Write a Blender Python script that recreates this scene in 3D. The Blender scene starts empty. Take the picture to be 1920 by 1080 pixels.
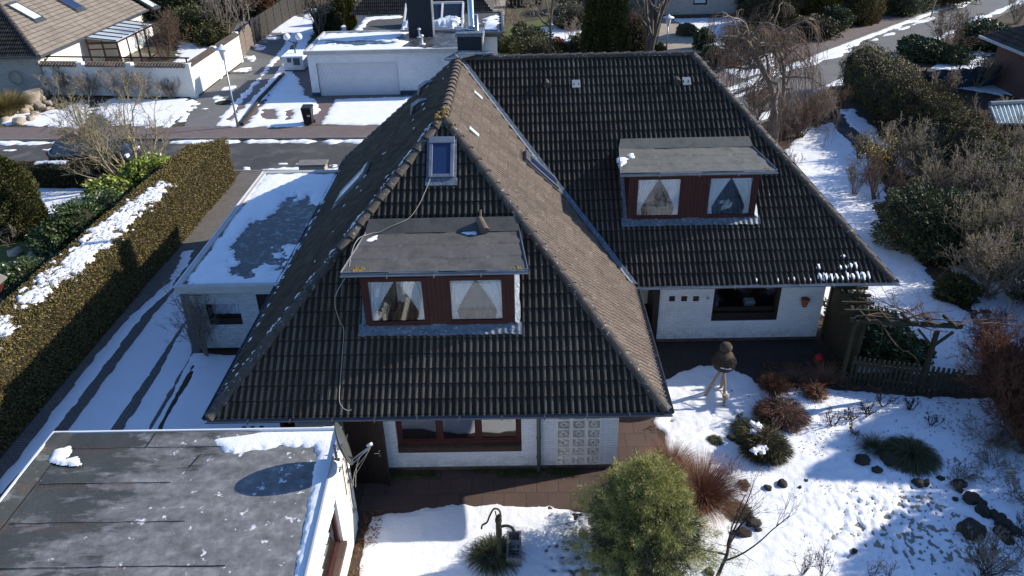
import bpy, bmesh, math, random
import numpy as np
from mathutils import Vector, Matrix
sc = bpy.context.scene
C = sc.collection
RAD = math.radians

# ---------------------------------------------------------------- camera
CAM_H = 13.4
FPX, PITCH, ROLL, YAW = 1445.766, RAD(29.8398), RAD(-1.44433), RAD(-0.86411)
vF = np.array([math.sin(YAW)*math.cos(PITCH), math.cos(YAW)*math.cos(PITCH), -math.sin(PITCH)])
vR = np.array([math.cos(YAW), -math.sin(YAW), 0.0]); vU = np.cross(vR, vF)
vR, vU = math.cos(ROLL)*vR + math.sin(ROLL)*vU, -math.sin(ROLL)*vR + math.cos(ROLL)*vU
cam_d = bpy.data.cameras.new('camera'); cam = bpy.data.objects.new('camera', cam_d); C.objects.link(cam)
cam_d.sensor_width = 36.0; cam_d.lens = FPX/1920*36.0; cam_d.clip_end = 2000; cam_d.clip_start = 0.1
m = Matrix(((vR[0], vU[0], -vF[0], 0), (vR[1], vU[1], -vF[1], 0), (vR[2], vU[2], -vF[2], CAM_H), (0, 0, 0, 1)))
cam.matrix_world = m
sc.camera = cam

# ---------------------------------------------------------------- light
SUN_AZ, SUN_EL = RAD(13.5), RAD(27.5)       # azimuth from +X towards +Y
world = bpy.data.worlds.new("World"); sc.world = world; world.use_nodes = True
wn = world.node_tree.nodes; wl = world.node_tree.links
sky = wn.new('ShaderNodeTexSky'); sky.sky_type = 'NISHITA'; sky.sun_disc = False
sky.sun_elevation = SUN_EL; sky.sun_rotation = RAD(90) - SUN_AZ
sky.air_density = 1.0; sky.dust_density = 0.3; sky.ozone_density = 1.6
tint = wn.new('ShaderNodeMix'); tint.data_type = 'RGBA'; tint.blend_type = 'MULTIPLY'; tint.inputs[0].default_value = 1.0; tint.inputs[7].default_value = (.74, .93, 1.22, 1)
wl.new(sky.outputs[0], tint.inputs[6]); wl.new(tint.outputs[2], wn['Background'].inputs['Color']); wn['Background'].inputs['Strength'].default_value = 0.12
sun_d = bpy.data.lights.new('sun', 'SUN'); sun_d.energy = 5.0; sun_d.angle = RAD(0.55); sun_d.color = (1.0, 0.925, 0.81)
sun = bpy.data.objects.new('sun', sun_d); C.objects.link(sun); sun.location = (40, 10, 40)
sdir = Vector((math.cos(SUN_AZ)*math.cos(SUN_EL), math.sin(SUN_AZ)*math.cos(SUN_EL), math.sin(SUN_EL)))
sun.rotation_euler = (-sdir).to_track_quat('-Z', 'Y').to_euler()
sc.view_settings.view_transform = 'Standard'; sc.view_settings.look = 'None'
sc.view_settings.exposure = 0.48; sc.view_settings.gamma = 1.0
sc.render.film_transparent = False

# ---------------------------------------------------------------- helpers
def ray(a, b): return vF + vR*(a-960)/FPX - vU*(b-540)/FPX
def at(a, b, z=0.0):
    d = ray(a, b); t = (z-CAM_H)/d[2]; return (d[0]*t, d[1]*t, z)
def aty(a, b, Y):
    d = ray(a, b); t = Y/d[1]; return (d[0]*t, Y, CAM_H + d[2]*t)
def xy(a, b, z=0.0): return at(a, b, z)[:2]
def onplane(a, b, n, d0):
    d = ray(a, b); n = np.array(n); t = (d0 - n[2]*CAM_H)/(n@d); return tuple(np.array([0, 0, CAM_H]) + d*t)

def tag(o, label=None, cat=None, group=None, kind=None):
    if label: o['label'] = label
    if cat: o['category'] = cat
    if group: o['group'] = group
    if kind: o['kind'] = kind
    return o
def thing(name, label, cat, loc=(0, 0, 0), rz=0.0, group=None):
    o = bpy.data.objects.new(name, None); C.objects.link(o)
    o.location = loc; o.rotation_euler = (0, 0, rz); o.empty_display_size = 0.2
    return tag(o, label, cat, group)
def copy_tree(o, parent=None):
    c = o.copy(); C.objects.link(c); c.parent = parent
    for ch in list(o.children): copy_tree(ch, c)
    return c
def link(name, me, mat, parent=None, smooth=False, world=False):
    o = bpy.data.objects.new(name, me); C.objects.link(o)
    if mat is not None:
        for mm in (mat if isinstance(mat, (list, tuple)) else [mat]): me.materials.append(mm)
    if smooth: me.polygons.foreach_set('use_smooth', [True]*len(me.polygons))
    if parent is not None:
        o.parent = parent
        if world:   # geometry given in world space
            def wm(q): return q.matrix_basis.copy() if q.parent is None else wm(q.parent) @ q.matrix_parent_inverse @ q.matrix_basis
            o.matrix_parent_inverse = wm(parent).inverted()
    return o
def mesh_np(name, V, F):
    """V (n,3), F (m,k) arrays -> mesh, quickly"""
    V = np.asarray(V, dtype=np.float32); F = np.asarray(F, dtype=np.int32)
    me = bpy.data.meshes.new(name); k = F.shape[1]
    me.vertices.add(len(V)); me.vertices.foreach_set('co', V.ravel())
    me.loops.add(F.size); me.loops.foreach_set('vertex_index', F.ravel())
    me.polygons.add(len(F)); me.polygons.foreach_set('loop_start', np.arange(0, F.size, k, dtype=np.int32))
    me.update(calc_edges=True); return me

class MB:
    def __init__(s): s.v = []; s.f = []
    def add(s, vs, fs):
        b = len(s.v); s.v += [tuple(map(float, v)) for v in vs]; s.f += [tuple(b+i for i in f) for f in fs]; return s
    def box(s, x0, x1, y0, y1, z0, z1):
        return s.add([(x0,y0,z0),(x1,y0,z0),(x1,y1,z0),(x0,y1,z0),(x0,y0,z1),(x1,y0,z1),(x1,y1,z1),(x0,y1,z1)],
                     [(3,2,1,0),(4,5,6,7),(0,1,5,4),(1,2,6,5),(2,3,7,6),(3,0,4,7)])
    def obox(s, c, ax, ay, az, hx, hy, hz):
        """oriented box: centre, three unit axes, half sizes"""
        c = np.array(c, float); ax, ay, az = [np.array(a, float) for a in (ax, ay, az)]
        P = [c + sx*hx*ax + sy*hy*ay + sz*hz*az for sz in (-1, 1) for sx, sy in ((-1,-1),(1,-1),(1,1),(-1,1))]
        return s.add(P, [(3,2,1,0),(4,5,6,7),(0,1,5,4),(1,2,6,5),(2,3,7,6),(3,0,4,7)])
    def bar(s, a, b, w, h, up=(0, 0, 1)):
        a = np.array(a, float); b = np.array(b, float); d = b-a; L = np.linalg.norm(d); d /= L
        u = np.array(up, float); sd = np.cross(d, u); sd /= np.linalg.norm(sd); u = np.cross(sd, d)
        return s.obox((a+b)/2, d, sd, u, L/2, w/2, h/2)
    def prism(s, pts, z0, z1):
        n = len(pts); a = sum(pts[i][0]*pts[(i+1) % n][1]-pts[(i+1) % n][0]*pts[i][1] for i in range(n))
        if a < 0: pts = pts[::-1]
        return s.add([(p[0], p[1], z0) for p in pts]+[(p[0], p[1], z1) for p in pts],
                     [tuple(range(n-1, -1, -1)), tuple(range(n, 2*n))]+[(i, (i+1) % n, n+(i+1) % n, n+i) for i in range(n)])
    def poly(s, pts): return s.add(pts, [tuple(range(len(pts)))])
    def slab(s, pts, n, t):
        """planar polygon given thickness t along n (downwards = -n)"""
        n = np.array(n, float); n /= np.linalg.norm(n); k = len(pts)
        lo = [np.array(p)-n*t for p in pts]
        return s.add([tuple(p) for p in pts]+lo, [tuple(range(k)), tuple(range(2*k-1, k-1, -1))]+[(i, k+i, k+(i+1) % k, (i+1) % k) for i in range(k)])
    def tube(s, pts, r, n=6, cap=True):
        pts = [np.array(p, float) for p in pts]; rs = r if isinstance(r, (list, tuple, np.ndarray)) else [r]*len(pts)
        base = len(s.v); prev = None
        for i, p in enumerate(pts):
            d = pts[min(i+1, len(pts)-1)]-pts[max(i-1, 0)]; d /= (np.linalg.norm(d)+1e-9)
            if prev is None:
                a = np.cross(d, (0, 0, 1)) if abs(d[2]) < .9 else np.cross(d, (1, 0, 0))
            else: a = prev - d*(prev@d)
            a /= (np.linalg.norm(a)+1e-9); prev = a; b = np.cross(d, a)
            for k in range(n):
                t = 2*math.pi*k/n; q = p + rs[i]*(math.cos(t)*a+math.sin(t)*b); s.v.append(tuple(map(float, q)))
        for i in range(len(pts)-1):
            for k in range(n):
                s.f.append((base+i*n+k, base+i*n+(k+1) % n, base+(i+1)*n+(k+1) % n, base+(i+1)*n+k))
        if cap:
            s.f.append(tuple(base+k for k in range(n-1, -1, -1))); s.f.append(tuple(base+(len(pts)-1)*n+k for k in range(n)))
        return s
    def lathe(s, prof, c=(0, 0, 0), n=16):
        base = len(s.v)
        for r, z in prof:
            for k in range(n):
                t = 2*math.pi*k/n; s.v.append((c[0]+r*math.cos(t), c[1]+r*math.sin(t), c[2]+z))
        for i in range(len(prof)-1):
            for k in range(n):
                s.f.append((base+i*n+k, base+i*n+(k+1) % n, base+(i+1)*n+(k+1) % n, base+(i+1)*n+k))
        s.f.append(tuple(base+k for k in range(n-1, -1, -1))); s.f.append(tuple(base+(len(prof)-1)*n+k for k in range(n)))
        return s
    def build(s, name, mat, parent=None, smooth=False, bevel=0.0, world=True):
        me = bpy.data.meshes.new(name); me.from_pydata(s.v, [], s.f); me.update()
        if bevel > 0:
            bm = bmesh.new(); bm.from_mesh(me)
            es = [e for e in bm.edges if len(e.link_faces) == 2 and e.calc_face_angle(0) > 0.6]
            bmesh.ops.bevel(bm, geom=es, offset=bevel, segments=2, profile=0.5, affect='EDGES'); bm.to_mesh(me); bm.free()
        return link(name, me, mat, parent, smooth, world)

# numpy value noise
def _h(ix, iy, s):
    n = (ix*374761393 + iy*668265263 + s*1442695041) & 0xFFFFFFFF
    n = ((n ^ (n >> 13))*1274126177) & 0xFFFFFFFF
    return ((n ^ (n >> 16)) & 0xFFFF)/65535.0
def vnoise(x, y, s=0):
    x = np.asarray(x, float); y = np.asarray(y, float)
    ix = np.floor(x).astype(np.int64); iy = np.floor(y).astype(np.int64); fx = x-ix; fy = y-iy
    fx = fx*fx*(3-2*fx); fy = fy*fy*(3-2*fy)
    return ((_h(ix, iy, s)*(1-fx)+_h(ix+1, iy, s)*fx)*(1-fy)+(_h(ix, iy+1, s)*(1-fx)+_h(ix+1, iy+1, s)*fx)*fy)*2-1
def fbm(x, y, s=0, o=4):
    r = 0; a = .5
    for k in range(o): r = r + a*vnoise(x, y, s+k*17); x = x*2.03+5.1; y = y*2.03+1.7; a *= .5
    return r
def sdf_poly(X, Y, poly):
    """signed distance, positive inside"""
    d = np.full(X.shape, 1e9); ins = np.zeros(X.shape, bool); n = len(poly)
    for i in range(n):
        ax, ay = poly[i]; bx, by = poly[(i+1) % n]; ex, ey = bx-ax, by-ay
        wx, wy = X-ax, Y-ay; t = np.clip((wx*ex+wy*ey)/(ex*ex+ey*ey+1e-12), 0, 1)
        d = np.minimum(d, (wx-ex*t)**2+(wy-ey*t)**2)
        c = ((ay <= Y) & (by > Y)) | ((by <= Y) & (ay > Y))
        with np.errstate(divide='ignore', invalid='ignore'):
            xi = ax+(Y-ay)/(by-ay if by != ay else 1e-9)*ex
        ins ^= c & (X < xi)
    d = np.sqrt(d); return np.where(ins, d, -d)

def snow_mesh(name, polys, res=0.08, thick=0.05, rag=0.12, rscale=2.5, z0=0.0, holes=(), melt=None, seed=1, und=0.012, w=0.10, zf=None, cap=None):
    P = [p for q in polys for p in q]
    x0, x1 = min(p[0] for p in P)-.3, max(p[0] for p in P)+.3; y0, y1 = min(p[1] for p in P)-.3, max(p[1] for p in P)+.3
    nx = int((x1-x0)/res)+2; ny = int((y1-y0)/res)+2
    X, Y = np.meshgrid(np.linspace(x0, x1, nx), np.linspace(y0, y1, ny))
    d = np.max([sdf_poly(X, Y, q) for q in polys], axis=0)
    for h in holes: d = np.minimum(d, -sdf_poly(X, Y, h))
    d = d + rag*fbm(X*rscale, Y*rscale, seed, 5)*2
    if melt is not None: d = d - melt(X, Y)
    if cap is not None: d = np.minimum(d, cap(X, Y))
    Z = np.where(d > 0, thick*(1-np.exp(-np.maximum(d, 0)/w)) + .004, np.maximum(d*0.6, -.06))
    Z = Z + und*fbm(X*1.3, Y*1.3, seed+5, 4)*np.clip(d/.15, 0, 1) + und*.35*fbm(X*9, Y*9, seed+9, 2)*np.clip(d/.1, 0, 1)
    Z = Z + (z0 if zf is None else zf(X, Y))
    idx = np.arange(nx*ny).reshape(ny, nx)
    q = np.stack([idx[:-1, :-1], idx[:-1, 1:], idx[1:, 1:], idx[1:, :-1]], -1).reshape(-1, 4)
    keep = (d.ravel()[q] > -.03).any(axis=1); q = q[keep]
    us = np.unique(q); mp = np.zeros(nx*ny, int); mp[us] = np.arange(len(us))
    V = np.stack([X.ravel(), Y.ravel(), Z.ravel()], 1)[us]
    return mesh_np(name, V, mp[q])
def snow(polys, name='snow_cover', mat=None, parent=None, px=True, z=0.0, **k):
    polys = [[xy(p[0], p[1], z) if px else p for p in q] for q in polys]
    holes = [[xy(p[0], p[1], z) if px else p for p in q] for q in k.pop('holes', ())]
    me = snow_mesh(name, polys, z0=z, holes=holes, **k)
    o = link(name, me, mat or M['snow'], parent, True, world=parent is not None)
    if parent is None: tag(o, kind='structure')
    return o
# ---------------------------------------------------------------- materials
M = {}
def nt(name):
    m = bpy.data.materials.new(name); m.use_nodes = True; t = m.node_tree
    return m, t, t.nodes, t.links, t.nodes['Principled BSDF']
def co(t, mode='Object', scale=(1, 1, 1)):
    tc = t.nodes.new('ShaderNodeTexCoord'); mp = t.nodes.new('ShaderNodeMapping'); mp.inputs['Scale'].default_value = scale
    t.links.new(tc.outputs[mode], mp.inputs[0]); return mp.outputs[0]
def noise(t, v, s, d=4, r=.6):
    n = t.nodes.new('ShaderNodeTexNoise'); n.inputs['Scale'].default_value = s; n.inputs['Detail'].default_value = d; n.inputs['Roughness'].default_value = r
    if v is not None: t.links.new(v, n.inputs['Vector'])
    return n.outputs['Fac']
def ramp(t, f, stops, interp='LINEAR'):
    r = t.nodes.new('ShaderNodeValToRGB'); r.color_ramp.interpolation = interp; e = r.color_ramp.elements
    while len(e) < len(stops): e.new(.5)
    for i, (p, c) in enumerate(stops):
        e[i].position = p; e[i].color = (c if hasattr(c, '__len__') else (c, c, c))[:3] + (1,) if hasattr(c, '__len__') else (c, c, c, 1)
    t.links.new(f, r.inputs[0]); return r.outputs[0]
def mixc(t, f, a, b, mode='MIX'):
    m = t.nodes.new('ShaderNodeMix'); m.data_type = 'RGBA'; m.blend_type = mode
    for s, v in ((0, f), (6, a), (7, b)):
        if hasattr(v, 'links') or hasattr(v, 'is_output'): t.links.new(v, m.inputs[s])
        else: m.inputs[s].default_value = v if s == 0 else tuple(v)[:3]+(1,)
    return m.outputs[2]
def math_(t, op, a, b=0.0, c=None):
    m = t.nodes.new('ShaderNodeMath'); m.operation = op
    for i, v in enumerate((a, b) if c is None else (a, b, c)):
        if hasattr(v, 'is_output'): t.links.new(v, m.inputs[i])
        else: m.inputs[i].default_value = v
    return m.outputs[0]
def bump(t, b, h, s=.4, d=.02):
    n = t.nodes.new('ShaderNodeBump'); n.inputs['Strength'].default_value = s; n.inputs['Distance'].default_value = d
    t.links.new(h, n.inputs['Height']); t.links.new(n.outputs[0], b.inputs['Normal'])
def mat(name, c1, c2=None, s=4.0, rough=.8, bs=0, bsc=40, spec=.3, metal=0, c3=None, s3=30, th3=(.6, .7), per_obj=0):
    m, t, N, L, b = nt(name); b.inputs['Roughness'].default_value = rough; b.inputs['Metallic'].default_value = metal
    b.inputs['Specular IOR Level'].default_value = spec
    c2 = c2 or tuple(x*.75 for x in c1); v = co(t)
    col = ramp(t, noise(t, v, s, 6), [(.3, c1), (.7, c2)])
    if c3: col = mixc(t, ramp(t, noise(t, v, s3, 3), [(th3[0], 0.0), (th3[1], 1.0)]), col, c3)
    L.new(col, b.inputs['Base Color'])
    if bs: bump(t, b, noise(t, v, bsc, 5), bs)
    M[name] = m; return m

# snow
m, t, N, L, b = nt('snow'); v = co(t)
L.new(ramp(t, noise(t, v, 1.2, 6), [(.3, (.80, .82, .85)), (.7, (.87, .88, .90))]), b.inputs['Base Color'])
b.inputs['Roughness'].default_value = .55; b.inputs['Specular IOR Level'].default_value = .25
h = mixc(t, .5, noise(t, v, 2.2, 8), noise(t, v, 18, 6)); bump(t, b, h, .5, .05); M['snow'] = m
# thin lawn snow with grass speckle coming through
m, t, N, L, b = nt('snow_thin'); v = co(t)
f = math_(t, 'MULTIPLY', ramp(t, noise(t, v, .55, 4), [(.46, 0.0), (.62, 1.0)]), ramp(t, noise(t, co(t, scale=(1, 1.6, 1)), 6.5, 6, .75), [(.47, 0.0), (.56, 1.0)]))
L.new(mixc(t, f, (.82, .84, .87), (.22, .20, .15)), b.inputs['Base Color']); b.inputs['Roughness'].default_value = .65
bump(t, b, mixc(t, .5, noise(t, v, 3.0, 6), noise(t, v, 22, 4)), .7, .05); M['snow_thin'] = m
# roof tiles
def tile_mat(name, dark, light, lich, amount, moss=0.0, pan=0.0, lm=.75):
    m, t, N, L, b = nt(name); b.inputs['Roughness'].default_value = .72; b.inputs['Specular IOR Level'].default_value = .25
    uv = N.new('ShaderNodeUVMap').outputs[0]
    mp = N.new('ShaderNodeMapping'); mp.inputs['Scale'].default_value = (1/.30, 1/.345, 1); L.new(uv, mp.inputs[0])
    mp2 = N.new('ShaderNodeMapping'); mp2.inputs['Scale'].default_value = (2.6, .35, 1); L.new(uv, mp2.inputs[0])
    fl = N.new('ShaderNodeVectorMath'); fl.operation = 'FLOOR'; L.new(mp.outputs[0], fl.inputs[0])
    wnz = N.new('ShaderNodeTexWhiteNoise'); wnz.noise_dimensions = '2D'; L.new(fl.outputs[0], wnz.inputs[0])
    v = co(t)
    f = math_(t, 'ADD', math_(t, 'MULTIPLY', wnz.outputs['Value'], .35), math_(t, 'MULTIPLY', noise(t, v, 1.1, 8, .7), .85))
    col = ramp(t, f, [(.25, dark), (.85, light)])
    run = noise(t, mp2.outputs[0], 1, 5, .65); col = mixc(t, ramp(t, run, [(.50, 0.0), (.72, .6)]), col, tuple(x*.5 for x in dark)); col = mixc(t, ramp(t, run, [(.28, .45), (.42, 0.0)]), col, tuple(min(1, x*1.35) for x in light))
    fine = noise(t, v, 55, 3)
    sx_ = N.new('ShaderNodeSeparateXYZ'); L.new(uv, sx_.inputs[0])
    ph = math_(t, 'FRACT', math_(t, 'DIVIDE', sx_.outputs[0], .15)); cv = math_(t, 'FRACT', math_(t, 'DIVIDE', sx_.outputs[1], .345))
    if pan > 0:     # algae and dirt settle in the pans
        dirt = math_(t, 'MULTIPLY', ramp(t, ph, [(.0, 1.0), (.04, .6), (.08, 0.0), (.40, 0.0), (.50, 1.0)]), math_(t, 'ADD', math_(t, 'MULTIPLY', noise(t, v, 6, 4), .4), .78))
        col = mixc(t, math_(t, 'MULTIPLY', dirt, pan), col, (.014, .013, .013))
    lap = ramp(t, math_(t, 'ADD', cv, math_(t, 'MULTIPLY', noise(t, v, 25, 2), .03)), [(.0, 1.0), (.03, 1.0), (.055, 0.0), (.97, 0.0), (.99, 1.0)]); col = mixc(t, math_(t, 'MULTIPLY', lap, .85), col, tuple(x*.16 for x in dark))  # shadow gap under each course lip, painted into the colour
    col = mixc(t, math_(t, 'MULTIPLY', ramp(t, fine, [(.35, 1.0), (.6, 0.0)]), .5), col, tuple(x*.55 for x in dark))
    sp = ramp(t, noise(t, v, 17, 3, .7), [(amount, 0.0), (amount+.04, 1.0)]); col = mixc(t, math_(t, 'MULTIPLY', sp, lm), col, lich)
    if moss:
        mo = math_(t, 'MULTIPLY', ramp(t, noise(t, v, 13, 3, .7), [(.62, 0.0), (.68, 1.0)]), ramp(t, noise(t, v, .6, 2), [(.5-moss*.1, 0.0), (.62, 1.0)]))
        col = mixc(t, mo, col, (.13, .085, .02))
    L.new(col, b.inputs['Base Color']); bump(t, b, noise(t, v, 70, 4), .35, .006); M[name] = m
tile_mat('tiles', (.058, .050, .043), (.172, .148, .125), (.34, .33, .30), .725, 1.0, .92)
tile_mat('tiles_sunlit', (.150, .118, .098), (.235, .190, .160), (.46, .42, .38), .60, 0, 0, .5)  # paler copy of the tiles, sunlight painted in for the sunny slope
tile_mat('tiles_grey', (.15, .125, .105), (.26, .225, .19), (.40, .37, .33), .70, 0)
mat('ridge', (.10, .085, .07), (.055, .046, .04), 3, .8, .4, 40, c3=(.34, .33, .30), s3=11, th3=(.62, .68))
mat('ridge_lichen', (.15, .125, .105), (.08, .065, .052), 4, .85, .4, 40, c3=(.15, .085, .05), s3=8, th3=(.56, .64))
mat('glass_tile', (.30, .34, .36), (.22, .25, .27), 3, .3, spec=.6)
mat('moss_yellow', (.30, .19, .035), (.15, .11, .025), 20, .95, .6, 60)
# white brick
def brick_mat(name, c1, c2, mort, bw=.24, bh=.075, ms=.008, stain=(.25, .22, .18), st=.3, bs=.5):
    m, t, N, L, b = nt(name); b.inputs['Roughness'].default_value = .75; b.inputs['Specular IOR Level'].default_value = .25
    tc = N.new('ShaderNodeTexCoord'); sp = N.new('ShaderNodeSeparateXYZ'); L.new(tc.outputs['Object'], sp.inputs[0])
    cb = N.new('ShaderNodeCombineXYZ'); L.new(math_(t, 'ADD', sp.outputs[0], sp.outputs[1]), cb.inputs[0]); L.new(sp.outputs[2], cb.inputs[1])
    br = N.new('ShaderNodeTexBrick'); L.new(cb.outputs[0], br.inputs['Vector'])
    br.inputs['Scale'].default_value = 1; br.inputs['Brick Width'].default_value = bw; br.inputs['Row Height'].default_value = bh
    br.inputs['Mortar Size'].default_value = ms; br.inputs['Mortar Smooth'].default_value = .3; br.inputs['Bias'].default_value = -.1
    br.inputs['Color1'].default_value = c1+(1,); br.inputs['Color2'].default_value = c2+(1,); br.inputs['Mortar'].default_value = mort+(1,)
    v = tc.outputs['Object']
    f = math_(t, 'MULTIPLY', ramp(t, noise(t, v, 1.7, 8, .72), [(.52, 0.0), (.75, 1.0)]), st)
    dz = math_(t, 'SUBTRACT', math_(t, 'ADD', .62, math_(t, 'MULTIPLY', noise(t, v, 3, 6, .75), .0)), sp.outputs[2])
    splash = math_(t, 'MULTIPLY', ramp(t, dz, [(.0, 0.0), (.45, 1.0)]), ramp(t, noise(t, v, 5, 8, .75), [(.42, 0.0), (.65, .55)]))
    strk = math_(t, 'MULTIPLY', ramp(t, noise(t, co(t, scale=(9, 9, .6)), 1, 4), [(.60, 0.0), (.75, .35)]), st)
    c_ = mixc(t, f, br.outputs['Color'], stain); c_ = mixc(t, splash, c_, (.20, .17, .13)); c_ = mixc(t, strk, c_, (.22, .20, .17))
    L.new(c_, b.inputs['Base Color'])
    bump(t, b, math_(t, 'SUBTRACT', math_(t, 'MULTIPLY', noise(t, v, 50, 3), .25), br.outputs['Fac']), bs, .012); M[name] = m
brick_mat('white_brick', (.74, .75, .75), (.66, .68, .68), (.56, .58, .59))
brick_mat('white_brick_worn', (.66, .66, .64), (.52, .54, .54), (.42, .43, .43), st=.6)
brick_mat('pale_brick', (.46, .42, .36), (.36, .33, .28), (.30, .28, .25), st=.2)
brick_mat('red_brick', (.21, .085, .05), (.15, .06, .04), (.2, .17, .15), st=.2)
brick_mat('brown_brick', (.085, .05, .035), (.06, .035, .027), (.05, .045, .04), bw=.12, bh=.24, st=.1)
# paving, soil, asphalt
def paver_mat(name, c1, c2, mort, bw, bh, rot=0, rough=.8, ms=.012):
    m, t, N, L, b = nt(name); b.inputs['Roughness'].default_value = rough
    v = co(t); br = N.new('ShaderNodeTexBrick')
    mp = N.new('ShaderNodeMapping'); mp.inputs['Rotation'].default_value = (0, 0, rot); L.new(v, mp.inputs[0]); L.new(mp.outputs[0], br.inputs['Vector'])
    br.inputs['Scale'].default_value = 1; br.inputs['Brick Width'].default_value = bw; br.inputs['Row Height'].default_value = bh
    br.inputs['Mortar Size'].default_value = ms; br.inputs['Mortar Smooth'].default_value = .2
    br.inputs['Color1'].default_value = c1+(1,); br.inputs['Color2'].default_value = c2+(1,); br.inputs['Mortar'].default_value = mort+(1,)
    col = mixc(t, ramp(t, noise(t, v, 1.3, 7, .7), [(.35, 0.0), (.75, .6)]), br.outputs['Color'], tuple(x*.45 for x in c1))
    col = mixc(t, ramp(t, noise(t, v, 9, 5, .7), [(.55, 0.0), (.8, .5)]), col, tuple(min(1, x*1.5) for x in c1))
    L.new(col, b.inputs['Base Color']); bump(t, b, math_(t, 'SUBTRACT', noise(t, v, 30, 4), br.outputs['Fac']), .5, .01); M[name] = m
paver_mat('terrace_slabs', (.045, .032, .027), (.034, .026, .022), (.015, .012, .011), .5, .5, ms=.014)
paver_mat('patio_slabs', (.108, .066, .052), (.078, .050, .040), (.045, .035, .03), .52, .52, ms=.014)
paver_mat('driveway_pavers', (.185, .165, .145), (.14, .125, .11), (.07, .06, .05), .2, .1)
paver_mat('sidewalk_pavers', (.215, .165, .15), (.17, .13, .12), (.08, .07, .065), .2, .1)
paver_mat('path_slabs', (.40, .33, .25), (.34, .28, .21), (.16, .13, .1), .5, .5)
mat('asphalt', (.048, .049, .052), (.080, .078, .076), .35, .85, .4, 90, c3=(.13, .125, .12), s3=.9, th3=(.5, .72))
mat('asphalt_pale', (.125, .125, .12), (.16, .158, .15), .3, .85, .4, 90, c3=(.19, .185, .175), s3=1.4, th3=(.5, .8))
mat('soil', (.042, .030, .022), (.085, .062, .040), 1.2, .95, .8, 30, c3=(.10, .06, .035), s3=16, th3=(.52, .62))
mat('garden_ground', (.055, .042, .028), (.085, .07, .038), .5, .95, .8, 30, c3=(.07, .085, .03), s3=1.1, th3=(.5, .62))
mat('lawn_grass', (.30, .29, .24), (.20, .19, .15), 9, .95, .8, 50)
mat('grass', (.10, .13, .03), (.06, .085, .02), 3, .95, .8, 50, c3=(.14, .12, .05), s3=8, th3=(.5, .65))
mat('kerb', (.20, .19, .18), (.14, .135, .13), 3, .85, .3, 40)
# felt
def felt_mat(name, c1, c2, seams=None, white=0, sx=1.0):
    m, t, N, L, b = nt(name); b.inputs['Roughness'].default_value = .85; v = co(t)
    col = ramp(t, noise(t, v, 1.4, 7, .65), [(.3, c1), (.7, c2)])
    col = mixc(t, ramp(t, noise(t, v, 80, 2), [(.45, 0.0), (.7, .45)]), col, tuple(x*1.9 for x in c2))
    col = mixc(t, math_(t, 'MULTIPLY', ramp(t, noise(t, v, 2.6, 10, .75), [(.50, 0.0), (.62, 1.0)]), .45), col, tuple(x*.45 for x in c1))
    col = mixc(t, math_(t, 'MULTIPLY', ramp(t, noise(t, v, 9, 8, .8), [(.60, 0.0), (.66, 1.0)]), .4), col, tuple(x*2.2 for x in c2))
    L.new(col, b.inputs['Base Color']); bump(t, b, noise(t, v, 70, 5), .6, .008); M[name] = m
felt_mat('felt', (.052, .051, .048), (.085, .082, .076))
felt_mat('felt_light', (.080, .082, .074), (.120, .120, .108))
# garage felt with ice, grit and dead-leaf stains
m, t, N, L, b = nt('garage_felt'); v = co(t); b.inputs['Roughness'].default_value = .55
sp = N.new('ShaderNodeSeparateXYZ'); L.new(v, sp.inputs[0])
base = ramp(t, noise(t, v, 1.1, 7, .65), [(.3, (.024, .027, .024)), (.7, (.052, .056, .048))])
base = mixc(t, ramp(t, noise(t, v, 110, 2), [(.5, 0.0), (.68, .55)]), base, (.17, .17, .155))
gx = N.new('ShaderNodeMapRange'); L.new(sp.outputs[0], gx.inputs[0]); gx.clamp = False; gx.inputs[1].default_value = -9.2; gx.inputs[2].default_value = -4.2
warp = mixc(t, .5, v, noise(t, v, 1.5, 4))
f1 = math_(t, 'ADD', math_(t, 'MULTIPLY', noise(t, co(t, scale=(.55, 1.6, 1)), 1.3, 12, .72), 1.5), math_(t, 'MULTIPLY', gx.outputs[0], .42))
ice = ramp(t, f1, [(.76, 0.0), (.84, .5), (1.06, .85)])
icy = ramp(t, noise(t, v, 3.2, 12, .72), [(.36, (.12, .12, .12)), (.52, (.20, .20, .20)), (.66, (.31, .31, .31))])
col = mixc(t, ice, base, icy)
wf = math_(t, 'MULTIPLY', ramp(t, noise(t, v, 4.6, 8, .62), [(.63, 0.0), (.645, 1.0)]), ramp(t, math_(t, 'ADD', f1, math_(t, 'MULTIPLY', gx.outputs[0], .15)), [(.90, 0.0), (1.0, 1.0)]))
col = mixc(t, wf, col, (.66, .67, .69))
ed = math_(t, 'ADD', gx.outputs[0], math_(t, 'MULTIPLY', noise(t, v, 26, 8, .8), .16))   # frost grit along the right edge
col = mixc(t, ramp(t, ed, [(1.055, 0.0), (1.09, .8)]), col, (.74, .75, .78))
ly = math_(t, 'ADD', math_(t, 'PINGPONG', math_(t, 'ADD', sp.outputs[1], .12), .52), math_(t, 'MULTIPLY', noise(t, v, 1.5, 3), .3))
lf = math_(t, 'MULTIPLY', ramp(t, ly, [(.20, 1.0), (.36, 0.0)]), ramp(t, noise(t, v, 19, 8, .8), [(.54, 0.0), (.60, 1.0)]))
lf = math_(t, 'MULTIPLY', lf, ramp(t, math_(t, 'ADD', math_(t, 'MULTIPLY', gx.outputs[0], .5), noise(t, v, .8, 2)), [(.52, 1.0), (.72, 0.0)]))
lf = math_(t, 'MULTIPLY', lf, ramp(t, sp.outputs[1], [(.0, 0.0), (1.0, 1.0)])) if False else lf
col = mixc(t, lf, col, (.19, .065, .035))
L.new(col, b.inputs['Base Color']); bump(t, b, noise(t, v, 60, 6), .5, .01); M['garage_felt'] = m
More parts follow.
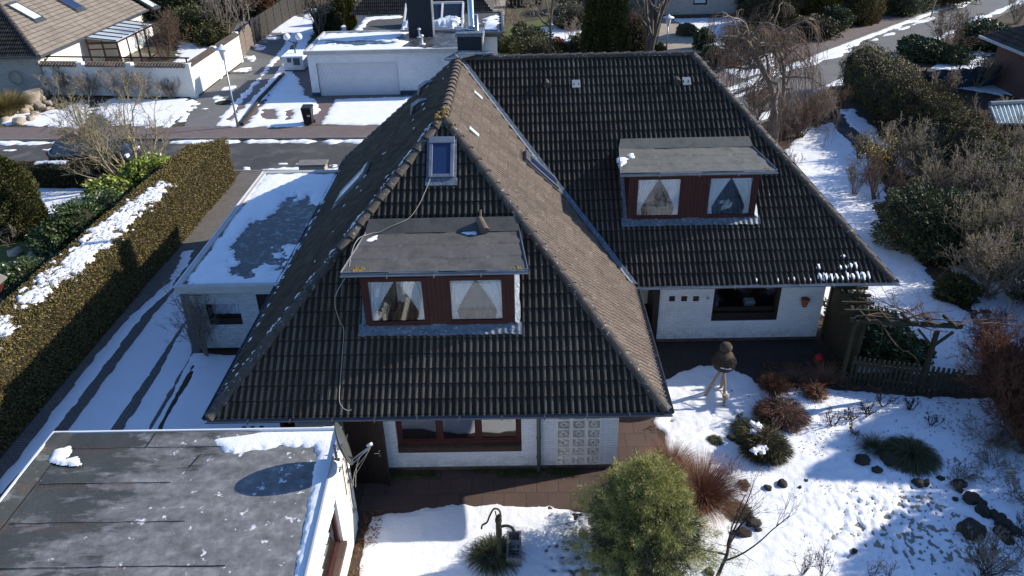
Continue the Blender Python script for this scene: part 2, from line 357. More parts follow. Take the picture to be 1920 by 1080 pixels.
mat('wet_felt', (.030, .032, .036), (.055, .056, .058), 1.5, .35, .2, 50, spec=.5, c3=(.22, .24, .27), s3=5, th3=(.54, .66))
# metals, wood, paint
mat('zinc', (.36, .38, .40), (.24, .26, .28), 3, .42, .15, 20, metal=.75)
mat('zinc_dark', (.13, .14, .155), (.09, .10, .11), 3, .45, .1, 20, metal=.6)
mat('lead', (.19, .22, .255), (.10, .125, .155), 9, .55, .8, 12, metal=.35, c3=(.42, .45, .48), s3=16, th3=(.6, .68))
mat('steel', (.55, .55, .55), (.42, .42, .42), 4, .25, 0, metal=.95)
mat('fascia', (.50, .49, .46), (.40, .39, .37), 1.5, .5, .1, 20)
mat('fascia_white', (.70, .71, .72), (.62, .63, .64), 2, .5)
mat('blue_trim', (.045, .065, .11), (.035, .05, .085), 2, .5)
mat('white_paint', (.74, .73, .70), (.62, .60, .56), 2, .55)
mat('render_white', (.80, .77, .70), (.68, .64, .56), .9, .85, .3, 30, c3=(.40, .34, .25), s3=1.6, th3=(.62, .85))
mat('red_wood', (.066, .016, .014), (.042, .011, .010), 6, .5, .15, 30)
mat('brown_wood', (.030, .018, .014), (.020, .013, .011), 6, .55, .15, 30)
mat('dark_wood', (.032, .028, .018), (.055, .050, .028), 5, .85, .5, 40)
mat('fence_wood', (.045, .038, .030), (.028, .024, .020), 3, .85, .5, 40)
mat('grey_wood', (.23, .19, .15), (.13, .10, .08), 9, .85, .5, 40)
mat('pale_wood', (.34, .27, .20), (.24, .19, .14), 7, .8, .3, 40)
mat('black_plastic', (.012, .012, .013), (.020, .020, .021), 5, .4)
mat('cable_white', (.42, .39, .32), (.32, .29, .23), 5, .5)
mat('dish_grey', (.055, .058, .055), (.075, .078, .072), 3, .5)
mat('slate_black', (.018, .021, .028), (.028, .031, .038), 5, .7, .3, 30)
mat('terracotta', (.36, .12, .065), (.24, .08, .05), 8, .8, .2, 40)
mat('red_plastic', (.5, .03, .02), (.4, .02, .02), 3, .3)
mat('boulder', (.40, .33, .25), (.27, .225, .17), 2, .85, .5, 20, c3=(.16, .13, .10), s3=5, th3=(.58, .72))
mat('dark_rock', (.060, .048, .036), (.032, .026, .021), 4, .9, .7, 20, c3=(.06, .065, .03), s3=7, th3=(.55, .7))
mat('thatch', (.10, .078, .055), (.050, .038, .028), 14, .95, .8, 60)
mat('bark', (.15, .125, .10), (.09, .072, .055), 8, .9, .6, 30)
mat('twig_grey', (.34, .28, .22), (.21, .17, .13), 3, .9)
mat('twig_brown', (.17, .11, .075), (.10, .065, .045), 3, .9)
mat('twig_red', (.22, .095, .050), (.13, .055, .03), 2.5, .9)
mat('twig_weep', (.22, .155, .115), (.14, .098, .072), 3, .9)
mat('twig_pale', (.27, .23, .18), (.17, .14, .105), 3, .9)
mat('twig_lichen', (.33, .28, .18), (.22, .185, .13), 4, .9, c3=(.24, .20, .05), s3=7, th3=(.56, .66))
mat('twig_dark', (.055, .038, .034), (.03, .022, .02), 3, .9)
mat('grass_brown', (.30, .155, .09), (.17, .085, .05), 2, .9)
mat('grass_dark', (.05, .065, .022), (.09, .085, .04), 3, .8)
def leaf_mat(name, a, b_, c_=None, s=1.5, rough=.6, spec=.35):
    m, t, N, L, b = nt(name); b.inputs['Roughness'].default_value = rough; b.inputs['Specular IOR Level'].default_value = spec
    v = co(t); g = N.new('ShaderNodeNewGeometry')
    f = math_(t, 'ADD', math_(t, 'MULTIPLY', g.outputs['Random Per Island'], .40), math_(t, 'MULTIPLY', noise(t, v, s, 5), .75))
    st = [(.25, a), (.85, b_)]
    if c_: st = [(.2, a), (.65, b_), (.95, c_)]
    L.new(ramp(t, f, st), b.inputs['Base Color']); M[name] = m
leaf_mat('hedge_leaf', (.125, .096, .030), (.170, .128, .038), (.215, .160, .050))
leaf_mat('conifer_hedge_leaf', (.050, .046, .014), (.11, .085, .022), (.21, .15, .04))
leaf_mat('hedge_dark', (.035, .034, .012), (.062, .052, .018), (.10, .075, .03))
leaf_mat('thuja_leaf', (.035, .042, .012), (.078, .080, .020), (.16, .14, .04))
leaf_mat('gold_leaf', (.15, .11, .012), (.30, .22, .02), (.42, .30, .04))
leaf_mat('laurel_leaf', (.030, .050, .018), (.060, .095, .028), (.14, .17, .05), rough=.35, spec=.6)
leaf_mat('bright_leaf', (.09, .13, .02), (.20, .25, .04), (.32, .36, .09), rough=.4, spec=.5)
leaf_mat('bush_leaf', (.035, .050, .020), (.070, .088, .034), (.14, .15, .07))
leaf_mat('olive_leaf', (.075, .072, .04), (.13, .125, .07), (.22, .20, .12))
leaf_mat('conifer_leaf', (.13, .145, .035), (.29, .28, .075), (.52, .47, .21), s=3.0)
leaf_mat('dry_leaf', (.11, .045, .02), (.20, .085, .035), (.28, .13, .05))
leaf_mat('heather', (.11, .055, .045), (.19, .105, .075), (.26, .17, .11))
leaf_mat('forsythia', (.26, .18, .03), (.50, .34, .03), (.6, .45, .05))
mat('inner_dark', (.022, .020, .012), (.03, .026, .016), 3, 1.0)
# glass, curtains, rooms
m, t, N, L, b = nt('glass'); N.remove(b)
tr = N.new('ShaderNodeBsdfTransparent'); tr.inputs[0].default_value = (.93, .95, .96, 1); gl = N.new('ShaderNodeBsdfGlossy'); gl.inputs['Roughness'].default_value = .03
fr = N.new('ShaderNodeFresnel'); fr.inputs[0].default_value = 1.6; mx = N.new('ShaderNodeMixShader')
L.new(math_(t, 'ADD', math_(t, 'MULTIPLY', fr.outputs[0], .7), .02), mx.inputs[0]); L.new(tr.outputs[0], mx.inputs[1]); L.new(gl.outputs[0], mx.inputs[2]); L.new(mx.outputs[0], N['Material Output'].inputs[0]); M['glass'] = m
m, t, N, L, b = nt('glass_dark'); b.inputs['Base Color'].default_value = (.012, .016, .022, 1); b.inputs['Roughness'].default_value = .06; b.inputs['Specular IOR Level'].default_value = .9; M['glass_dark'] = m
m, t, N, L, b = nt('skylight_glass'); v = co(t); L.new(ramp(t, noise(t, v, .4, 1), [(.3, (.012, .025, .08)), (.7, (.02, .035, .10))]), b.inputs['Base Color']); b.inputs['Roughness'].default_value = .08; b.inputs['Specular IOR Level'].default_value = .8; M['skylight_glass'] = m
mat('blind_pale', (.60, .66, .62), (.50, .56, .53), .6, .25, spec=.6)
mat('curtain', (.88, .90, .92), (.80, .83, .86), 8, .9)
mat('room', (.06, .05, .045), (.03, .028, .025), 1.5, .9)
mat('room_warm', (.55, .33, .12), (.5, .3, .1), 1.5, .9)
mat('room_grey', (.30, .29, .27), (.2, .195, .18), 1.5, .9)
mat('metal_paint', (.68, .69, .70), (.60, .61, .62), 1.5, .45, c3=(.3, .27, .24), s3=9, th3=(.68, .74))
mat('poly_roof', (.50, .55, .57), (.44, .49, .51), 2, .35)
mat('screen_beige', (.62, .49, .41), (.5, .39, .32), 2, .8)
mat('corrugated', (.20, .23, .25), (.14, .17, .19), 3, .6)
mat('tarp_blue', (.01, .015, .22), (.008, .01, .16), 3, .4)
mat('net_blue', (.05, .075, .10), (.035, .055, .075), 4, .6)
# ---------------------------------------------------------------- setting: ground, roads
def yN(x): return 35.2-.055*(x+10.7)
def yF(x): return 39.9-.045*(x+9.6)
g = MB(); g.poly([(-450, -200, -.14), (450, -200, -.14), (450, 700, -.14), (-450, 700, -.14)]); tag(g.build('ground', M['garden_ground']), kind='structure')
g = MB(); g.poly([(-90, yN(-90)-.1, -.12), (6.5, yN(6.5)-.1, -.12), (8, yN(8)+1, -.12), (5.0, yF(5)+.5, -.12), (-90, yF(-90)+.1, -.12)]); tag(g.build('road', M['asphalt']), kind='structure')
g = MB(); g.poly([(2.0, 34.0, -.116), (7, 33.4, -.116), (130, 156.9, -.116), (120, 153.6, -.116), (1.5, 37.3, -.116)]); tag(g.build('side_road', M['asphalt_pale']), kind='structure')
S = [(-90, yN(-90)), (6.2, yN(6.2)), (130, 46.3+.99*(130-18.9)), (130, -60), (-90, -60)]
g = MB(); g.prism(S, -.139, 0); tag(g.build('garden_ground', M['soil']), kind='structure')
N_ = [(-90, yF(-90)), (4.1, yF(4.1)), (120, 48+.985*107), (120, 300), (-90, 300)]
g = MB(); g.prism(N_, -.139, 0); tag(g.build('garden_ground', M['garden_ground']), kind='structure')
def sheet(name, pts, z, mt, px=True):
    pts = [xy(*p) if px else p for p in pts]; a = sum(pts[i][0]*pts[(i+1) % len(pts)][1]-pts[(i+1) % len(pts)][0]*pts[i][1] for i in range(len(pts)))
    if a < 0: pts = pts[::-1]
    g = MB(); g.poly([(p[0], p[1], z) for p in pts]); o = g.build(name, M[mt]); tag(o, kind='structure'); return o
# kerbs
for nm, P, w in (('kerb', [(-90, yF(-90)+.07), (4.1, yF(4.1)+.07)], .14), ('kerb', [(4.1, yF(4.1)+.1), (120, 48.1+.985*107)], .14), ('kerb', [(-90, yN(-90)-.07), (6.1, yN(6.1)-.07)], .14), ('kerb', [(6.3, yN(6.2)-.1), (130, 46.2+.99*(130-18.9))], .14)):
    g = MB(); g.bar((P[0][0], P[0][1], -.06), (P[1][0], P[1][1], -.06), w, .15); tag(g.build(nm, M['kerb']), kind='structure')
sheet('pavement', [(-90, yF(-90)+.14), (3.9, yF(4)+.14), (3.9, yF(4)+2.1), (-90, yF(-90)+2.1)], .004, 'sidewalk_pavers', False)
sheet('pavement', [(4.2, 39.7), (120, 48.3+.985*107), (120, 51.4+.985*107), (4.2, 42.6)], .008, 'sidewalk_pavers', False)
sheet('driveway', [(-13.5, 6), (-10.05, 6), (-10.05, 28.3), (-6.9, 33.0), (-6.0, 35.0), (-13.5, 35.2)], .004, 'driveway_pavers', False)
# wet bare strip of the driveway between the ice sheets
sheet('lane', [(345, 238), (520, 238), (480, 200), (545, 140), (610, 20), (470, 0), (372, 175)], .009, 'asphalt_pale')
sheet('far_driveway', [(400, 237), (775, 232), (775, 180), (545, 120), (520, 140)], .013, 'sidewalk_pavers')
sheet('neighbour_driveway', [(100, 238), (330, 238), (370, 185), (160, 185)], .012, 'asphalt')
sheet('path', [(905, 112), (940, 112), (948, 0), (928, 0)], .008, 'path_slabs')
sheet('path', [(1228, 100), (1345, 100), (1275, 40), (1262, 20), (1245, 20)], .012, 'path_slabs')
sheet('path', [(1545, 210), (1600, 215), (1700, 305), (1660, 320), (1560, 235)], .008, 'asphalt')
# patio of the main house
sheet('patio', [(-3.9, 12.95), (3.4, 12.9), (3.5, 13.4), (3.45, 17.2), (2.2, 17.2), (2.2, 14.4), (-3.9, 14.4)], .006, 'patio_slabs', False)
sheet('terrace', [(2.2, 17.2), (3.6, 17.3), (6.3, 18.0), (7.3, 17.6), (9.1, 17.3), (9.1, 19.9), (2.2, 19.9)], .010, 'terrace_slabs', False)
sheet('grass_strip', [(0, 462), (60, 430), (100, 415), (112, 425), (95, 450), (40, 490), (0, 520)], .010, 'grass')
sheet('grass_patch', [(935, 105), (955, 48), (1040, 32), (1010, 60), (985, 70), (975, 105)], .010, 'grass')

sheet('lawn', [(3.9, 17.2), (6.5, 17.2), (11.5, 16.2), (13.5, 12), (13.5, 5), (3.7, 5)], .006, 'lawn_grass', False)
sheet('lawn', [(-3.3, 12.7), (3.3, 12.6), (3.3, 5), (-3.3, 5)], .0075, 'lawn_grass', False)
# snow on the ground
snow([[(17, 884), (160, 696), (236, 602), (290, 553), (330, 520), (322, 540), (300, 560), (265, 592), (200, 678), (90, 822), (0, 925), (0, 905)]], res=.06, rag=.05, thick=.03, seed=3, melt=lambda X, Y: -.03+0*X)
snow([[(130, 808), (219, 687), (295, 585), (332, 540), (346, 600), (300, 668), (203, 808), (130, 940), (60, 960)]], res=.06, rag=.035, thick=.03, seed=4, melt=lambda X, Y: -.05+0*X)
snow([[(232, 808), (300, 700), (348, 608), (358, 660), (274, 808), (250, 850)]], res=.06, rag=.03, thick=.03, seed=5, melt=lambda X, Y: -.05+0*X)
snow([[(283, 808), (318, 745), (340, 700), (362, 662), (470, 668), (540, 700), (640, 830), (640, 860), (270, 860)]], res=.07, rag=.04, thick=.05, seed=6,
     holes=[[(291, 812), (305, 785), (330, 742), (352, 705), (362, 682), (364, 686), (356, 712), (340, 738), (322, 766), (300, 812)]])
snow([[(320, 535), (330, 500), (345, 470), (362, 470), (350, 500), (330, 530)]], res=.06, rag=.12, thick=.02, seed=7)
# the middle lawn, in front of the patio
snow([[(-3.6, 12.85), (-1.6, 13.15), (-.3, 13.12), (1.2, 12.95), (3.6, 12.6), (3.6, 6), (-3.4, 6)]], px=False, res=.045, rag=.07, thick=.05, und=.03, seed=8, mat=M['snow'], cap=lambda X, Y: np.where(X > .4, (fbm(X*9, Y*9, 3, 4)+.42-.30*np.clip((X-.4)/1.2, 0, 1))*.5, 9))
# right-hand garden
snow([[(3.62, 13.5), (3.5, 16.9), (3.9, 17.9), (5.2, 18.6), (6.1, 18.5), (6.6, 17.7), (7.3, 17.5), (8.6, 17.3), (10, 17.0), (11.8, 16.9), (16, 16.5), (17, 4), (3.4, 4), (3.4, 12)]], px=False, res=.05, rag=.10, thick=.05, und=.03, seed=9, 
     cap=lambda X, Y: np.minimum(np.minimum((fbm(X*15, Y*10, 31, 4)+.22+.62*np.clip(np.sqrt(((X-8.7)/2.2)**2+((Y-12.0)/1.7)**2)+.5*fbm(X, Y, 3, 3)-.45, 0, 1.2))*.35, (fbm(X*3.1, Y*3.1, 41, 5)+.60+.5*np.clip(np.abs(Y-16.6)-.9, 0, 2))*.4), (fbm(X*6, Y*6, 47, 5)+.68)*.4))
# strip along the right of the house
snow([[(1470, 285), (1510, 240), (1600, 222), (1640, 300), (1680, 420), (1750, 520), (1860, 640), (1830, 700), (1590, 700), (1500, 500)]], res=.09, rag=.12, thick=.05, seed=10, und=.03,
     holes=[[(1548, 216), (1590, 212), (1690, 300), (1655, 322), (1570, 245)]])
snow([[(1575, 205), (1600, 205), (1690, 292), (1720, 330), (1700, 330), (1640, 270), (1590, 232)]], res=.09, rag=.15, thick=.05, seed=11)
# left garden
snow([[(0, 352), (200, 352), (180, 400), (130, 440), (140, 520), (60, 560), (0, 760), (-200, 700), (-200, 352)]], res=.1, rag=.15, thick=.04, seed=12,
     holes=[[(0, 452), (70, 425), (112, 415), (118, 430), (95, 455), (40, 490), (0, 520), (-60, 520), (-60, 452)], [(0, 400), (95, 410), (105, 425), (60, 445), (0, 470), (-60, 470), (-60, 400)]])
# street snow: ridges along the kerbs
def ridge_snow(P, w, seed, z=-.116, thick=.07, rag=.25, rs=1.4, res=.09):
    P = [np.array(p) for p in P]; A = []; B = []
    for i, p in enumerate(P):
        d = P[min(i+1, len(P)-1)]-P[max(i-1, 0)]; d = d/np.linalg.norm(d); n = np.array((-d[1], d[0])); A.append(tuple(p+n*w/2)); B.append(tuple(p-n*w/2))
    snow([A+B[::-1]], px=False, res=res, rag=rag, rscale=rs, thick=thick, seed=seed, z=z, und=.02)
ridge_snow([(-31, yF(-31)-.25), (-24, yF(-24)-.25)], .35, 21); ridge_snow([(-19, yF(-19)-.25), (-6, yF(-6)-.25)], .5, 22)
ridge_snow([(-28, yF(-28)-1.4), (-24.5, yF(-24)-1.3)], .12, 23, thick=.03)
ridge_snow([(-13.6, yN(-13.6)+.35), (-7, yN(-7)+.3)], .35, 24, thick=.04); ridge_snow([(-12, yN(-12)+1.2), (-8, yN(-8)+1.0)], .16, 25, thick=.02)
ridge_snow([(9, 43.9), (60, 43.9+.985*51)], .9, 26, rag=.28, rs=1.1, res=.15); ridge_snow([(14, 47.7), (46, 47.7+.985*32)], .2, 27, rag=.4, rs=.5, res=.15, thick=.03)
ridge_snow([(6, 35.0), (60, 35.0+.99*54)], .35, 28, rag=.35, rs=.8, res=.15)
for k, s in enumerate((-1.0, -2.0, -3.0)): ridge_snow([(6, 38.5-s*.9), (15, 38.5-s*.9+8.9)], .3, 30+k, rag=.3, rs=.7, res=.12, thick=.03)
# verge snow in front of the white boundary wall and boulders
snow([[(0, 232), (150, 240), (175, 205), (155, 188), (110, 205), (70, 212), (0, 208)]], res=.1, rag=.25, seed=41, thick=.05)
snow([[(205, 232), (250, 237), (318, 237), (372, 190), (350, 185), (205, 185), (180, 205)]], res=.1, rag=.3, seed=42, thick=.04, z=.012)
snow([[(345, 228), (372, 190), (366, 190), (330, 230)]], res=.1, rag=.15, seed=43, thick=.04)
# lane and far driveway snow
snow([[(405, 236), (440, 238), (545, 140), (610, 20), (590, 5), (520, 100), (470, 160), (420, 210)]], res=.09, rag=.12, thick=.04, seed=44, z=.009,
     holes=[[(425, 225), (432, 227), (520, 135), (560, 80), (555, 78), (505, 130)], [(400, 222), (420, 210), (490, 140), (470, 150)]])
snow([[(460, 238), (572, 237), (600, 205), (592, 188), (575, 180), (548, 132), (530, 140), (470, 225)]], res=.09, rag=.15, thick=.05, seed=45, z=.013,
     holes=[[(495, 205), (515, 205), (520, 225), (490, 222)], [(535, 208), (550, 205), (548, 222), (535, 225)]])
snow([[(602, 233), (730, 234), (800, 180), (628, 186)]], res=.09, rag=.1, thick=.05, seed=46, z=.013)
for i, (a, b) in enumerate([(455, 130), (468, 108), (485, 88), (510, 70), (525, 55), (540, 42), (430, 165), (410, 185), (385, 205)]):
    snow([[(a-9, b+4), (a+7, b+6), (a+10, b-2), (a-4, b-4)]], res=.09, rag=.35, thick=.04, seed=50+i, z=.009)
snow([[(340, 60), (345, 25), (395, 20), (420, 40), (400, 80), (375, 110), (330, 120)]], res=.12, rag=.3, thick=.04, seed=60)
# far lawns
snow([[(1262, 35), (1450, 30), (1450, 130), (1390, 150), (1345, 128), (1345, 95), (1275, 45)]], res=.15, rag=.15, thick=.05, seed=61)
snow([[(985, 70), (1060, 25), (1110, 60), (1110, 105), (1000, 105)]], res=.15, rag=.3, thick=.04, seed=62)
snow([[(455, 60), (520, 20), (590, 40), (580, 62)]], res=.15, rag=.3, thick=.04, seed=63)
snow([[(560, 62), (650, 62), (650, 25), (600, 20)]], res=.15, rag=.3, thick=.05, seed=64)
snow([[(1740, 130), (1830, 130), (1860, 100), (1800, 95)]], res=.12, rag=.3, thick=.05, seed=65)
snow([[(1790, 165), (1960, 190), (1960, 140), (1860, 140)]], res=.12, rag=.3, thick=.05, seed=66)
snow([[(1760, 420), (1980, 470), (1980, 700), (1850, 640)]], res=.12, rag=.6, thick=.04, seed=67, rscale=1.5)
# ---------------------------------------------------------------- main house
ZE, ZR = 2.6, 7.5
FL, FR, VA = (-6.97, 13.31, ZE), (3.13, 13.31, ZE), (3.13, 18.83, ZE)
WR, RR, LR = (10.41, 18.83, ZE), (10.41, 29.69, ZE), (-6.97, 29.69, ZE)
AP, BP, CP = (-1.92, 19.12, ZR), (-1.92, 25.24, ZR), (5.60, 25.24, ZR)

def tile_slope(name, poly, mat_, parent, wave=.15, course=.345, roll=.044, lip=.052, seed=0, hi=True):
    """rolled concrete tiles laid on a planar polygon whose first two points are the eave"""
    P = [Vector(p) for p in poly]; u = (P[1]-P[0]).normalized()
    n = (P[1]-P[0]).cross(P[2]-P[0]).normalized()
    if n.z < 0: n = -n
    v = n.cross(u); v = v if v.z > 0 else -v
    O = P[0]; uv = [((p-O).dot(u), (p-O).dot(v)) for p in P]
    u0, u1 = min(a for a, b in uv)-.1, max(a for a, b in uv)+.1; vmax = max(b for a, b in uv)+.05
    prof = [(0, .0), (.04, .70), (.09, .97), (.17, 1.02), (.26, .93), (.36, .62), (.45, .20), (.52, 0), (.94, -.03)] if hi else [(0, 0), (.2, .9), (.35, 1), (.5, .1)]
    nw = int((u1-u0)/wave)+1
    us = np.array([u0+(k+a)*wave for k in range(nw) for a, _ in prof]); hs = np.array([h*roll for k in range(nw) for _, h in prof])
    rng = np.random.default_rng(seed); vs = []; ls = []; tid = []
    k = 0
    while k*course < vmax:
        vs += [k*course, (k+1)*course-.001]; ls += [lip, 0.004]; tid += [k, k]; k += 1
    vs = [-.04]+vs; ls = [0.0]+ls; vs[1] = -.038; tid = [0]+tid
    U, Vv = np.meshgrid(us, np.array(vs)); Hh = hs[None, :]+np.array(ls)[:, None]-.05
    ti = np.floor((us-u0)/(2*wave)).astype(int); jit = rng.uniform(-.006, .006, (len(vs)+2, ti.max()+1))
    T = np.array(tid); Hh = Hh+jit[T][:, ti]; dv = rng.uniform(-.005, .005, (len(vs)+2, ti.max()+1))[T][:, ti]; Vv = Vv+dv
    pts = np.array(O)+U[..., None]*np.array(u)+Vv[..., None]*np.array(v)+Hh[..., None]*np.array(n)
    ny, nx = U.shape; idx = np.arange(nx*ny).reshape(ny, nx)
    q = np.stack([idx[:-1, :-1], idx[:-1, 1:], idx[1:, 1:], idx[1:, :-1]], -1).reshape(-1, 4)
    if (u.cross(v)).dot(n) < 0: q = q[:, ::-1]
    me = mesh_np(name, pts.reshape(-1, 3), q)
    uvl = me.uv_layers.new(name='UVMap'); li = np.zeros(len(me.loops), np.int32); me.loops.foreach_get('vertex_index', li)
    UV = np.stack([U.ravel()-u0, Vv.ravel()+.001], 1)[li]; uvl.data.foreach_set('uv', UV.astype(np.float32).ravel())
    bm = bmesh.new(); bm.from_mesh(me); cen = sum(P, Vector())/len(P)
    for i in range(1, len(P)):
        a, b = P[i], P[(i+1) % len(P)]; pn = (b-a).cross(n).normalized()
        if pn.dot(cen-a) > 0: pn = -pn
        bmesh.ops.bisect_plane(bm, geom=bm.verts[:]+bm.edges[:]+bm.faces[:], plane_co=a, plane_no=pn, clear_outer=True, dist=1e-5)
    bm.to_mesh(me); bm.free()
    return link(name, me, M[mat_], parent, False, True)
def deck(name, polys, mat_, parent, t=.12, off=-.08):
    g = MB()
    for pl in polys:
        n = (Vector(pl[1])-Vector(pl[0])).cross(Vector(pl[2])-Vector(pl[0])).normalized()
        if n.z < 0: n = -n; pl = pl[::-1]
        n = np.array(n); g.slab([tuple(np.array(p)+n*off) for p in pl], n, t)
    return g.build(name, M[mat_], parent)
def hip_tiles(name, a, b, mat_, parent, L=.40, r=.125, seed=1, lift=.01, cone=.8):
    """overlapping half-round cone tiles from low end a to high end b"""
    a = np.array(a, float); b = np.array(b, float); d = b-a; T = np.linalg.norm(d); d /= T; k = int(round(T/L)); L = T/k
    sd = np.cross(d, (0, 0, 1.)); sd /= np.linalg.norm(sd); up = np.cross(sd, d); rng = random.Random(seed); g = MB()
    for i in range(k):
        p0 = a+d*i*L+up*(lift+rng.uniform(-.006, .006)); p1 = a+d*((i+1)*L+.04)+up*(lift-.01); w = rng.uniform(-.03, .03)
        r0, r1 = r*1.12, r*cone; n = 8; vs = []
        for (p, rr) in ((p0, r0), (p1, r1), (p0, r0-.02)):
            for j in range(n+1):
                t = math.pi*(j/n*1.1-.05); vs.append(p+rr*math.cos(t)*sd*1.05+(rr*math.sin(t)*.85-.03)*up+w*.1*d)
        f = [(j, n+1+j, n+2+j, j+1) for j in range(n)]+[(2*(n+1)+j, j, j+1, 2*(n+1)+j+1) for j in range(n)]
        f = [tuple(q[::-1]) for q in f]; g.add(vs, f)
    return g.build(name, M[mat_], parent, smooth=False)
def facade(g, axis, c, t, a0, a1, z0, z1, holes=()):
    """wall: axis 'y' -> plane y=c..c+t running along x ; axis 'x' -> plane x=c..c+t along y ; holes (a0,a1,z0,z1)"""
    xs = sorted({a0, a1}|{h[0] for h in holes}|{h[1] for h in holes}); zs = sorted({z0, z1}|{h[2] for h in holes}|{h[3] for h in holes})
    for i in range(len(xs)-1):
        run = None
        for j in range(len(zs)-1):
            mx_, mz = (xs[i]+xs[i+1])/2, (zs[j]+zs[j+1])/2
            solid = not any(h[0] < mx_ < h[1] and h[2] < mz < h[3] for h in holes)
            if solid: run = (run[0] if run else zs[j], zs[j+1])
            if (not solid or j == len(zs)-2) and run:
                if axis == 'y': g.box(xs[i], xs[i+1], min(c, c+t), max(c, c+t), *run)
                else: g.box(min(c, c+t), max(c, c+t), xs[i], xs[i+1], *run)
                run = None
    return g
def gutter(name, a, b, parent, r=.065, mat_='zinc_dark', out=(0, -1, 0), drop=.02):
    """half-round gutter hung along the eave a-b"""
    a = np.array(a, float); b = np.array(b, float); d = (b-a)/np.linalg.norm(b-a); o = np.array(out, float); g = MB(); n = 7
    vs = []
    for p in (a, b):
        for rr in (r, r-.008):
            for j in range(n+1):
                t = math.pi+math.pi*j/n; vs.append(p+o*(r+rr*math.cos(t))+np.array((0, 0, rr*math.sin(t)-drop)))
    m_ = n+1
    f = [(j, j+1, 2*m_+j+1, 2*m_+j) for j in range(n)]+[(m_+j, 3*m_+j, 3*m_+j+1, m_+j+1) for j in range(n)]
    f += [(0, 2*m_, 3*m_, m_), (m_-1, m_+m_-1, 3*m_+m_-1, 2*m_+m_-1)]
    for e in (0, 2): f += [(e*m_+j, (e+1)*m_+j, (e+1)*m_+j+1, e*m_+j+1) for j in range(n)]
    g.add(vs, f)
    rim = o*(2*r)+np.array((0, 0, -drop)); g.tube([a+rim, b+rim], .010, 6)
    k = int(np.linalg.norm(b-a)/.9)
    for i in range(1, k): 
        p = a+(b-a)*i/k; g.bar(p+np.array((0, 0, -drop+.004)), p+o*(2*r+.012)+np.array((0, 0, -drop+.004)), .03, .006)
        g.obox(p+o*(2*r+.012)+np.array((0, 0, -drop-.03)), d, o, (0, 0, 1), .012, .004, .03)
    return g.build(name, M[mat_], parent)

house = thing('main_house', 'large white brick house with dark tiled L-shaped hipped roof and two red dormers', 'house', (-1.9, 20.5, 0))
for nm, pl, mt, sd in (('front_roof_slope', [FL, FR, AP], 'tiles', 1), ('sunny_roof_slope', [VA, FR, AP, BP], 'tiles_sunlit', 2),
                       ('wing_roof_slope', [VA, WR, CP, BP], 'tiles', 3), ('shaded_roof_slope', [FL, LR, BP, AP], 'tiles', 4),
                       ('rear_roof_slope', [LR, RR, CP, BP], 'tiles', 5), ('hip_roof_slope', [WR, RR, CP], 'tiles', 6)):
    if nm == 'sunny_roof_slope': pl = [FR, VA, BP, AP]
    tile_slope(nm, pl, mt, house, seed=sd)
deck('roof_deck', [[FL, FR, AP], [FR, VA, BP, AP], [VA, WR, CP, BP], [LR, FL, AP, BP], [RR, LR, BP, CP], [WR, RR, CP]], 'inner_dark', house)
hip_tiles('hip_tiles', FL, AP, 'ridge', house, seed=1); hip_tiles('hip_tiles', FR, AP, 'ridge', house, seed=2)
hip_tiles('ridge_tiles', AP, BP, 'ridge_lichen', house, seed=3); hip_tiles('ridge_tiles', CP, BP, 'ridge', house, seed=4)
hip_tiles('hip_tiles', WR, CP, 'ridge', house, seed=5); hip_tiles('hip_tiles', LR, BP, 'ridge', house, seed=6); hip_tiles('hip_tiles', RR, CP, 'ridge', house, seed=7)
# apex cap and lead valley
g = MB(); g.slab([(-2.25, 25.0, 7.52), (-1.9, 24.85, 7.60), (-1.35, 25.12, 7.66), (-.8, 25.12, 7.66), (-.8, 25.42, 7.66), (-1.9, 25.5, 7.68), (-2.4, 25.4, 7.45)], (0, 0, 1), .05); g.build('lead_cap', M['lead'], house)
g = MB(); a = np.array(VA); b = np.array(BP)
for i in range(6):
    p, q = a+(b-a)*i/6.0, a+(b-a)*(i+.995)/6.0
    sE = np.array((.13, 0, 0)); sN = np.array((.055, .055, 0)); o = np.array((0, 0, .055+.004*(i % 2)))
    g.slab([tuple(p-sE+o+(0, 0, .115)), tuple(p+o), tuple(q+o), tuple(q-sE+o+(0, 0, .115))], (0.6, 0, .8), .01)
    g.slab([tuple(p+o), tuple(p+np.array((.12, 0, 0))+o), tuple(q+np.array((.12, 0, 0))+o), tuple(q+o)], (0, -.6, .8), .01)
g.build('valley_flashing', M['lead'], house)
# moss at the apex
rs = random.Random(5); g = MB()
for i in range(20):
    t = abs(rs.gauss(0, .35)); p = np.array(AP)+np.array((rs.uniform(-.1, .1), t*.8 if rs.random() < .5 else -t*.6, .09-(0 if rs.random() < .5 else t*.45)))
    if p[1] < AP[1]: p[0] += rs.choice((-1, 1))*(AP[1]-p[1])*.87; p[2] = ZR-(AP[1]-p[1])*.843+.12
    r = rs.uniform(.02, .06); g.lathe([(r*.9, -.02), (r, .0), (r*.6, r*.5), (0.002, r*.7)], p, 6)
g.build('moss', M['moss_yellow'], house)
# gutters
gutter('gutter', (FL[0]-.03, FL[1]-.02, ZE), (FR[0]+.10, FR[1]-.02, ZE), house)
gutter('gutter', (FR[0]+.02, FR[1]-.03, ZE), (VA[0]+.02, VA[1]-.15, ZE), house, out=(1, 0, 0), mat_='zinc_dark')
gutter('gutter', (VA[0]+.05, VA[1]-.02, ZE), (WR[0]+.12, WR[1]-.02, ZE), house, mat_='zinc')
gutter('gutter', (WR[0]+.02, WR[1], ZE), (RR[0]+.02, RR[1], ZE), house, out=(1, 0, 0)); gutter('gutter', (LR[0]-.02, LR[1], ZE), (FL[0]-.02, FL[1], ZE), house, out=(-1, 0, 0))
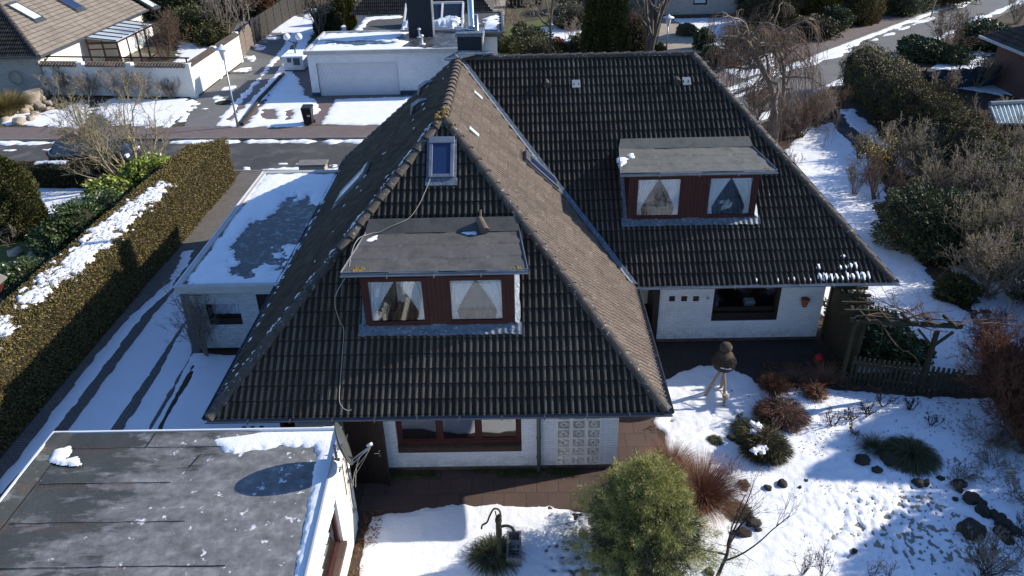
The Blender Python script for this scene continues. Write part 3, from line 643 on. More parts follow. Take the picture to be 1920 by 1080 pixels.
# soffits
g = MB(); g.prism([(-6.9, 13.38), (3.06, 13.38), (3.06, 18.9), (10.3, 18.9), (10.3, 29.6), (-6.9, 29.6)], 2.46, 2.50); g.build('soffit', M['fascia'], house)
# walls
YW, YV = 14.31, 19.80
W = MB()
wx0, wz1 = aty(738, 776, YW)[0], 2.46; wx1 = aty(977, 776, YW)[0]; wz0 = aty(860, 848, YW)[2]
lx0, lx1 = aty(1043, 800, YW)[0], aty(1128, 800, YW)[0]; lz0 = aty(1085, 884, YW)[2]
facade(W, 'y', YW, .28, -3.62, 2.24, .14, 2.46, [(wx0, wx1, wz0, 2.34), (lx0, lx1, max(lz0, .16), 2.42)])
facade(W, 'x', 2.24-.28, .28, YW+.28, 20.6, .14, 2.46, [(14.75, 17.0, .141, 2.36)]); facade(W, 'x', lx0-.35, .2, YW+.28, 17.0, .14, 2.46); facade(W, 'y', 17.0, .2, lx0-.35, 1.96, .14, 2.46)
vx0, vx1 = aty(1338, 560, YV)[0], aty(1463, 560, YV)[0]; vz0 = aty(1400, 601, YV)[2]
facade(W, 'y', YV, .28, 4.08, 8.98, .14, 2.46, [(vx0, vx1, vz0, 2.40)])
facade(W, 'x', 8.98-.28, .28, YV+.28, 28.6, .14, 2.46)
facade(W, 'x', 4.08, .25, YV+.28, 20.9, .14, 2.46)
facade(W, 'y', 20.6, .28, 1.96, 4.3, .14, 2.46, [(2.9, 3.98, .16, 2.25)])
facade(W, 'x', -6.1, .28, 15.2, 28.6, .14, 2.46); facade(W, 'y', 28.6, .28, -6.1, 8.98, .14, 2.46); facade(W, 'y', 15.2, .28, -6.1, -3.62, .14, 2.46)
facade(W, 'x', -3.62, .28, 14.59, 15.2, .14, 2.46)
W.build('wall', M['white_brick'], house)
g = MB(); g.box(-3.60, 2.22, YW+.03, YW+.25, -.1, .14); g.box(1.99, 2.21, YW+.25, 20.55, -.1, .14); g.box(4.1, 8.96, YV+.03, YV+.25, -.1, .14); g.box(8.72, 8.95, YV+.3, 28.5, -.1, .14); g.box(-6.07, -5.85, 15.23, 28.6, -.1, .14)
g.build('plinth', M['brown_brick'], house)
# rooms behind the windows
def room(nm, x0, x1, y0, y1, z0, z1, parent, mt='room'):
    g = MB(); g.add([(x0,y0,z0),(x1,y0,z0),(x1,y1,z0),(x0,y1,z0),(x0,y0,z1),(x1,y0,z1),(x1,y1,z1),(x0,y1,z1)], [(0,1,2,3),(7,6,5,4),(1,5,6,2),(2,6,7,3),(3,7,4,0)]); return g.build(nm, M[mt], parent)
room('living_room', wx0-.2, wx1+.2, YW+.3, YW+4, .3, 2.44, house); room('dining_room', vx0-.3, vx1+.3, YV+.3, YV+4, .3, 2.44, house)
def window(name, parent, x0, x1, z0, z1, Y, sashes=1, fw=.07, mt='red_wood', pane='glass', depth=.07, gap=.0):
    """framed window facing -Y; returns frame object, which parents its panes"""
    g = MB(); g.box(x0, x0+fw, Y, Y+depth, z0, z1); g.box(x1-fw, x1, Y, Y+depth, z0, z1); g.box(x0+fw, x1-fw, Y, Y+depth, z0, z0+fw); g.box(x0+fw, x1-fw, Y, Y+depth, z1-fw, z1)
    ps = []; iw = (x1-x0-2*fw); w = iw/sashes
    for i in range(sashes):
        a, b = x0+fw+i*w, x0+fw+(i+1)*w
        if i: g.box(a-fw*.45, a+fw*.45, Y+.003, Y+depth, z0+fw, z1-fw)
        s = .045; aa = a+(fw*.45 if i else 0); bb = b-(fw*.45 if i < sashes-1 else 0)
        g.box(aa, aa+s, Y+.015, Y+depth-.01, z0+fw, z1-fw); g.box(bb-s, bb, Y+.015, Y+depth-.01, z0+fw, z1-fw)
        g.box(aa+s, bb-s, Y+.015, Y+depth-.01, z0+fw, z0+fw+s); g.box(aa+s, bb-s, Y+.015, Y+depth-.01, z1-fw-s, z1-fw)
        ps.append((aa+s, bb-s, z0+fw+s, z1-fw-s))
    fr = g.build(name, M[mt], parent, bevel=.004)
    for (a, b, c_, d) in ps:
        g = MB(); g.box(a, b, Y+.035, Y+.043, c_, d); g.build('pane', M[pane], fr)
    return fr, ps
fr, ps = window('front_window', house, wx0, wx1, wz0+.22, 2.34, YW+.08, 3, .09)
g = MB(); g.box(wx0, wx1, YW+.01, YW+.20, wz0, wz0+.20); g.add([(wx0, YW-.02, wz0+.17), (wx1, YW-.02, wz0+.17), (wx1, YW+.10, wz0+.225), (wx0, YW+.10, wz0+.225)], [(0, 1, 2, 3)]); g.build('sill', M['brown_brick'], fr)
# things seen in the living room: lamp, orange sunlit cloth, flowers
g = MB(); g.lathe([(.10, -.12), (.24, -.10), (.24, .10), (.22, .12)], (wx0+.42, YW+.75, 2.08), 20); g.build('lamp_shade', M['curtain'], fr, True)
g = MB(); g.slab([(wx1-1.05, YW+.5, 1.62), (wx1-.35, YW+.5, 1.58), (wx1-.5, YW+.9, 1.66), (wx1-1.0, YW+1.0, 1.72)], (0, -.3, 1), .03); g.box(wx1-1.25, wx1-1.08, YW+.6, YW+.75, 1.4, 2.2); g.build('table_cloth', M['room_warm'], fr)
fr, ps = window('wing_window', house, vx0+.02, vx1, vz0+.28, 2.40, YV+.12, 1, .07, 'brown_wood')
g = MB(); g.box(vx0+.02, vx1, YV+.02, YV+.24, vz0, vz0+.26); g.box(vx1-.10, vx1, YV+.02, YV+.119, vz0+.26, 2.4); g.build('sill', M['brown_wood'], fr)
g = MB(); g.obox((vx1-.75, YV+.5, vz0+.36), (1, 0, 0), (0, 1, .2), (0, -.2, 1), .16, .1, .08); g.build('cup_box', M['blind_pale'], fr)
# side entrance
g = MB(); g.box(2.9, 2.98, 20.62, 20.72, .16, 2.25); g.box(3.9, 3.98, 20.62, 20.72, .16, 2.25); g.box(2.98, 3.9, 20.62, 20.72, 2.17, 2.25); g.box(2.98, 3.9, 20.64, 20.70, .16, .9)
d_ = g.build('side_door', M['brown_wood'], house); g = MB(); g.box(2.98, 3.9, 20.66, 20.68, .9, 2.17); g.build('pane', M['blind_pale'], d_)
g = MB(); g.box(3.90, 4.075, 19.70, 20.60, .0, 2.45); g.build('door_jamb', M['brown_wood'], house)
# breeze-block screen, 3 x 5 ornamental blocks
g = MB(); lzt, lzb = 2.40, max(lz0, .16); nx_, nz_ = 3, 8; bw, bh = (lx1-lx0)/nx_, (lzt-lzb)/nz_
for i in range(nx_):
    for j in range(nz_):
        x0, z0 = lx0+i*bw, lzb+j*bh; e = .045; Y0, Y1 = YW-.015, YW+.12
        g.box(x0, x0+e, Y0, Y1, z0, z0+bh); g.box(x0+bw-e, x0+bw, Y0, Y1, z0, z0+bh); g.box(x0+e, x0+bw-e, Y0, Y1, z0, z0+e*.6); g.box(x0+e, x0+bw-e, Y0, Y1, z0+bh-e*.6, z0+bh)
        cx, cz, hx, hz = x0+bw/2, z0+bh/2, bw/2-e, bh/2-e*.6
        for sx in (-1, 1):
            for sz in (-1, 1):
                q = [(cx+sx*hx*(1-math.sin(t)), YW+.05, cz+sz*hz*(1-math.cos(t))) for t in (math.pi/2*k/6 for k in range(7))]
                for k in range(6): g.bar(q[k], q[k+1], .12, .026, up=(0, 1, 0)) if False else g.bar(q[k], q[k+1], .026, .12, up=(0, 1, 0))
g.build('breeze_block_screen', M['white_paint'], house)
g = MB(); g.box(lx0-.15, 2.2, YW+.28, 17.0, .1, .145); g.build('porch_floor', M['screen_beige'], house)
# downpipes
px_ = aty(1010, 830, YW)[0]
g = MB(); g.tube([(px_, YW-.09, 2.52), (px_, YW-.09, .05)], .05, 10)
for z in (2.1, 1.1, .5): g.tube([(px_, YW-.09, z-.02), (px_, YW-.09, z+.02)], .062, 10)
g.build('downpipe', M['zinc_dark'], house)
g = MB(); g.tube([(2.33, YW+.12, 2.5), (2.33, YW+.12, 1.85)], .05, 8); g.build('downpipe', M['fascia_white'], house)
g = MB(); g.tube([(-6.2, 15.3, 2.52), (-6.2, 15.3, 2.2), (-6.1, 15.1, 2.1), (-6.1, 15.1, .05)], .05, 8); g.build('downpipe', M['zinc_dark'], house)
# three glazed tiles and a thermometer on the wing wall
for (a, b), mt in (((1260, 559), 'slate_black'), ((1282.7, 559), 'red_wood'), ((1305, 559), 'brown_brick')):
    x, _, z = aty(a, b, YV); g = MB(); g.box(x-.085, x+.085, YV-.02, YV-.001, z-.10, z+.07); g.box(x-.05, x+.05, YV-.025, YV-.02, z-.06, z+.03); g.build('wall_tile', M[mt], house, bevel=.004)
x, _, z = aty(1327, 558, YV); g = MB(); g.lathe([(.03, 0), (.035, .01), (.03, .05)], (x, YV-.03, z-.03), 8); g.build('thermometer', M['zinc'], house)

# dormers ------------------------------------------------------
def sl(y, wing=False): return ZE+(y-18.83)*4.9/6.41 if wing else ZE+(y-13.31)*4.9/5.81
def dormer(wing, Y, x0, x1, zt, fe, be, wins, seed):
    """fe = front edge (y, xl, xr, z); be = back edge (y, xl, xr, z)"""
    zb = sl(Y, wing); g = MB(); k = 4.9/6.41 if wing else 4.9/5.81
    rear = Y+(zt-zb)/k
    for x, s in ((x0, 1), (x1, -1)):   # cheeks
        g.add([(x, Y+.06, zb-.05), (x, Y+.06, zt), (x, rear, zt), (x+s*.05, Y+.06, zb-.05), (x+s*.05, Y+.06, zt), (x+s*.05, rear, zt)], [(0, 1, 2), (5, 4, 3), (0, 2, 5, 3), (1, 0, 3, 4), (2, 1, 4, 5)])
    g.box(x0+.05, x1-.05, Y+.045, Y+.06, zb, zb+.001)
    wz = [(min(w[2], w[3]), max(w[2], w[3])) for w in wins]; zlo = min(w[0] for w in wz); zhi = max(w[1] for w in wz)
    # vertical boards between and beside the windows, boards above and below
    spans = [(x0, wins[0][0])]+[(wins[i][1], wins[i+1][0]) for i in range(len(wins)-1)]+[(wins[-1][1], x1)]
    for a, b in spans:
        n = max(1, int(round((b-a)/.105))); w = (b-a)/n
        for i in range(n): g.box(a+i*w+.004, a+(i+1)*w-.004, Y, Y+.04, zb+.0, zt)
        g.box(a, b, Y+.012, Y+.05, zb, zt)
    for w in wins:
        g.box(w[0]+.001, w[1]-.001, Y+.002, Y+.05, zb, zlo); g.box(w[0]+.001, w[1]-.001, Y+.002, Y+.05, zhi, zt)
    dm = g.build('dormer', M['red_wood'], house)
    for i, w in enumerate(wins):
        a, b = w[0], w[1]; z0, z1 = wz[i]
        fw = .055; s = .05; g = MB()
        for (e, yy) in ((0, Y-.015), (fw, Y-.003)):
            A, B, C0, C1 = a+e, b-e, z0+e, z1-e; t = fw if e == 0 else s
            g.box(A, A+t, yy, Y+.06, C0, C1); g.box(B-t, B, yy, Y+.06, C0, C1); g.box(A+t, B-t, yy, Y+.06, C0, C0+t); g.box(A+t, B-t, yy, Y+.06, C1-t, C1)
        g.build('window_frame', M['red_wood'], dm, bevel=.004)
        e = fw+s; A, B, C0, C1 = a+e, b-e, z0+e, z1-e
        g = MB(); g.box(A, B, Y+.03, Y+.036, C0, C1); g.build('window_pane', M['glass'], dm)
        # ruffled tie-back curtains
        nu, nv = 40, 26; cx = (A+B)/2; g = MB()
        for sd in (-1, 1):
            vs = []
            for j in range(nv+1):
                t = j/nv; z = C1-t*(C1-C0); tt = min(1, t/.82)
                inner = (1-tt)**1.15*(cx if True else 0)+(1-(1-tt)**1.15)*(cx+sd*(B-A)*.40)
                if t > .82: inner += -sd*(t-.82)*.25
                inner += sd*.012*(1 if j % 2 else -1)
                outer = A-.02 if sd < 0 else B+.02
                for i_ in range(nu+1):
                    q = i_/nu; x = outer+(inner-outer)*q
                    vs.append((x, Y+.085+.018*math.sin(q*38+sd+t*2)+.01*math.sin(q*17+t*3), z))
            fs = [(j*(nu+1)+i_, j*(nu+1)+i_+1, (j+1)*(nu+1)+i_+1, (j+1)*(nu+1)+i_) for j in range(nv) for i_ in range(nu)]
            g.add(vs, fs)
        g.build('curtain', M['curtain'], dm, True)
    rm = room('dormer_room', x0+.06, x1-.06, Y+.065, Y+1.3, zb+.1, zt-.02, dm, 'room')
    if not wing:   # pale reveal and round mirror glimpsed in the left window
        g = MB(); w = wins[0]; cx = (w[0]+w[1])/2; g.box(cx-.06, cx+.14, Y+.5, Y+.6, zb+.1, zt-.05); g.build('window_ornament', M['render_white'], dm)
        w = wins[1]; g = MB(); cx = (w[0]+w[1])/2; g.box(w[0]+.15, w[1]-.12, Y+.35, Y+.4, zb+.1, zt-.42); g.build('bedding', M['room_grey'], dm)
    else:
        g = MB(); w = wins[1]; cx = (w[0]+w[1])/2; rs = random.Random(9)
        for i in range(14):
            p = (cx+rs.uniform(-.18, .16), Y+.25+rs.uniform(0, .1), zlo+.15+rs.uniform(0, .35)); r = rs.uniform(.03, .08)
            g.obox(p, (rs.uniform(.5, 1), rs.uniform(-.3, .3), .2), (-.3, 1, 0), (0, 0, 1), r, .01, r*.7)
        g.build('window_ornament', M['blind_pale'], dm)
    # felt roof with three sheets
    (fy, fl_, fr_, fz), (by, bl_, br_, bz) = fe, be; g = MB(); sh = 3; bb = sl(by, wing)+.05
    def pt(u, t):   # t 0 front .. 1 back
        xl = fl_+(bl_-fl_)*t; xr = fr_+(br_-fr_)*t; return (xl+(xr-xl)*u, fy+(by-fy)*t, fz+(bb-fz)*t)
    rs = np.random.default_rng(seed); nu, nv = 60, 30; vs = []
    for j in range(nv+1):
        for i in range(nu+1):
            t = j/nv; p = pt(i/nu, t); seam = .020*((t*sh+.02*math.sin(i*.2)) % 1.0) ; d = .010*float(vnoise(p[0]*3, p[1]*3, seed))+.004*float(vnoise(p[0]*11, p[1]*11, seed+3))
            vs.append((p[0], p[1], p[2]+.03-seam+d))
    g.add(vs, [(j*(nu+1)+i, j*(nu+1)+i+1, (j+1)*(nu+1)+i+1, (j+1)*(nu+1)+i) for j in range(nv) for i in range(nu)])
    P = [pt(0, 0), pt(1, 0), pt(1, 1), pt(0, 1)]; g.slab([(p[0], p[1], p[2]-.0) for p in P], (0, -.1, 1), .09)
    # dressed up-stand over the tiles behind
    e0, e1 = pt(0, 1), pt(1, 1); kk = .28
    g.slab([(e0[0]-.03, e0[1]-.02, e0[2]+.03), (e1[0]+.03, e1[1]-.02, e1[2]+.03), (e1[0]-.05, e1[1]+kk, e1[2]+kk*k+.035), (e0[0]+.05, e0[1]+kk, e0[2]+kk*k+.035)], (0, -k, 1), .05)
    g.build('felt_roof', M['felt_light' if wing else 'felt'], dm)
    g = MB()
    a, b, c_, d = [np.array(p) for p in P]; o = np.array((0, 0, -.02))
    g.bar(a+o, b+o, .02, .07); g.bar(b+o, c_+o, .02, .12); g.bar(a+o, d+o, .02, .12); g.tube([a+(0, -.01, .05), b+(0, -.01, .05)], .012, 6); g.tube([b+(.012, 0, .045), c_+(.012, 0, .045)], .010, 6); g.tube([a+(-.012, 0, .045), d+(-.012, 0, .045)], .010, 6)
    g.build('drip_edge', M['zinc'], dm)
    gutter('gutter', (fl_-.02, fy-.005, fz+.005), (fr_+.02, fy-.005, fz+.005), dm, r=.04, mat_='zinc')
    # lead apron dressed over the rolls
    nu = int((x1-x0+.5)/.03); vs = []
    for j in range(5):
        for i in range(nu+1):
            x = x0-.16+(x1-x0+.32)*i/nu; t = j/4; y = Y+.03-.22*t; h = .068+.010*math.sin(2*math.pi*x/.15)+.012*float(vnoise(x*8, t*6, seed)); vs.append((x, y+.01*float(vnoise(x*5, 0, seed+1)), sl(y, wing)+h+(0.012 if j == 0 else 0)))
    g = MB(); g.add(vs, [(j*(nu+1)+i, (j+1)*(nu+1)+i, (j+1)*(nu+1)+i+1, j*(nu+1)+i+1) for j in range(4) for i in range(nu)])
    for x, s in ((x0, -1), (x1, 1)):
        vs = []; nn = 30
        for i in range(nn+1):
            y = Y-.02+i/nn*(rear-Y-.22); wv = .11+.02*float(vnoise(y*6, x, seed+2)); vs += [(x, y, sl(y, wing)+.15), (x+s*wv, y, sl(y, wing)+.068)]
        g.add(vs, [(2*i, 2*i+1, 2*i+3, 2*i+2) for i in range(nn)])
    g.build('lead_flashing', M['lead'], dm)
    return dm
YD = 14.84
def wpx(a0, a1, b0, b1, Y): return (aty(a0, b1, Y)[0], aty(a1, b1, Y)[0], aty(a0, b1, Y)[2], aty(a1, b0, Y)[2])
wl_ = wpx(691, 806, 524, 612, YD); wr_ = wpx(840, 951, 520, 608, YD)
zlo = (wl_[2]+wr_[2])/2+.0; zhi = 5.20
d1 = dormer(False, YD, -3.58, -.17, 5.38, (14.62, -3.91, .12, 5.43), (16.60, -3.70, -.05, 5.43), [(wl_[0], wl_[1], zlo, zhi), (wr_[0], wr_[1], zlo, zhi)], 3)
YE = 20.45
wl_ = wpx(1186, 1277, 335, 414, YE); wr_ = wpx(1318, 1409, 332, 410, YE)
zlo = (wl_[2]+wr_[2])/2+.02
d2 = dormer(True, YE, 3.08, 6.77, 5.34, (20.24, 2.81, 7.15, 5.375), (22.35, 3.02, 7.02, 5.4), [(wl_[0], wl_[1], zlo, 5.22), (wr_[0], wr_[1], zlo, 5.22)], 7)

# roof windows --------------------------------------------------
def roof_window(c, u, v, w, h, parent, pane='skylight_glass', frame='zinc', blind=True, name='roof_window'):
    """c centre on slope; u along eave; v up slope"""
    c = np.array(c, float); u = np.array(u, float)/np.linalg.norm(u); v = np.array(v, float)/np.linalg.norm(v); n = np.cross(u, v)
    if n[2] < 0: n = -n
    c = c-n*.045; g = MB(); t = .09; hh = .075
    g.obox(c+n*.09-u*(w/2-t/2), u, v, n, t/2, h/2, hh); g.obox(c+n*.09+u*(w/2-t/2), u, v, n, t/2, h/2, hh)
    g.obox(c+n*.09-v*(h/2-t/2), u, v, n, w/2-t, t/2, hh*.9); g.obox(c+n*.11+v*(h/2-.09), u, v, n, w/2+.01, .09, hh)
    r = g.build(name, M[frame], parent, bevel=.008)
    g = MB(); g.obox(c+n*.13, u, v, n, w/2-t+.002, h/2-t+.002, .008); g.build('pane', M[pane], r)
    g = MB(); g.obox(c+n*.05-v*(h/2+.10), u, v, n, w/2+.08, .10, .052); 
    g.obox(c+n*.045-u*(w/2+.03), u, v, n, .03, h/2, .06); g.obox(c+n*.045+u*(w/2+.03), u, v, n, .03, h/2, .06); g.build('lead_apron', M['lead' if frame == 'zinc' else 'zinc_dark'], r)
    return r
kf = 4.9/5.81; kr = 4.9/5.05
cw = onplane(828.5, 298, (0, -kf, 1), ZE-13.31*kf)
roof_window(cw, (1, 0, 0), (0, 1, kf), .62, 1.12, house)
roof_window(onplane(1012, 322, (kr, 0, 1), ZR-1.92*kr), (0, 1, 0), (-1, 0, kr), .66, 1.35, house, frame='zinc_dark')
roof_window(onplane(664, 347, (-kr, 0, 1), ZR+1.92*kr), (0, 1, 0), (1, 0, kr), .9, 1.4, house, pane='snow')
for a, b in ((895, 180), (887, 249)):   # glass tiles on the sunny slope
    p = onplane(a, b, (kr, 0, 1), ZR-1.92*kr); u = np.array((0, 1., 0)); v = np.array((-1, 0, kr)); v /= np.linalg.norm(v); n = np.cross(u, v); n = n if n[2] > 0 else -n
    g = MB(); g.obox(np.array(p)+n*.04, u, v, n, .10, .17, .02); g.build('glass_tile', M['blind_pale'], house, bevel=.01)
for a, b in ((1080, 158), (1287, 153)):
    kw = 4.9/6.41; p = onplane(a, b, (0, -kw, 1), ZE-18.83*kw); u = np.array((1., 0, 0)); v = np.array((0, 1, kw)); v /= np.linalg.norm(v); n = np.cross(u, v)
    g = MB(); g.obox(np.array(p)+n*.015, u, v, n, .13, .15, .02); g.build('glass_tile', M['glass_tile'], house, bevel=.01)
def vent_cone(p, n, up, r=.09, L=.3, mt='tiles'):
    p = np.array(p); g = MB(); g.tube([p+n*.0-up*.02, p+n*L*.6-up*L*.5], [r*.5, r], 12); return g
for a, b in ((1025, 160), (1268, 155)):
    p = np.array(onplane(a, b, (0, -kw, 1), ZE-18.83*kw)); g = MB(); g.tube([p+n*.07+v*.18, p+n*.14+v*.02, p+n*.19-v*.14], [.03, .08, .11], 10); g.build('vent_tile', M['ridge'], house)
p = np.array(onplane(901, 420, (0, -kf, 1), ZE-13.31*kf)); v2 = np.array((0, 1, kf)); v2 /= np.linalg.norm(v2); n2 = np.cross((1, 0, 0), v2)
g = MB(); g.tube([p+n2*.12+v2*.08+(-.02, 0, 0), p+n2*.24-v2*.30+(.12, 0, 0)], [.09, .11], 14); g.tube([p+v2*.35+n2*.04, p+v2*.1+n2*.06], .03, 6); g.build('roof_vent', M['ridge_lichen'], house)
# two curved metal vents on the shaded slope
for a, b in ((802, 165), (790, 200)):
    p = np.array(onplane(a, b, (-kr, 0, 1), ZR+1.92*kr)); nn = np.array((-kr, 0, 1.)); nn /= np.linalg.norm(nn); dn = np.array((-1., 0, -kr)); dn /= np.linalg.norm(dn)
    g = MB(); g.tube([p-dn*.3+nn*.03, p-dn*.1+nn*.16, p+dn*.15+nn*.2, p+dn*.4+nn*.05], [.03, .07, .09, .05], 10); g.build('metal_vent', M['zinc'], house)
# chimney with steel flues
ch = aty(874, 104, 26.3); g = MB(); g.box(-1.98, -1.18, 25.9, 26.7, 5.5, 8.02); chm = g.build('chimney', M['slate_black'], house)
g = MB(); g.box(-2.03, -1.13, 25.85, 26.75, 8.02, 8.14); g.build('chimney_cap', M['lead'], chm, bevel=.01)
g = MB(); cx, cy = -1.52, 26.45; g.lathe([(.20, 0), (.20, .05), (.12, .10), (.10, .14), (.10, 1.12), (.08, 1.14)], (cx, cy, 8.14), 16); g.lathe([(.10, 0), (.075, .02), (.07, .5), (.06, .5)], (cx+.17, cy-.15, 8.14), 12); g.build('flue', M['steel'], chm, True)
# ---------------------------------------------------------------- garages beside the house
def icy_top(name, poly, z, parent, mt, seed=1, res=.06, amp=.01):
    me = snow_mesh(name, [poly], res=res, thick=.0, rag=0.0, z0=z, und=amp, seed=seed); return link(name, me, M[mt], parent, True, True)
# attached flat-roofed garage on the left
gar = thing('attached_garage', 'white brick garage with long snowy flat roof beside the driveway and shaded house eave', 'garage', (-8.2, 24, 0))
gx0, gx1, gy0, gy1, gz = -10.02, -6.05, 19.23, 28.3, 2.6
g = MB(); wgx = (aty(389, 590, 19.75)[0]+.0, aty(452, 590, 19.75)[0])
wgz0, wgz1 = aty(420, 609, 19.75)[2], aty(420, 570, 19.75)[2]; dgx = aty(487, 590, 19.75)[0]
facade(g, 'y', 19.75, .25, -9.92, -6.1, .12, 2.2, [(wgx[0], wgx[1], wgz0, wgz1), (dgx, dgx+.9, .121, 2.02)])
facade(g, 'x', -9.92, .25, 20.0, 28.2, .12, 2.2); facade(g, 'y', 28.0, .2, -9.67, -6.1, .12, 2.2); g.build('wall', M['white_brick_worn'], gar)
g = MB(); g.box(-9.9, -6.1, 19.78, 20.0, -.05, .12); g.box(-9.9, -9.7, 20.0, 28.1, -.05, .12); g.build('plinth', M['inner_dark'], gar)
g = MB(); g.box(-9.86, -6.1, 19.62, 28.15, 2.2, 2.36); g.build('blue_band', M['blue_trim'], gar)
g = MB(); g.box(gx0, gx1, gy0, gy1, 2.36, 2.50); g.box(gx0, gx1, gy0, gy0+.16, 2.501, 2.60); g.box(gx0, gx0+.16, gy0+.16, gy1, 2.501, 2.60); g.box(gx0+.16, gx1, gy1-.16, gy1, 2.501, 2.60); g.build('fascia', M['fascia'], gar, bevel=.008)
g = MB(); g.box(gx0-.012, gx0+.03, gy0-.012, gy1, 2.57, 2.612); g.box(gx0+.03, gx1, gy1-.03, gy1+.01, 2.57, 2.612); g.build('roof_edge_strip', M['fascia_white'], gar)
icy_top('felt_roof', [(gx0+.15, gy0+.15), (gx1, gy0+.15), (gx1, gy1-.15), (gx0+.15, gy1-.15)], 2.52, gar, 'wet_felt')
def gmelt(X, Y):
    u = (X+7.95)/1.0; v = (Y-23.4)/3.0; e = np.sqrt(u*u+v*v); return (e-1)*1.1+fbm(X*1.3, Y*1.1, 91, 6)*.9+.12*fbm(X*9, Y*9, 92, 3)
    return u
snow([[(gx0+.17, gy0+.17), (gx1+.2, gy0+.17), (gx1+.2, gy1-.17), (gx0+.17, gy1-.17)]], name='snow_layer', parent=gar, px=False, z=2.53, res=.05, rag=.10, thick=.055, und=.015, seed=71, cap=gmelt, rscale=3)
g = MB(); g.box(wgx[0], wgx[1], 19.77, 19.98, wgz0, wgz0+.22); g.box(wgx[0], wgx[0]+.09, 19.78, 19.95, wgz0+.22, wgz1); g.box(wgx[0]+.09, wgx[1], 19.86, 19.90, wgz0+.22, wgz0+.27)
w_ = g.build('window', M['brown_wood'], gar); g = MB(); g.box(wgx[0]+.09, wgx[1], 19.88, 19.89, wgz0+.27, wgz1); g.build('pane', M['glass'], w_)
g = MB(); n_ = 50; vs = []
for j in range(2):
    for i in range(n_+1): x = wgx[0]+.09+(wgx[1]-wgx[0]-.09)*i/n_; vs.append((x, 19.95+.015*math.sin(i*1.3), wgz0+.28+j*(wgz1-wgz0-.28)))
g.add(vs, [(i, i+1, n_+2+i, n_+1+i) for i in range(n_)]); g.build('net_curtain', M['curtain'], w_, True)
room('garage_interior', -9.6, -6.2, 20.01, 24, .2, 2.19, gar)
g = MB(); g.box(dgx, dgx+.9, 19.80, 19.86, .13, 2.0); d_ = g.build('door', M['brown_wood'], gar)
g = MB(); g.box(dgx-.03, dgx+.95, 19.735, 19.80, 2.02, 2.07); g.build('door_lintel', M['fascia_white'], gar)
# trellis and climber on its corner
tr = thing('trellis', 'pale wooden trellis leaning on the shaded garage corner, holding a bare climber', 'trellis', (-9.8, 19.6, 0))
g = MB()
for a, b in (((338, 553), (372, 690)), ((364, 553), (398, 640)), ((332, 555), (378, 554)), ((352, 598), (389, 596)), ((356, 622), (395, 618)), ((358, 587), (381, 572))):
    p, q = aty(a[0], a[1], 19.66), aty(b[0], b[1], 19.66); q = (q[0], q[1], max(q[2], .02)); g.bar(p, q, .012, .035, up=(0, 1, 0))
tag(g.build('trellis_frame', M['pale_wood'], tr))

# near garage (bottom left)
ng = thing('garage', 'flat-roofed garage in the foreground with icy felt roof and leaf stains', 'garage', (-7, 9, 0))
nx0, nx1, ny0, ny1, nzz = -10.17, -3.90, 3.0, 12.88, 2.62
def nr(y): return -3.97+(12.88-y)*.045   # slightly splayed right edge
g = MB(); g.prism([(nx0, ny0), (nr(ny0), ny0), (nr(ny1), ny1), (nx0, ny1)], 2.22, 2.50)
up_ = [((nx0, ny1-.02), (nr(ny1), ny1-.02)), ((nx0+.02, ny0), (nx0+.02, ny1)), ((nr(ny0)-.02, ny0), (nr(ny1)-.02, ny1))]
g.build('roof_slab', M['inner_dark'], ng)
g = MB(); g.box(nx0-.02, nr(ny1)+.01, ny1-.035, ny1+.01, 2.40, 2.645); g.box(nx0-.02, nx0+.03, ny0, ny1-.035, 2.40, 2.645)
g.build('roof_edge_strip', M['fascia_white'], ng, bevel=.004)
g = MB(); a, b = np.array((nr(ny0), ny0, 2.52)), np.array((nr(ny1), ny1-.04, 2.52)); g.bar(a, b, .045, .24); g.bar(a+(.045, 0, -.05), b+(.045, 0, -.05), .03, .13)
g.build('fascia', M['fascia'], ng, bevel=.006)
gutter('gutter', (nr(ny0)+.05, ny0, 2.50), (nr(ny1)+.05, ny1-.05, 2.50), ng, r=.05, out=(1, 0, 0), mat_='zinc_dark')
# felt roof with raised sloping rim on the left and rear
nu, nv = 150, 200; vs = []
for j in range(nv+1):
    for i in range(nu+1):
        y = ny0+(ny1-.05-ny0)*j/nv; x = nx0+.02+(nr(y)-.03-nx0-.02)*i/nu
        rim = max(0, 1-(x-nx0)/.42)*.11+max(0, 1-(ny1-y)/.45)*.10*max(0, min(1, (-5.2-x)/1.5+.3)); rim = min(rim, .12)
        d = .008*float(vnoise(x*1.6, y*1.6, 4)); ys = (ny1-.45-y)/1.04; d -= .010*((ys % 1.0) < .5)*0+.010*(1-(ys % 1.0))
        vs.append((x, y, 2.53+rim+d))
g = MB(); g.add(vs, [(j*(nu+1)+i, j*(nu+1)+i+1, (j+1)*(nu+1)+i+1, (j+1)*(nu+1)+i) for j in range(nv) for i in range(nu)]); g.build('felt_roof', M['garage_felt'], ng)
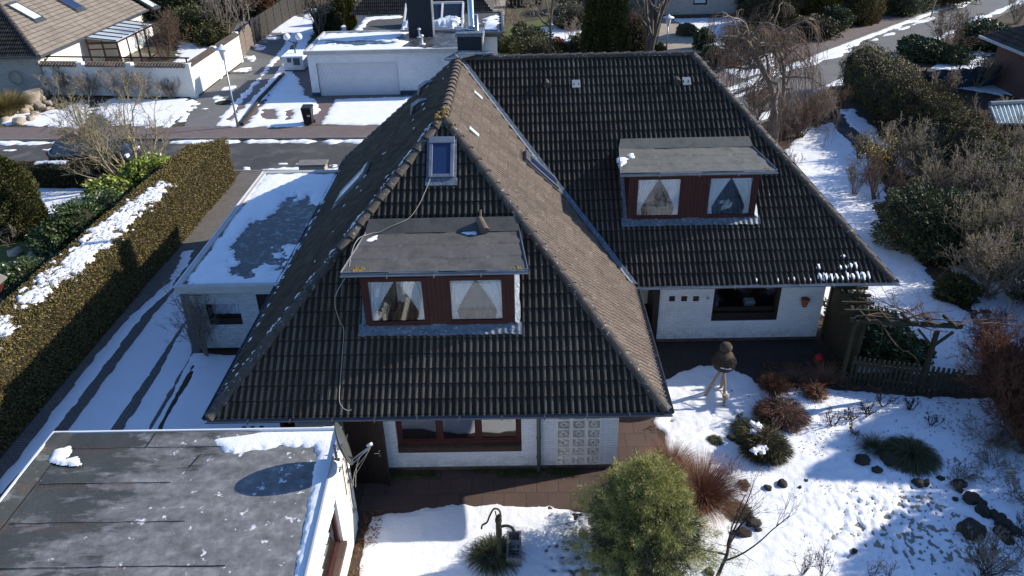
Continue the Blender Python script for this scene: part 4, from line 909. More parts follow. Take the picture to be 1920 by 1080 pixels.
# dark bitumen seams, each its own part
rs = random.Random(4)
for k in range(0, 7):
    y = ny1-.45-k*1.04
    if y < 8.5: break
    g = MB(); x = nx0+.45; pts = []
    while x < min(nr(y)-.1, (-4.6, -7.0, -6.2, -5.2, -4.6, -4.6, -4.6)[k]):
        pts.append((x, y+rs.uniform(-.008, .008)+.01, 2.535+max(0, 1-(x-nx0)/.42)*.11)); x += .22
    for i in range(len(pts)-1): g.bar(pts[i], (pts[i+1][0]+.01, pts[i+1][1], pts[i+1][2]), rs.uniform(.006, .016), .006)
    g.build('bitumen_seam', M['black_plastic'], ng)
for x, ya, yb in ((-7.9, 12.82, 12.42), (-6.75, 12.2, 11.8), (nx0+.43, 12.44, 8.6), (nx0+.2, 12.8, 12.45)):
    n_ = 8; g = MB()
    for i in range(n_):
        t0, t1 = i/n_, (i+1)/n_; g.bar((x+rs.uniform(-.01, .01)-.1*t0, ya+(yb-ya)*t0, 2.548+(.09 if ya > 12.5 else 0)*(1-t0)), (x-.1*t1, ya+(yb-ya)*t1, 2.548+(.09 if ya > 12.5 else 0)*(1-t1)), .012, .008)
    g.build('bitumen_seam', M['black_plastic'], ng)
Zr = 2.545
snow([[(362, 822), (410, 818), (420, 806), (636, 800), (638, 850), (610, 1000), (590, 1110), (548, 1110), (572, 980), (588, 900), (598, 850), (590, 835), (530, 833), (440, 846), (415, 838), (395, 830)]], name='snow_layer', parent=ng, z=Zr, res=.03, rag=.035, rscale=7, thick=.035, und=.006, seed=72, w=.08)
snow([[(94, 862), (104, 842), (128, 836), (132, 848), (112, 862), (140, 858), (146, 868), (120, 868)]], name='snow_layer', parent=ng, z=Zr+.05, res=.03, rag=.03, rscale=7, thick=.03, und=.006, seed=73)
# walls
yb_ = 12.75
g = MB(); facade(g, 'y', yb_-.25, .25, -9.9, -3.86, 0, 2.22)
wy0, wy1 = 8.2, 11.35
facade(g, 'x', -4.05, .22, ny0+.2, yb_-.25, 0, 2.22, [(wy0, wy1, .75, 2.2)]); facade(g, 'x', -9.9, .22, ny0+.2, yb_-.25, 0, 2.22); g.build('wall', M['render_white'], ng)
g = MB(); g.box(-3.98, -3.90, wy0, wy0+.08, .86, 2.2); g.box(-3.98, -3.90, wy1-.08, wy1, .86, 2.2); g.box(-3.98, -3.90, wy0, wy1, .86, .94); g.box(-3.98, -3.90, wy0, wy1, 2.12, 2.2)
w_ = g.build('window', M['red_wood'], ng); g = MB(); g.box(-3.95, -3.94, wy0+.08, wy1-.08, .94, 2.12); g.build('pane', M['glass'], w_)
g = MB(); g.box(-4.05, -3.76, wy0-.02, wy1+.02, .75, .855); g.build('sill', M['patio_slabs'], w_); room('interior', -6.5, -4.06, 7.8, 12.4, .2, 2.2, ng)
# pipes and knobs on the corner wall
g = MB(); g.tube([(-3.80, 12.35, 2.45), (-3.79, 12.35, 1.6), (-3.79, 12.3, 1.1), (-3.79, 12.32, .7)], .02, 6); g.tube([(-3.80, 12.05, 2.4), (-3.80, 12.02, 1.5)], .012, 6)
for z in (1.9, 1.6, .72): g.lathe([(.04, -.03), (.05, 0), (.04, .04)], (-3.78, 12.33, z), 8)
g.build('pipe', M['zinc_dark'], ng)

# satellite dish
sd_ = thing('satellite_dish', 'grey satellite dish on a mast at the foreground garage roof edge, seen edge-on', 'satellite dish', (-3.86, 11.95, 2.3))
dc = np.array((-3.60, 11.75, 3.16)); dn = np.array((.93, .27, .24)); dn /= np.linalg.norm(dn)
e1 = np.cross((0, 0, 1.), dn); e1 /= np.linalg.norm(e1); e2 = np.cross(dn, e1)
g = MB(); vs = []; R_, nr_, na = .47, 8, 32
for s_ in (0, -.012):
    for i in range(nr_+1):
        for k in range(na):
            r = R_*i/nr_; t = 2*math.pi*k/na; vs.append(dc+e1*r*.93*math.cos(t)+e2*r*math.sin(t)+dn*(s_-.09+.09*(r/R_)**2+(.012 if i == nr_ and s_ == 0 else 0)))
n0 = (nr_+1)*na; f = []
for i in range(nr_):
    for k in range(na):
        q = (i*na+k, i*na+(k+1) % na, (i+1)*na+(k+1) % na, (i+1)*na+k); f.append(q); f.append(tuple(n0+j for j in q[::-1]))
f += [(nr_*na+k, nr_*na+(k+1) % na, n0+nr_*na+(k+1) % na, n0+nr_*na+k) for k in range(na)]
g.add(vs, f); g.build('dish', M['dish_grey'], sd_, True)
lnb = dc+dn*.52-e2*.30
g = MB(); g.tube([dc-e2*.46, lnb-dn*.03], .017, 6); g.tube([dc-e2*.40-e1*.2, lnb-dn*.06-e2*.02], .007, 5)
g.bar(dc-dn*.12-e2*.05, dc-dn*.05+e2*.1, .16, .10); g.build('arm', M['zinc'], sd_)
g = MB(); d0 = lnb-dn*.02+e2*.03; g.tube([d0, d0-dn*.05, d0-dn*.12], [.032, .032, .024], 12); g.build('lnb', M['fascia_white'], sd_, True)
g = MB(); g.tube([(-3.86, 11.95, 1.9), (-3.86, 11.95, 2.95)], .026, 10); g.tube([(-3.86, 11.95, 2.92), tuple(dc-dn*.12)], .022, 8); g.bar((-3.98, 11.95, 2.55), (-3.80, 11.95, 2.55), .08, .05); g.tube([(-3.90, 12.0, 2.6), (-3.80, 12.15, 2.75), (-3.78, 12.1, 2.6)], .01, 5)
g.build('mast', M['zinc_dark'], sd_)
g = MB(); c0 = lnb-dn*.1
for k in range(3):
    pts = [tuple(c0+(0, .02*k, -.02))]
    for i in range(1, 10):
        t = i/9; pts.append((c0[0]-.45*t+.06*math.sin(t*5+k), c0[1]+.03*k+.05*math.sin(t*7+k*2), c0[2]-.02-1.1*t+.5*t*(1-t)))
    g.tube(pts, .006, 4)
g.build('cable', M['cable_white'], sd_)
# board gate between garage and house
gt = thing('garden_gate', 'tall dark brown board gate between foreground garage and white house wall', 'gate', (-3.2, 13.3, 0))
p0, p1 = np.array((-4.02, 13.62, 0)), np.array((-3.22, 13.62, 0))
q0, q1 = np.array(xy(668, 905)+(0,)), np.array(xy(728, 908)+(0,))
g = MB(); nb = 7
for i in range(nb):
    a = q0+(q1-q0)*i/nb; b = q0+(q1-q0)*(i+.96)/nb; g.bar(a+(0, 0, 1.02), b+(0, 0, 1.02), .03, 2.0)
g.build('boards', M['brown_wood'], gt)
g = MB(); 
for e_, s_ in ((q0, -.03), (q1, .03)): g.box(e_[0]+s_-.03, e_[0]+s_+.03, e_[1]-.05, e_[1]+.05, 0, 2.06)
g.bar(q0+(0, .04, 1.9), q1+(0, .04, 1.9), .04, .08); g.build('gate_frame', M['brown_wood'], gt)
g = MB(); hp = q1+np.array((-.10, -.03, 1.02)); g.box(hp[0]-.02, hp[0]+.02, hp[1]-.012, hp[1], hp[2]-.1, hp[2]+.1); g.tube([hp+(0, -.01, .05), hp+(0, -.06, .05), hp+(-.11, -.06, .05)], .01, 6); g.build('handle', M['steel'], gt)
# low dark rail fence behind the near garage, under the left eave
rf = thing('rail_fence', 'low black slatted fence under the left eave above the snow', 'fence', (-6.5, 14.4, 0))
for k, (a, b) in enumerate(((454, 788), (470, 788), (487, 788))):
    x, y, z = aty(a, b, 14.0); g = MB(); g.box(x-.045, x+.045, 13.97, 14.03, 0, 1.75); g.build('post', M['black_plastic'], rf)
g = MB(); x0 = aty(454, 788, 14.0)[0]; x1 = aty(487, 788, 14.0)[0]; g.box(x0, x1, 14.031, 14.06, .5, .58); g.box(x0, x1, 14.031, 14.06, 1.2, 1.28); g.build('rail', M['black_plastic'], rf)
# white cable from the roof window down over the dormer
kf_ = 4.9/5.81
def onf(a, b, o=.08): 
    p = onplane(a, b, (0, -kf_, 1), ZE-13.31*kf_); return (p[0], p[1]-o*.64, p[2]+o*.9)
pts = [onf(809, 333), onf(800, 358), onf(785, 390), onf(768, 412)]
def ond(a, b):
    z = 5.50; x, y, _ = at(a, b, z); return (x, y, z)
pts += [onf(748, 424, .12), onf(733, 430, .12), ond(712, 435), ond(698, 437), ond(686, 441), ond(674, 446)]
pts += [at(664, 460, 5.50), at(657, 485, 5.46), at(652, 512, 5.40)]
p_ = onf(652, 560); pts += [(p_[0], 14.36, 5.0), (p_[0], 14.40, 4.4)]
pts += [onf(646, 620), onf(644, 660), onf(641, 700), onf(638, 740), onf(639, 758), onf(646, 768), onf(655, 772), onf(660, 770)]
def smooth_pts(P, k=5):
    P = [np.array(p, float) for p in P]; out = []
    for i in range(len(P)-1):
        a, b, c_, d = P[max(i-1, 0)], P[i], P[i+1], P[min(i+2, len(P)-1)]
        for j in range(k):
            t = j/k; out.append(.5*((2*b)+(-a+c_)*t+(2*a-5*b+4*c_-d)*t*t+(-a+3*b-3*c_+d)*t**3))
    return out+[P[-1]]
g = MB(); g.tube(smooth_pts(pts, 4), .008, 5); tag(g.build('cable', M['cable_white'], None, True), 'thin pale cable running from roof window over the left dormer down the tiles', 'cable')
# yellow lichen on the dormer felts, small snow rests, snow on tiles
def clump(name, pts_, r0, r1, mt, parent, seed):
    rs = random.Random(seed); g = MB()
    for p in pts_: 
        r = rs.uniform(r0, r1); g.lathe([(r, -.01), (r*.9, r*.3), (r*.4, r*.5), (.002, r*.55)], p, 7)
    return g.build(name, M[mt], parent, True)
rs = random.Random(8)
clump('lichen', [(-3.68+abs(rs.gauss(0, .14)), 14.66+abs(rs.gauss(0, .08)), 5.46) for _ in range(120)], .008, .028, 'moss_yellow', d1, 1)
clump('lichen', [(-.02-abs(rs.gauss(0, .1)), 14.66+abs(rs.gauss(0, .07)), 5.46) for _ in range(25)], .008, .028, 'moss_yellow', d1, 3)
clump('lichen', [(7.0-abs(rs.gauss(0, .1)), 20.28+abs(rs.gauss(0, .06)), 5.40) for _ in range(25)], .01, .03, 'moss_yellow', d2, 2)
def spot(poly, z, parent, seed, zf=None, res=.025, thick=.018):
    me = snow_mesh('snow_patch', [poly], res=res, thick=thick, rag=.05, rscale=7, z0=z, und=.004, seed=seed, w=.06, zf=zf); link('snow_patch', me, M['snow'], parent, True, True)
spot([xy(a, b, 5.53) for a, b in ((680, 446), (706, 435), (704, 442), (690, 449))], 5.50, d1, 81, zf=lambda X, Y: 5.44+0*Y)
spot([xy(a, b, 5.5) for a, b in ((1160, 289), (1174, 288), (1177, 297), (1164, 306))], 5.42, d2, 82, zf=lambda X, Y: 5.375+(Y-20.24)*.012)
spot([xy(a, b, 5.5) for a, b in ((1180, 281), (1188, 280), (1187, 288), (1180, 288))], 5.42, d2, 83, zf=lambda X, Y: 5.375+(Y-20.24)*.012)
spot([xy(a, b, 5.55) for a, b in ((870, 428), (893, 426), (892, 433), (875, 433))], 5.5, d1, 84, zf=lambda X, Y: 5.44+0*Y)
# snow lying in the tile pans at the wing's right corner
kw = 4.9/6.41; me_list = []; rs = random.Random(12); g = MB()
for (row, x0, x1) in ((0, 8.35, 9.85), (1, 8.95, 9.45), (0, 7.15, 8.2), (2, 9.0, 9.05), (0, 6.35, 6.6), (1, 8.35, 8.5)):
    x = x0
    while x < x1:
        dense = x0 > 8; L = rs.uniform(.12, .33) if dense else rs.uniform(.06, .16); vb = .02+row*.345+rs.uniform(.0, .08); w = rs.uniform(.05, .088) if dense else rs.uniform(.02, .045)
        if dense or rs.random() < .7:
            cx = 10.41-.0; xs_ = (round((x-3.03)/.15)+.68)*.15+3.03; n_ = 9; vs = []
            ring = []
            for k in range(14):
                t = 2*math.pi*k/14; rr = 1+rs.uniform(-.35, .30); ring.append((xs_+w*rr*math.cos(t), vb+L/2+L/2*rr*math.sin(t)))
            def P3(a, v_, h): return (a, 18.83+v_*math.cos(math.atan(kw)), ZE+v_*math.sin(math.atan(kw))+h)
            vs = [P3(a, b, -.02) for a, b in ring]+[P3(xs_+(a-xs_)*.7, vb+L/2+(b-vb-L/2)*.8, .015) for a, b in ring]+[P3(xs_, vb+L/2, .025)]
            g.add(vs, [(k, (k+1) % 14, 14+(k+1) % 14, 14+k) for k in range(14)]+[(14+k, 14+(k+1) % 14, 28) for k in range(14)])
        x += .15
g.build('snow_patch', M['snow'], house, True)
# frost crumbs on shaded slope along the hip
g = MB(); rs = random.Random(21); A_, B_ = np.array(FL), np.array(AP); sl_ = np.array((-kr, 0, 1.)); sl_ /= np.linalg.norm(sl_)
dn = np.array((-1., 0, -kr)); dn /= np.linalg.norm(dn)
for k in range(150):
    t = rs.uniform(.45, 1) if k % 3 else rs.uniform(.05, .5); p = A_+(B_-A_)*t+np.array((0, 1., 0))*rs.uniform(.2, .75)+(0.0, 0, 0)
    if rs.random() < .2: p = np.array((0, rs.uniform(0, 8), 0))+A_+(B_-A_)*rs.uniform(.3, .95)
    if k > 125: p = np.array((-6.85, rs.uniform(14, 25), 2.72))
    p = p+sl_*.035; L = rs.uniform(.03, .11); w = rs.uniform(.015, .035); y = np.array((0, 1., 0))
    g.add([p-y*w-dn*L, p+y*w-dn*L*.8, p+y*w*.8+dn*L, p-y*w+dn*L*.7, p+sl_*.025], [(0, 1, 4), (1, 2, 4), (2, 3, 4), (3, 0, 4)])
tag(g.build('snow_crumbs', M['snow'], house), kind='stuff')
# ---------------------------------------------------------------- neighbours' buildings
NX = np.array
# far double garage
fg = thing('far_garage', 'white brick double garage with snowy flat roof across the street', 'garage', (-8, 50, 0))
fy = 47.9; fx0 = -13.0; fx1 = aty(903, 110, fy)[0]; dx0 = aty(597, 150, fy)[0]; dx1 = aty(749, 150, fy)[0]; dz1 = aty(670, 117, fy)[2]; ZG = 2.8
g = MB(); facade(g, 'y', fy, .25, fx0+.1, fx1-.1, .1, 2.62, [(dx0, dx1, .1, dz1)]); facade(g, 'x', fx0+.1, .25, fy+.25, 53.2, .1, 2.62); facade(g, 'x', fx1-.35, .25, fy+.25, 53.2, .1, 2.62); facade(g, 'y', 53.2, .25, fx0+.1, fx1-.1, .1, 2.62); g.build('wall', M['white_brick'], fg)
g = MB(); g.box(fx0+.12, dx0, fy+.03, fy+.24, -.05, .28); g.box(dx1, fx1-.12, fy-.01, fy+.24, -.05, .28); g.box(fx0+.08, dx0+.02, fy-.015, fy+.02, -.05, .27); g.build('plinth', M['blue_trim'], fg)
g = MB(); n_ = 60; w = (dx1-dx0)/n_
for i in range(n_): g.box(dx0+i*w+.008, dx0+(i+1)*w-.008, fy+.10, fy+.13, .02, dz1-.02)
g.box(dx0, dx1, fy+.13, fy+.16, .0, dz1); g.build('garage_door', M['metal_paint'], fg)
g = MB(); g.box(dx0-.09, dx0, fy-.01, fy+.1, .0, dz1+.08); g.box(dx1, dx1+.09, fy-.01, fy+.1, 0, dz1+.08); g.box(dx0, dx1, fy-.01, fy+.1, dz1, dz1+.08); g.build('door_frame', M['fascia_white'], fg)
g = MB(); g.box(fx0-.05, fx1+.05, fy-.2, 53.5, 2.62, 2.72); g.box(fx0-.05, fx1+.05, fy-.2, fy-.05, 2.721, 2.84); g.box(fx0-.05, fx0+.1, fy-.05, 53.5, 2.721, 2.84); g.box(fx1-.1, fx1+.05, fy-.05, 53.5, 2.721, 2.84); g.box(fx0+.1, fx1-.1, 53.4, 53.5, 2.721, 2.84); g.build('fascia', M['fascia'], fg)
icy_top('felt_roof', [(fx0+.1, fy-.05), (fx1-.1, fy-.05), (fx1-.1, 53.4), (fx0+.1, 53.4)], 2.73, fg, 'wet_felt', res=.15)
snow([[(fx0+.1, fy-.04), (-4.5, fy-.04), (-5.5, fy+.4), (-7.2, fy+.9), (-7.0, 50.2), (-8, 51.5), (-7, 53.3), (fx0+.1, 53.3)]], name='snow_layer', parent=fg, px=False, z=2.735, res=.08, rag=.15, thick=.06, seed=101,
     cap=lambda X, Y: (np.sqrt(((X+9.8)/2.0)**2+((Y-50.3)/.8)**2)-1)*.8+fbm(X*1.1, Y*2, 3, 5)*1.3)
c0 = at(767, 68, 2.8); c1 = at(811, 68, 2.8)
g = MB(); g.box(c0[0], c1[0], c0[1], c0[1]+1.1, 2.74, 8.2); cc = g.build('chimney', M['slate_black'], fg); g = MB(); g.box(c1[0]+.002, c1[0]+.05, c0[1], c0[1]+1.1, 2.74, 8.2); g.build('lead_edge', M['zinc'], cc)
for a, b in ((787, 70), (792, 83)):
    p = at(a, b, 2.75); g = MB(); g.lathe([(.22, 0), (.2, .04), (.06, .06), (.06, .45), (.12, .47), (.12, .55), (.05, .6)], p, 10); g.build('vent_pipe', M['fascia_white'], fg, True)
# meter kiosk beside it, with two globe lamps
ki = thing('meter_kiosk', 'small white flat-roofed kiosk with vent grilles left of the far garage', 'kiosk', (-15.6, 54.4, 0))
kx0, kx1 = aty(534, 134, 54.3)[0], aty(571, 134, 54.3)[0]; kz = aty(550, 105, 54.3)[2]
g = MB(); g.box(kx0, kx1, 54.3, 56.2, .12, kz-.08); g.build('wall', M['white_brick'], ki); g = MB(); g.box(kx0-.08, kx1+.08, 54.2, 56.3, kz-.08, kz); g.build('roof', M['snow'], ki, bevel=.02)
g = MB(); g.box(kx0+.02, kx1-.02, 54.28, 56.1, -.05, .13); g.build('plinth', M['blue_trim'], ki)
for (a, b, c_, d) in ((539, 117, 545, 109), (551, 122, 561, 109)):
    p, q = aty(a, b, 54.3), aty(c_, d, 54.3); g = MB()
    for k in range(5): z = p[2]+(q[2]-p[2])*k/5; g.box(p[0], q[0], 54.26, 54.30, z, z+(q[2]-p[2])*.14)
    g.box(p[0], q[0], 54.285, 54.299, p[2], q[2]); g.build('vent_grille', M['zinc_dark'], ki)
gl_ = thing('globe_lamp', 'post with two white glass globe lamps above the white kiosk', 'lamp', (-14.6, 55.2, kz))
pb = NX((aty(553, 95, 55.2)[0], 55.2, 0)); zt = aty(553, 78, 55.2)[2]
g = MB(); g.tube([pb+(0, 0, kz), pb+(0, 0, zt)], .05, 8); g.tube([pb+(-.42, 0, zt+.12), pb+(0, 0, zt-.1), pb+(.42, 0, zt+.12)], .035, 6); g.build('post', M['zinc_dark'], gl_)
for s in (-1, 1):
    g = MB(); g.lathe([(.02, -.24)]+[(.24*math.sin(t), -.24*math.cos(t)) for t in (math.pi*k/8 for k in range(1, 8))]+[(.02, .24)], tuple(pb+(s*.42, 0, zt+.33)), 14); g.build('globe', M['curtain'], gl_, True)

# house behind the far garage
fh = thing('far_house', 'dark tiled house with flat-roofed extension and white roof lantern behind the far garage', 'house', (-6, 62, 0))
q = [at(*p) for p in ((663, 60, 2.7), (686, 31, 2.7), (940, 24, 2.7), (943, 62, 2.7))]
g = MB(); g.prism([p[:2] for p in q], 2.45, 2.72); g.build('flat_roof', M['felt'], fh); g = MB(); g.prism([(p[0]+(.4 if i in (0, 1) else -.4), p[1]+(.3 if i in (0, 3) else -.1)) for i, p in enumerate(q)], 0, 2.45); g.build('extension_wall', M['white_brick'], fh)
for i in range(4):
    a, b = NX(q[i]), NX(q[(i+1) % 4]); g = MB(); g.bar(a+(0, 0, .04), b+(0, 0, .04), .14, .12); g.build('roof_rim', M['zinc_dark'], fh)
snow([[at(*p)[:2] for p in ((664, 59, 2.7), (686, 33, 2.7), (752, 30, 2.7), (752, 34, 2.7), (694, 38, 2.7), (675, 59, 2.7))]], name='snow_layer', parent=fh, px=False, z=2.725, res=.12, rag=.15, thick=.05, seed=110)
snow([[at(*p)[:2] for p in ((905, 50, 2.7), (908, 35, 2.7), (934, 30, 2.7), (934, 57, 2.7), (900, 58, 2.7))]], name='snow_layer', parent=fh, px=False, z=2.725, res=.1, rag=.35, thick=.04, seed=111)
e0, e1 = at(664, 27, 2.75), at(925, 24, 2.75); yy = (e0[1]+e1[1])/2; ex0, ex1 = e0[0]-.3, e1[0]
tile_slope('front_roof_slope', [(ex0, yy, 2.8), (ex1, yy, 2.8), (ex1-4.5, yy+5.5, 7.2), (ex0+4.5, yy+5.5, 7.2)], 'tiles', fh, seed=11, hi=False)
g = MB(); g.poly([(ex1, yy, 2.8), (ex1, yy+11, 2.8), (ex1-4.5, yy+5.5, 7.2)]); g.poly([(ex0, yy+11, 2.8), (ex0, yy, 2.8), (ex0+4.5, yy+5.5, 7.2)]); g.poly([(ex1, yy+11, 2.8), (ex0, yy+11, 2.8), (ex0+4.5, yy+5.5, 7.2), (ex1-4.5, yy+5.5, 7.2)]); g.build('roof_slope', M['tiles_grey'], fh)
g = MB(); g.box(ex0+.5, ex1-.5, yy+.5, yy+10.5, 0, 2.79); g.build('wall', M['white_brick'], fh)
# white glazed lantern
lb = [at(*p) for p in ((757, 57, 2.75), (866, 57, 2.75))]; ly = lb[0][1]; la, lc = lb[0][0], lb[1][0]; ltz = aty(810, 6, ly+2.4)[2]
g = MB()
for x in (la, (la+lc)*.5+.55, lc): g.bar((x, ly, 2.8), (x, ly+2.4, ltz), .12, .14); 
g.bar((la, ly+2.4, ltz), (lc, ly+2.4, ltz), .14, .16); g.bar((la, ly+.02, 2.85), (lc, ly+.02, 2.85), .12, .16); lt_ = g.build('roof_lantern', M['fascia_white'], fh)
g = MB(); g.slab([(la, ly+.03, 2.84), (lc, ly+.03, 2.84), (lc, ly+2.4, ltz-.03), (la, ly+2.4, ltz-.03)], (0, -1, 1.2), .02); g.build('glass', M['glass_dark'], lt_)
g = MB(); g.add([(lc, ly, 2.78), (lc, ly+2.4, ltz), (lc, ly+2.4, 2.78), (la, ly, 2.78), (la, ly+2.4, ltz), (la, ly+2.4, 2.78)], [(0, 2, 1), (3, 4, 5), (2, 5, 4, 1)]); g.build('lantern_side', M['fascia_white'], lt_)
snow([[(la+.1, ly+.05), (lc-.1, ly+.05), (lc-.2, ly+.7), (la+.2, ly+.6)]], name='snow_patch', parent=lt_, px=False, z=2.9, res=.07, rag=.25, thick=.25, seed=112, zf=lambda X, Y: 2.88+(Y-ly)*(ltz-2.8)/2.4)

# house top left
lh = thing('bungalow', 'bungalow with pale weathered roof and skylights at upper left behind boulders', 'house', (-36, 55, 0))
c = NX(at(73, 106, 2.6)); e = NX(at(267, 22, 2.6)); E = (e-c); Lh = np.linalg.norm(E); E /= Lh; Nn = NX((-E[1], E[0], 0))  # towards house centre (-X)
E2 = NX((-1, 0.02, 0)); E2 /= np.linalg.norm(E2); hw = 7.0; hr = 4.6
A = c-E*.0; Bk = c+E*(Lh+1); top0 = c+E*hw*.95+Nn*hw+(0, 0, hr); top1 = Bk-E*hw*.0+Nn*hw+(0, 0, hr); C2 = c+Nn*2*hw
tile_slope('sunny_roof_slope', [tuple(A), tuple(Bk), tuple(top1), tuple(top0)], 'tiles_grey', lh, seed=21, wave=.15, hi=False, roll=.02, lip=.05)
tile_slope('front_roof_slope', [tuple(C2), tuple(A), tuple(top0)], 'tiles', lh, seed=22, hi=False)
hip_tiles('hip_tiles', A, top0, 'ridge', lh, r=.14)
g = MB(); g.poly([tuple(Bk), tuple(Bk+Nn*2*hw), tuple(top1)]); g.poly([tuple(C2), tuple(top0), tuple(top1), tuple(Bk+Nn*2*hw)]); g.build('rear_roof_slope', M['tiles'], lh)
ins = .55; W0 = c+E*ins+Nn*ins; W1 = Bk-E*ins+Nn*ins
def wallbar(g, a, b, t, z0, z1): a = NX(a, float); b = NX(b, float); g.bar((a[0], a[1], (z0+z1)/2), (b[0], b[1], (z0+z1)/2), t, z1-z0)
g = MB(); wallbar(g, W0-Nn*.1, W1-Nn*.1, .25, 0, 2.55); g.build('side_wall', M['render_white'], lh)
g = MB(); wallbar(g, W0-E*.1-Nn*.2, C2+E*ins-E*.1, .3, 0, 2.55); fwall = g.build('front_wall', M['pale_brick'], lh)
g = MB(); p = NX(aty(29, 146, float((W0-E*.25)[1]-.12+.02*0))); g.tube([p+(.42*math.cos(t), 0, .42*math.sin(t)) for t in (2*math.pi*k/24 for k in range(25))], .035, 6); g.build('wreath', M['twig_grey'], lh)
g = MB(); wallbar(g, A-Nn*.04, Bk-Nn*.04, .12, 2.5, 2.62); wallbar(g, A-E*.05, C2-E*.05, .12, 2.5, 2.62); g.build('gutter', M['zinc_dark'], lh)
g = MB(); p = W0+E*.9-Nn*.25; g.tube([tuple(A+E*1.4-Nn*.02+(0, 0, -.1)), tuple(p+(0, 0, 2.3-2.6)), tuple(W0-Nn*.28+(0, 0, -.6)), tuple(W0-Nn*.28+(0, 0, -2.6))], .06, 6); g.build('downpipe', M['zinc_dark'], lh)
sn = np.cross(E, top1-Bk); sn /= np.linalg.norm(sn); sn = sn if sn[2] > 0 else -sn; up_s = np.cross(sn, E); up_s = up_s if up_s[2] > 0 else -up_s
for a, b, pm in ((46, 22, 'blind_pale'), (125, 4, 'skylight_glass'), (270, 2, 'blind_pale')):
    roof_window(onplane(a, b, sn, float(sn@c)), E, up_s, 1.1, 1.9, lh, pane=pm, frame='zinc_dark', name='skylight')
# conservatory
cv = thing('conservatory', 'lean-to conservatory with pale roof and brown frames behind the white garden wall', 'conservatory', (-30, 56, 0))
A_, B_, C_, D_ = NX(at(160, 71, 2.55)), NX(at(232, 38, 2.55)), NX(at(284, 45, 2.25)), NX(at(218, 77, 2.25))
g = MB(); g.slab([tuple(D_), tuple(C_), tuple(B_), tuple(A_)], (0.1, 0, 1), .06); rf_ = g.build('roof', M['poly_roof'], cv)
g = MB()
for k in range(0, 7):
    t = k/6; a = A_+(B_-A_)*t; b = D_+(C_-D_)*t; g.bar(a+(0, 0, .04), b+(0, 0, .04), .06, .05)
g.build('glazing_bar', M['brown_wood'], rf_)
fr_ = MB(); cz = lambda p, z: NX((p[0], p[1], z))
for k in range(5):
    t = k/4; p = D_+(C_-D_)*t; fr_.bar(cz(p, 0), cz(p, 2.2), .11, .11, up=(0, 1, 0))
for z in (2.16, .1): fr_.bar(cz(D_, z), cz(C_, z), .1, .1); fr_.bar(cz(A_, z), cz(D_, z), .1, .14)
fr_.bar(cz(A_, 1.75), cz(D_, 1.75), .08, .08); mid = (A_+D_)/2; fr_.bar(cz(mid, 0), cz(mid, 2.3), .1, .1, up=(0, 1, 0)); fr_.bar(cz(A_, 0), cz(A_, 2.4), .1, .1, up=(0, 1, 0)); fr_.build('frame', M['red_wood'], cv)
g = MB()
for k in range(4):
    t0, t1 = k/4, (k+1)/4; p, q_ = D_+(C_-D_)*t0, D_+(C_-D_)*t1; z0 = 1.0+.25*k*.5; g.add([tuple(cz(p, z0)), tuple(cz(q_, z0+.1)), tuple(cz(q_, 2.1)), tuple(cz(p, 2.1))], [(0, 1, 2, 3)])
g.build('blind', M['curtain'], cv)
g = MB(); g.add([tuple(cz(A_, .15)), tuple(cz(D_, .15)), tuple(cz(D_, 2.1)), tuple(cz(A_, 2.1))], [(0, 1, 2, 3)]); g.add([tuple(cz(D_, .15)), tuple(cz(C_, .15)), tuple(cz(C_, 2.1)), tuple(cz(D_, 2.1))], [(0, 1, 2, 3)]); g.build('glass', M['glass'], cv)
g = MB(); g.prism([A_[:2], B_[:2], C_[:2], D_[:2]], .01, .08); g.box((A_[0]+D_[0])/2-1, (A_[0]+D_[0])/2+.2, D_[1]+1.2, D_[1]+2.0, .08, .8); g.build('floor', M['path_slabs'], cv)

# white boundary walls with tile cap
P0, P1, P2 = NX(xy(74, 178)+(0,)), NX(xy(365, 183)+(0,)), NX(xy(451, 117)+(0,))
for nm, a, b, lab in (('garden_wall', P0, P1, 'long white rendered garden wall with brown tile cap behind the bare shrubs'), ('garden_wall', P1, P2, 'sunlit white rendered wall with mossy tile cap along the lane')):
    t_ = thing(nm, lab, 'wall', tuple(a), 0, 'white garden walls'); g = MB(); wallbar(g, a, b, .28, 0, 2.0); g.build('render', M['render_white'], t_)
    d = (b-a)/np.linalg.norm(b-a); sd = np.cross(d, (0, 0, 1.)); L_ = np.linalg.norm(b-a); g = MB(); k = 0
    while k*.21 < L_-.2:
        p = a+d*(k*.21+.12); gap = any(abs(k*.21-L_*f) < .3 for f in ((.33, .64) if nm and lab[0] == 'l' else (.5,)))
        if not gap: g.tube([tuple(p+sd*.30+(0, 0, 1.97)), tuple(p+(0, 0, 2.14)), tuple(p-sd*.30+(0, 0, 1.97))], .09, 6)
        k += 1
    g.build('tile_cap', M['dry_leaf'] if False else M['ridge_lichen'], t_)
    g = MB()
    for f in ((0, .33, .64, 1) if lab[0] == 'l' else (.5, 1)): p = a+d*L_*f; g.obox(p+(0, 0, 1.08), d, sd, (0, 0, 1), .2, .17, 1.08)
    g.build('pier', M['render_white'], t_)
    g = MB(); wallbar(g, a-sd*(.0), b, .30, -.02, .07); g.build('wall_foot', M['inner_dark'], t_)
rl = thing('rail', 'thin dark handrail running above the long white garden wall', 'rail', tuple(P0)); g = MB(); g.tube([tuple(P0+(0, .5, 2.35)), tuple(P1+(0, .5, 2.35))], .05, 6); g.build('tube', M['brown_wood'], rl)
g = MB()
for t in (0.02, .33, .64, .98): p = P0+(P1-P0)*t; g.tube([tuple(p+(0, .5, 0)), tuple(p+(0, .5, 2.35))], .05, 6)
g.build('post', M['brown_wood'], rl)
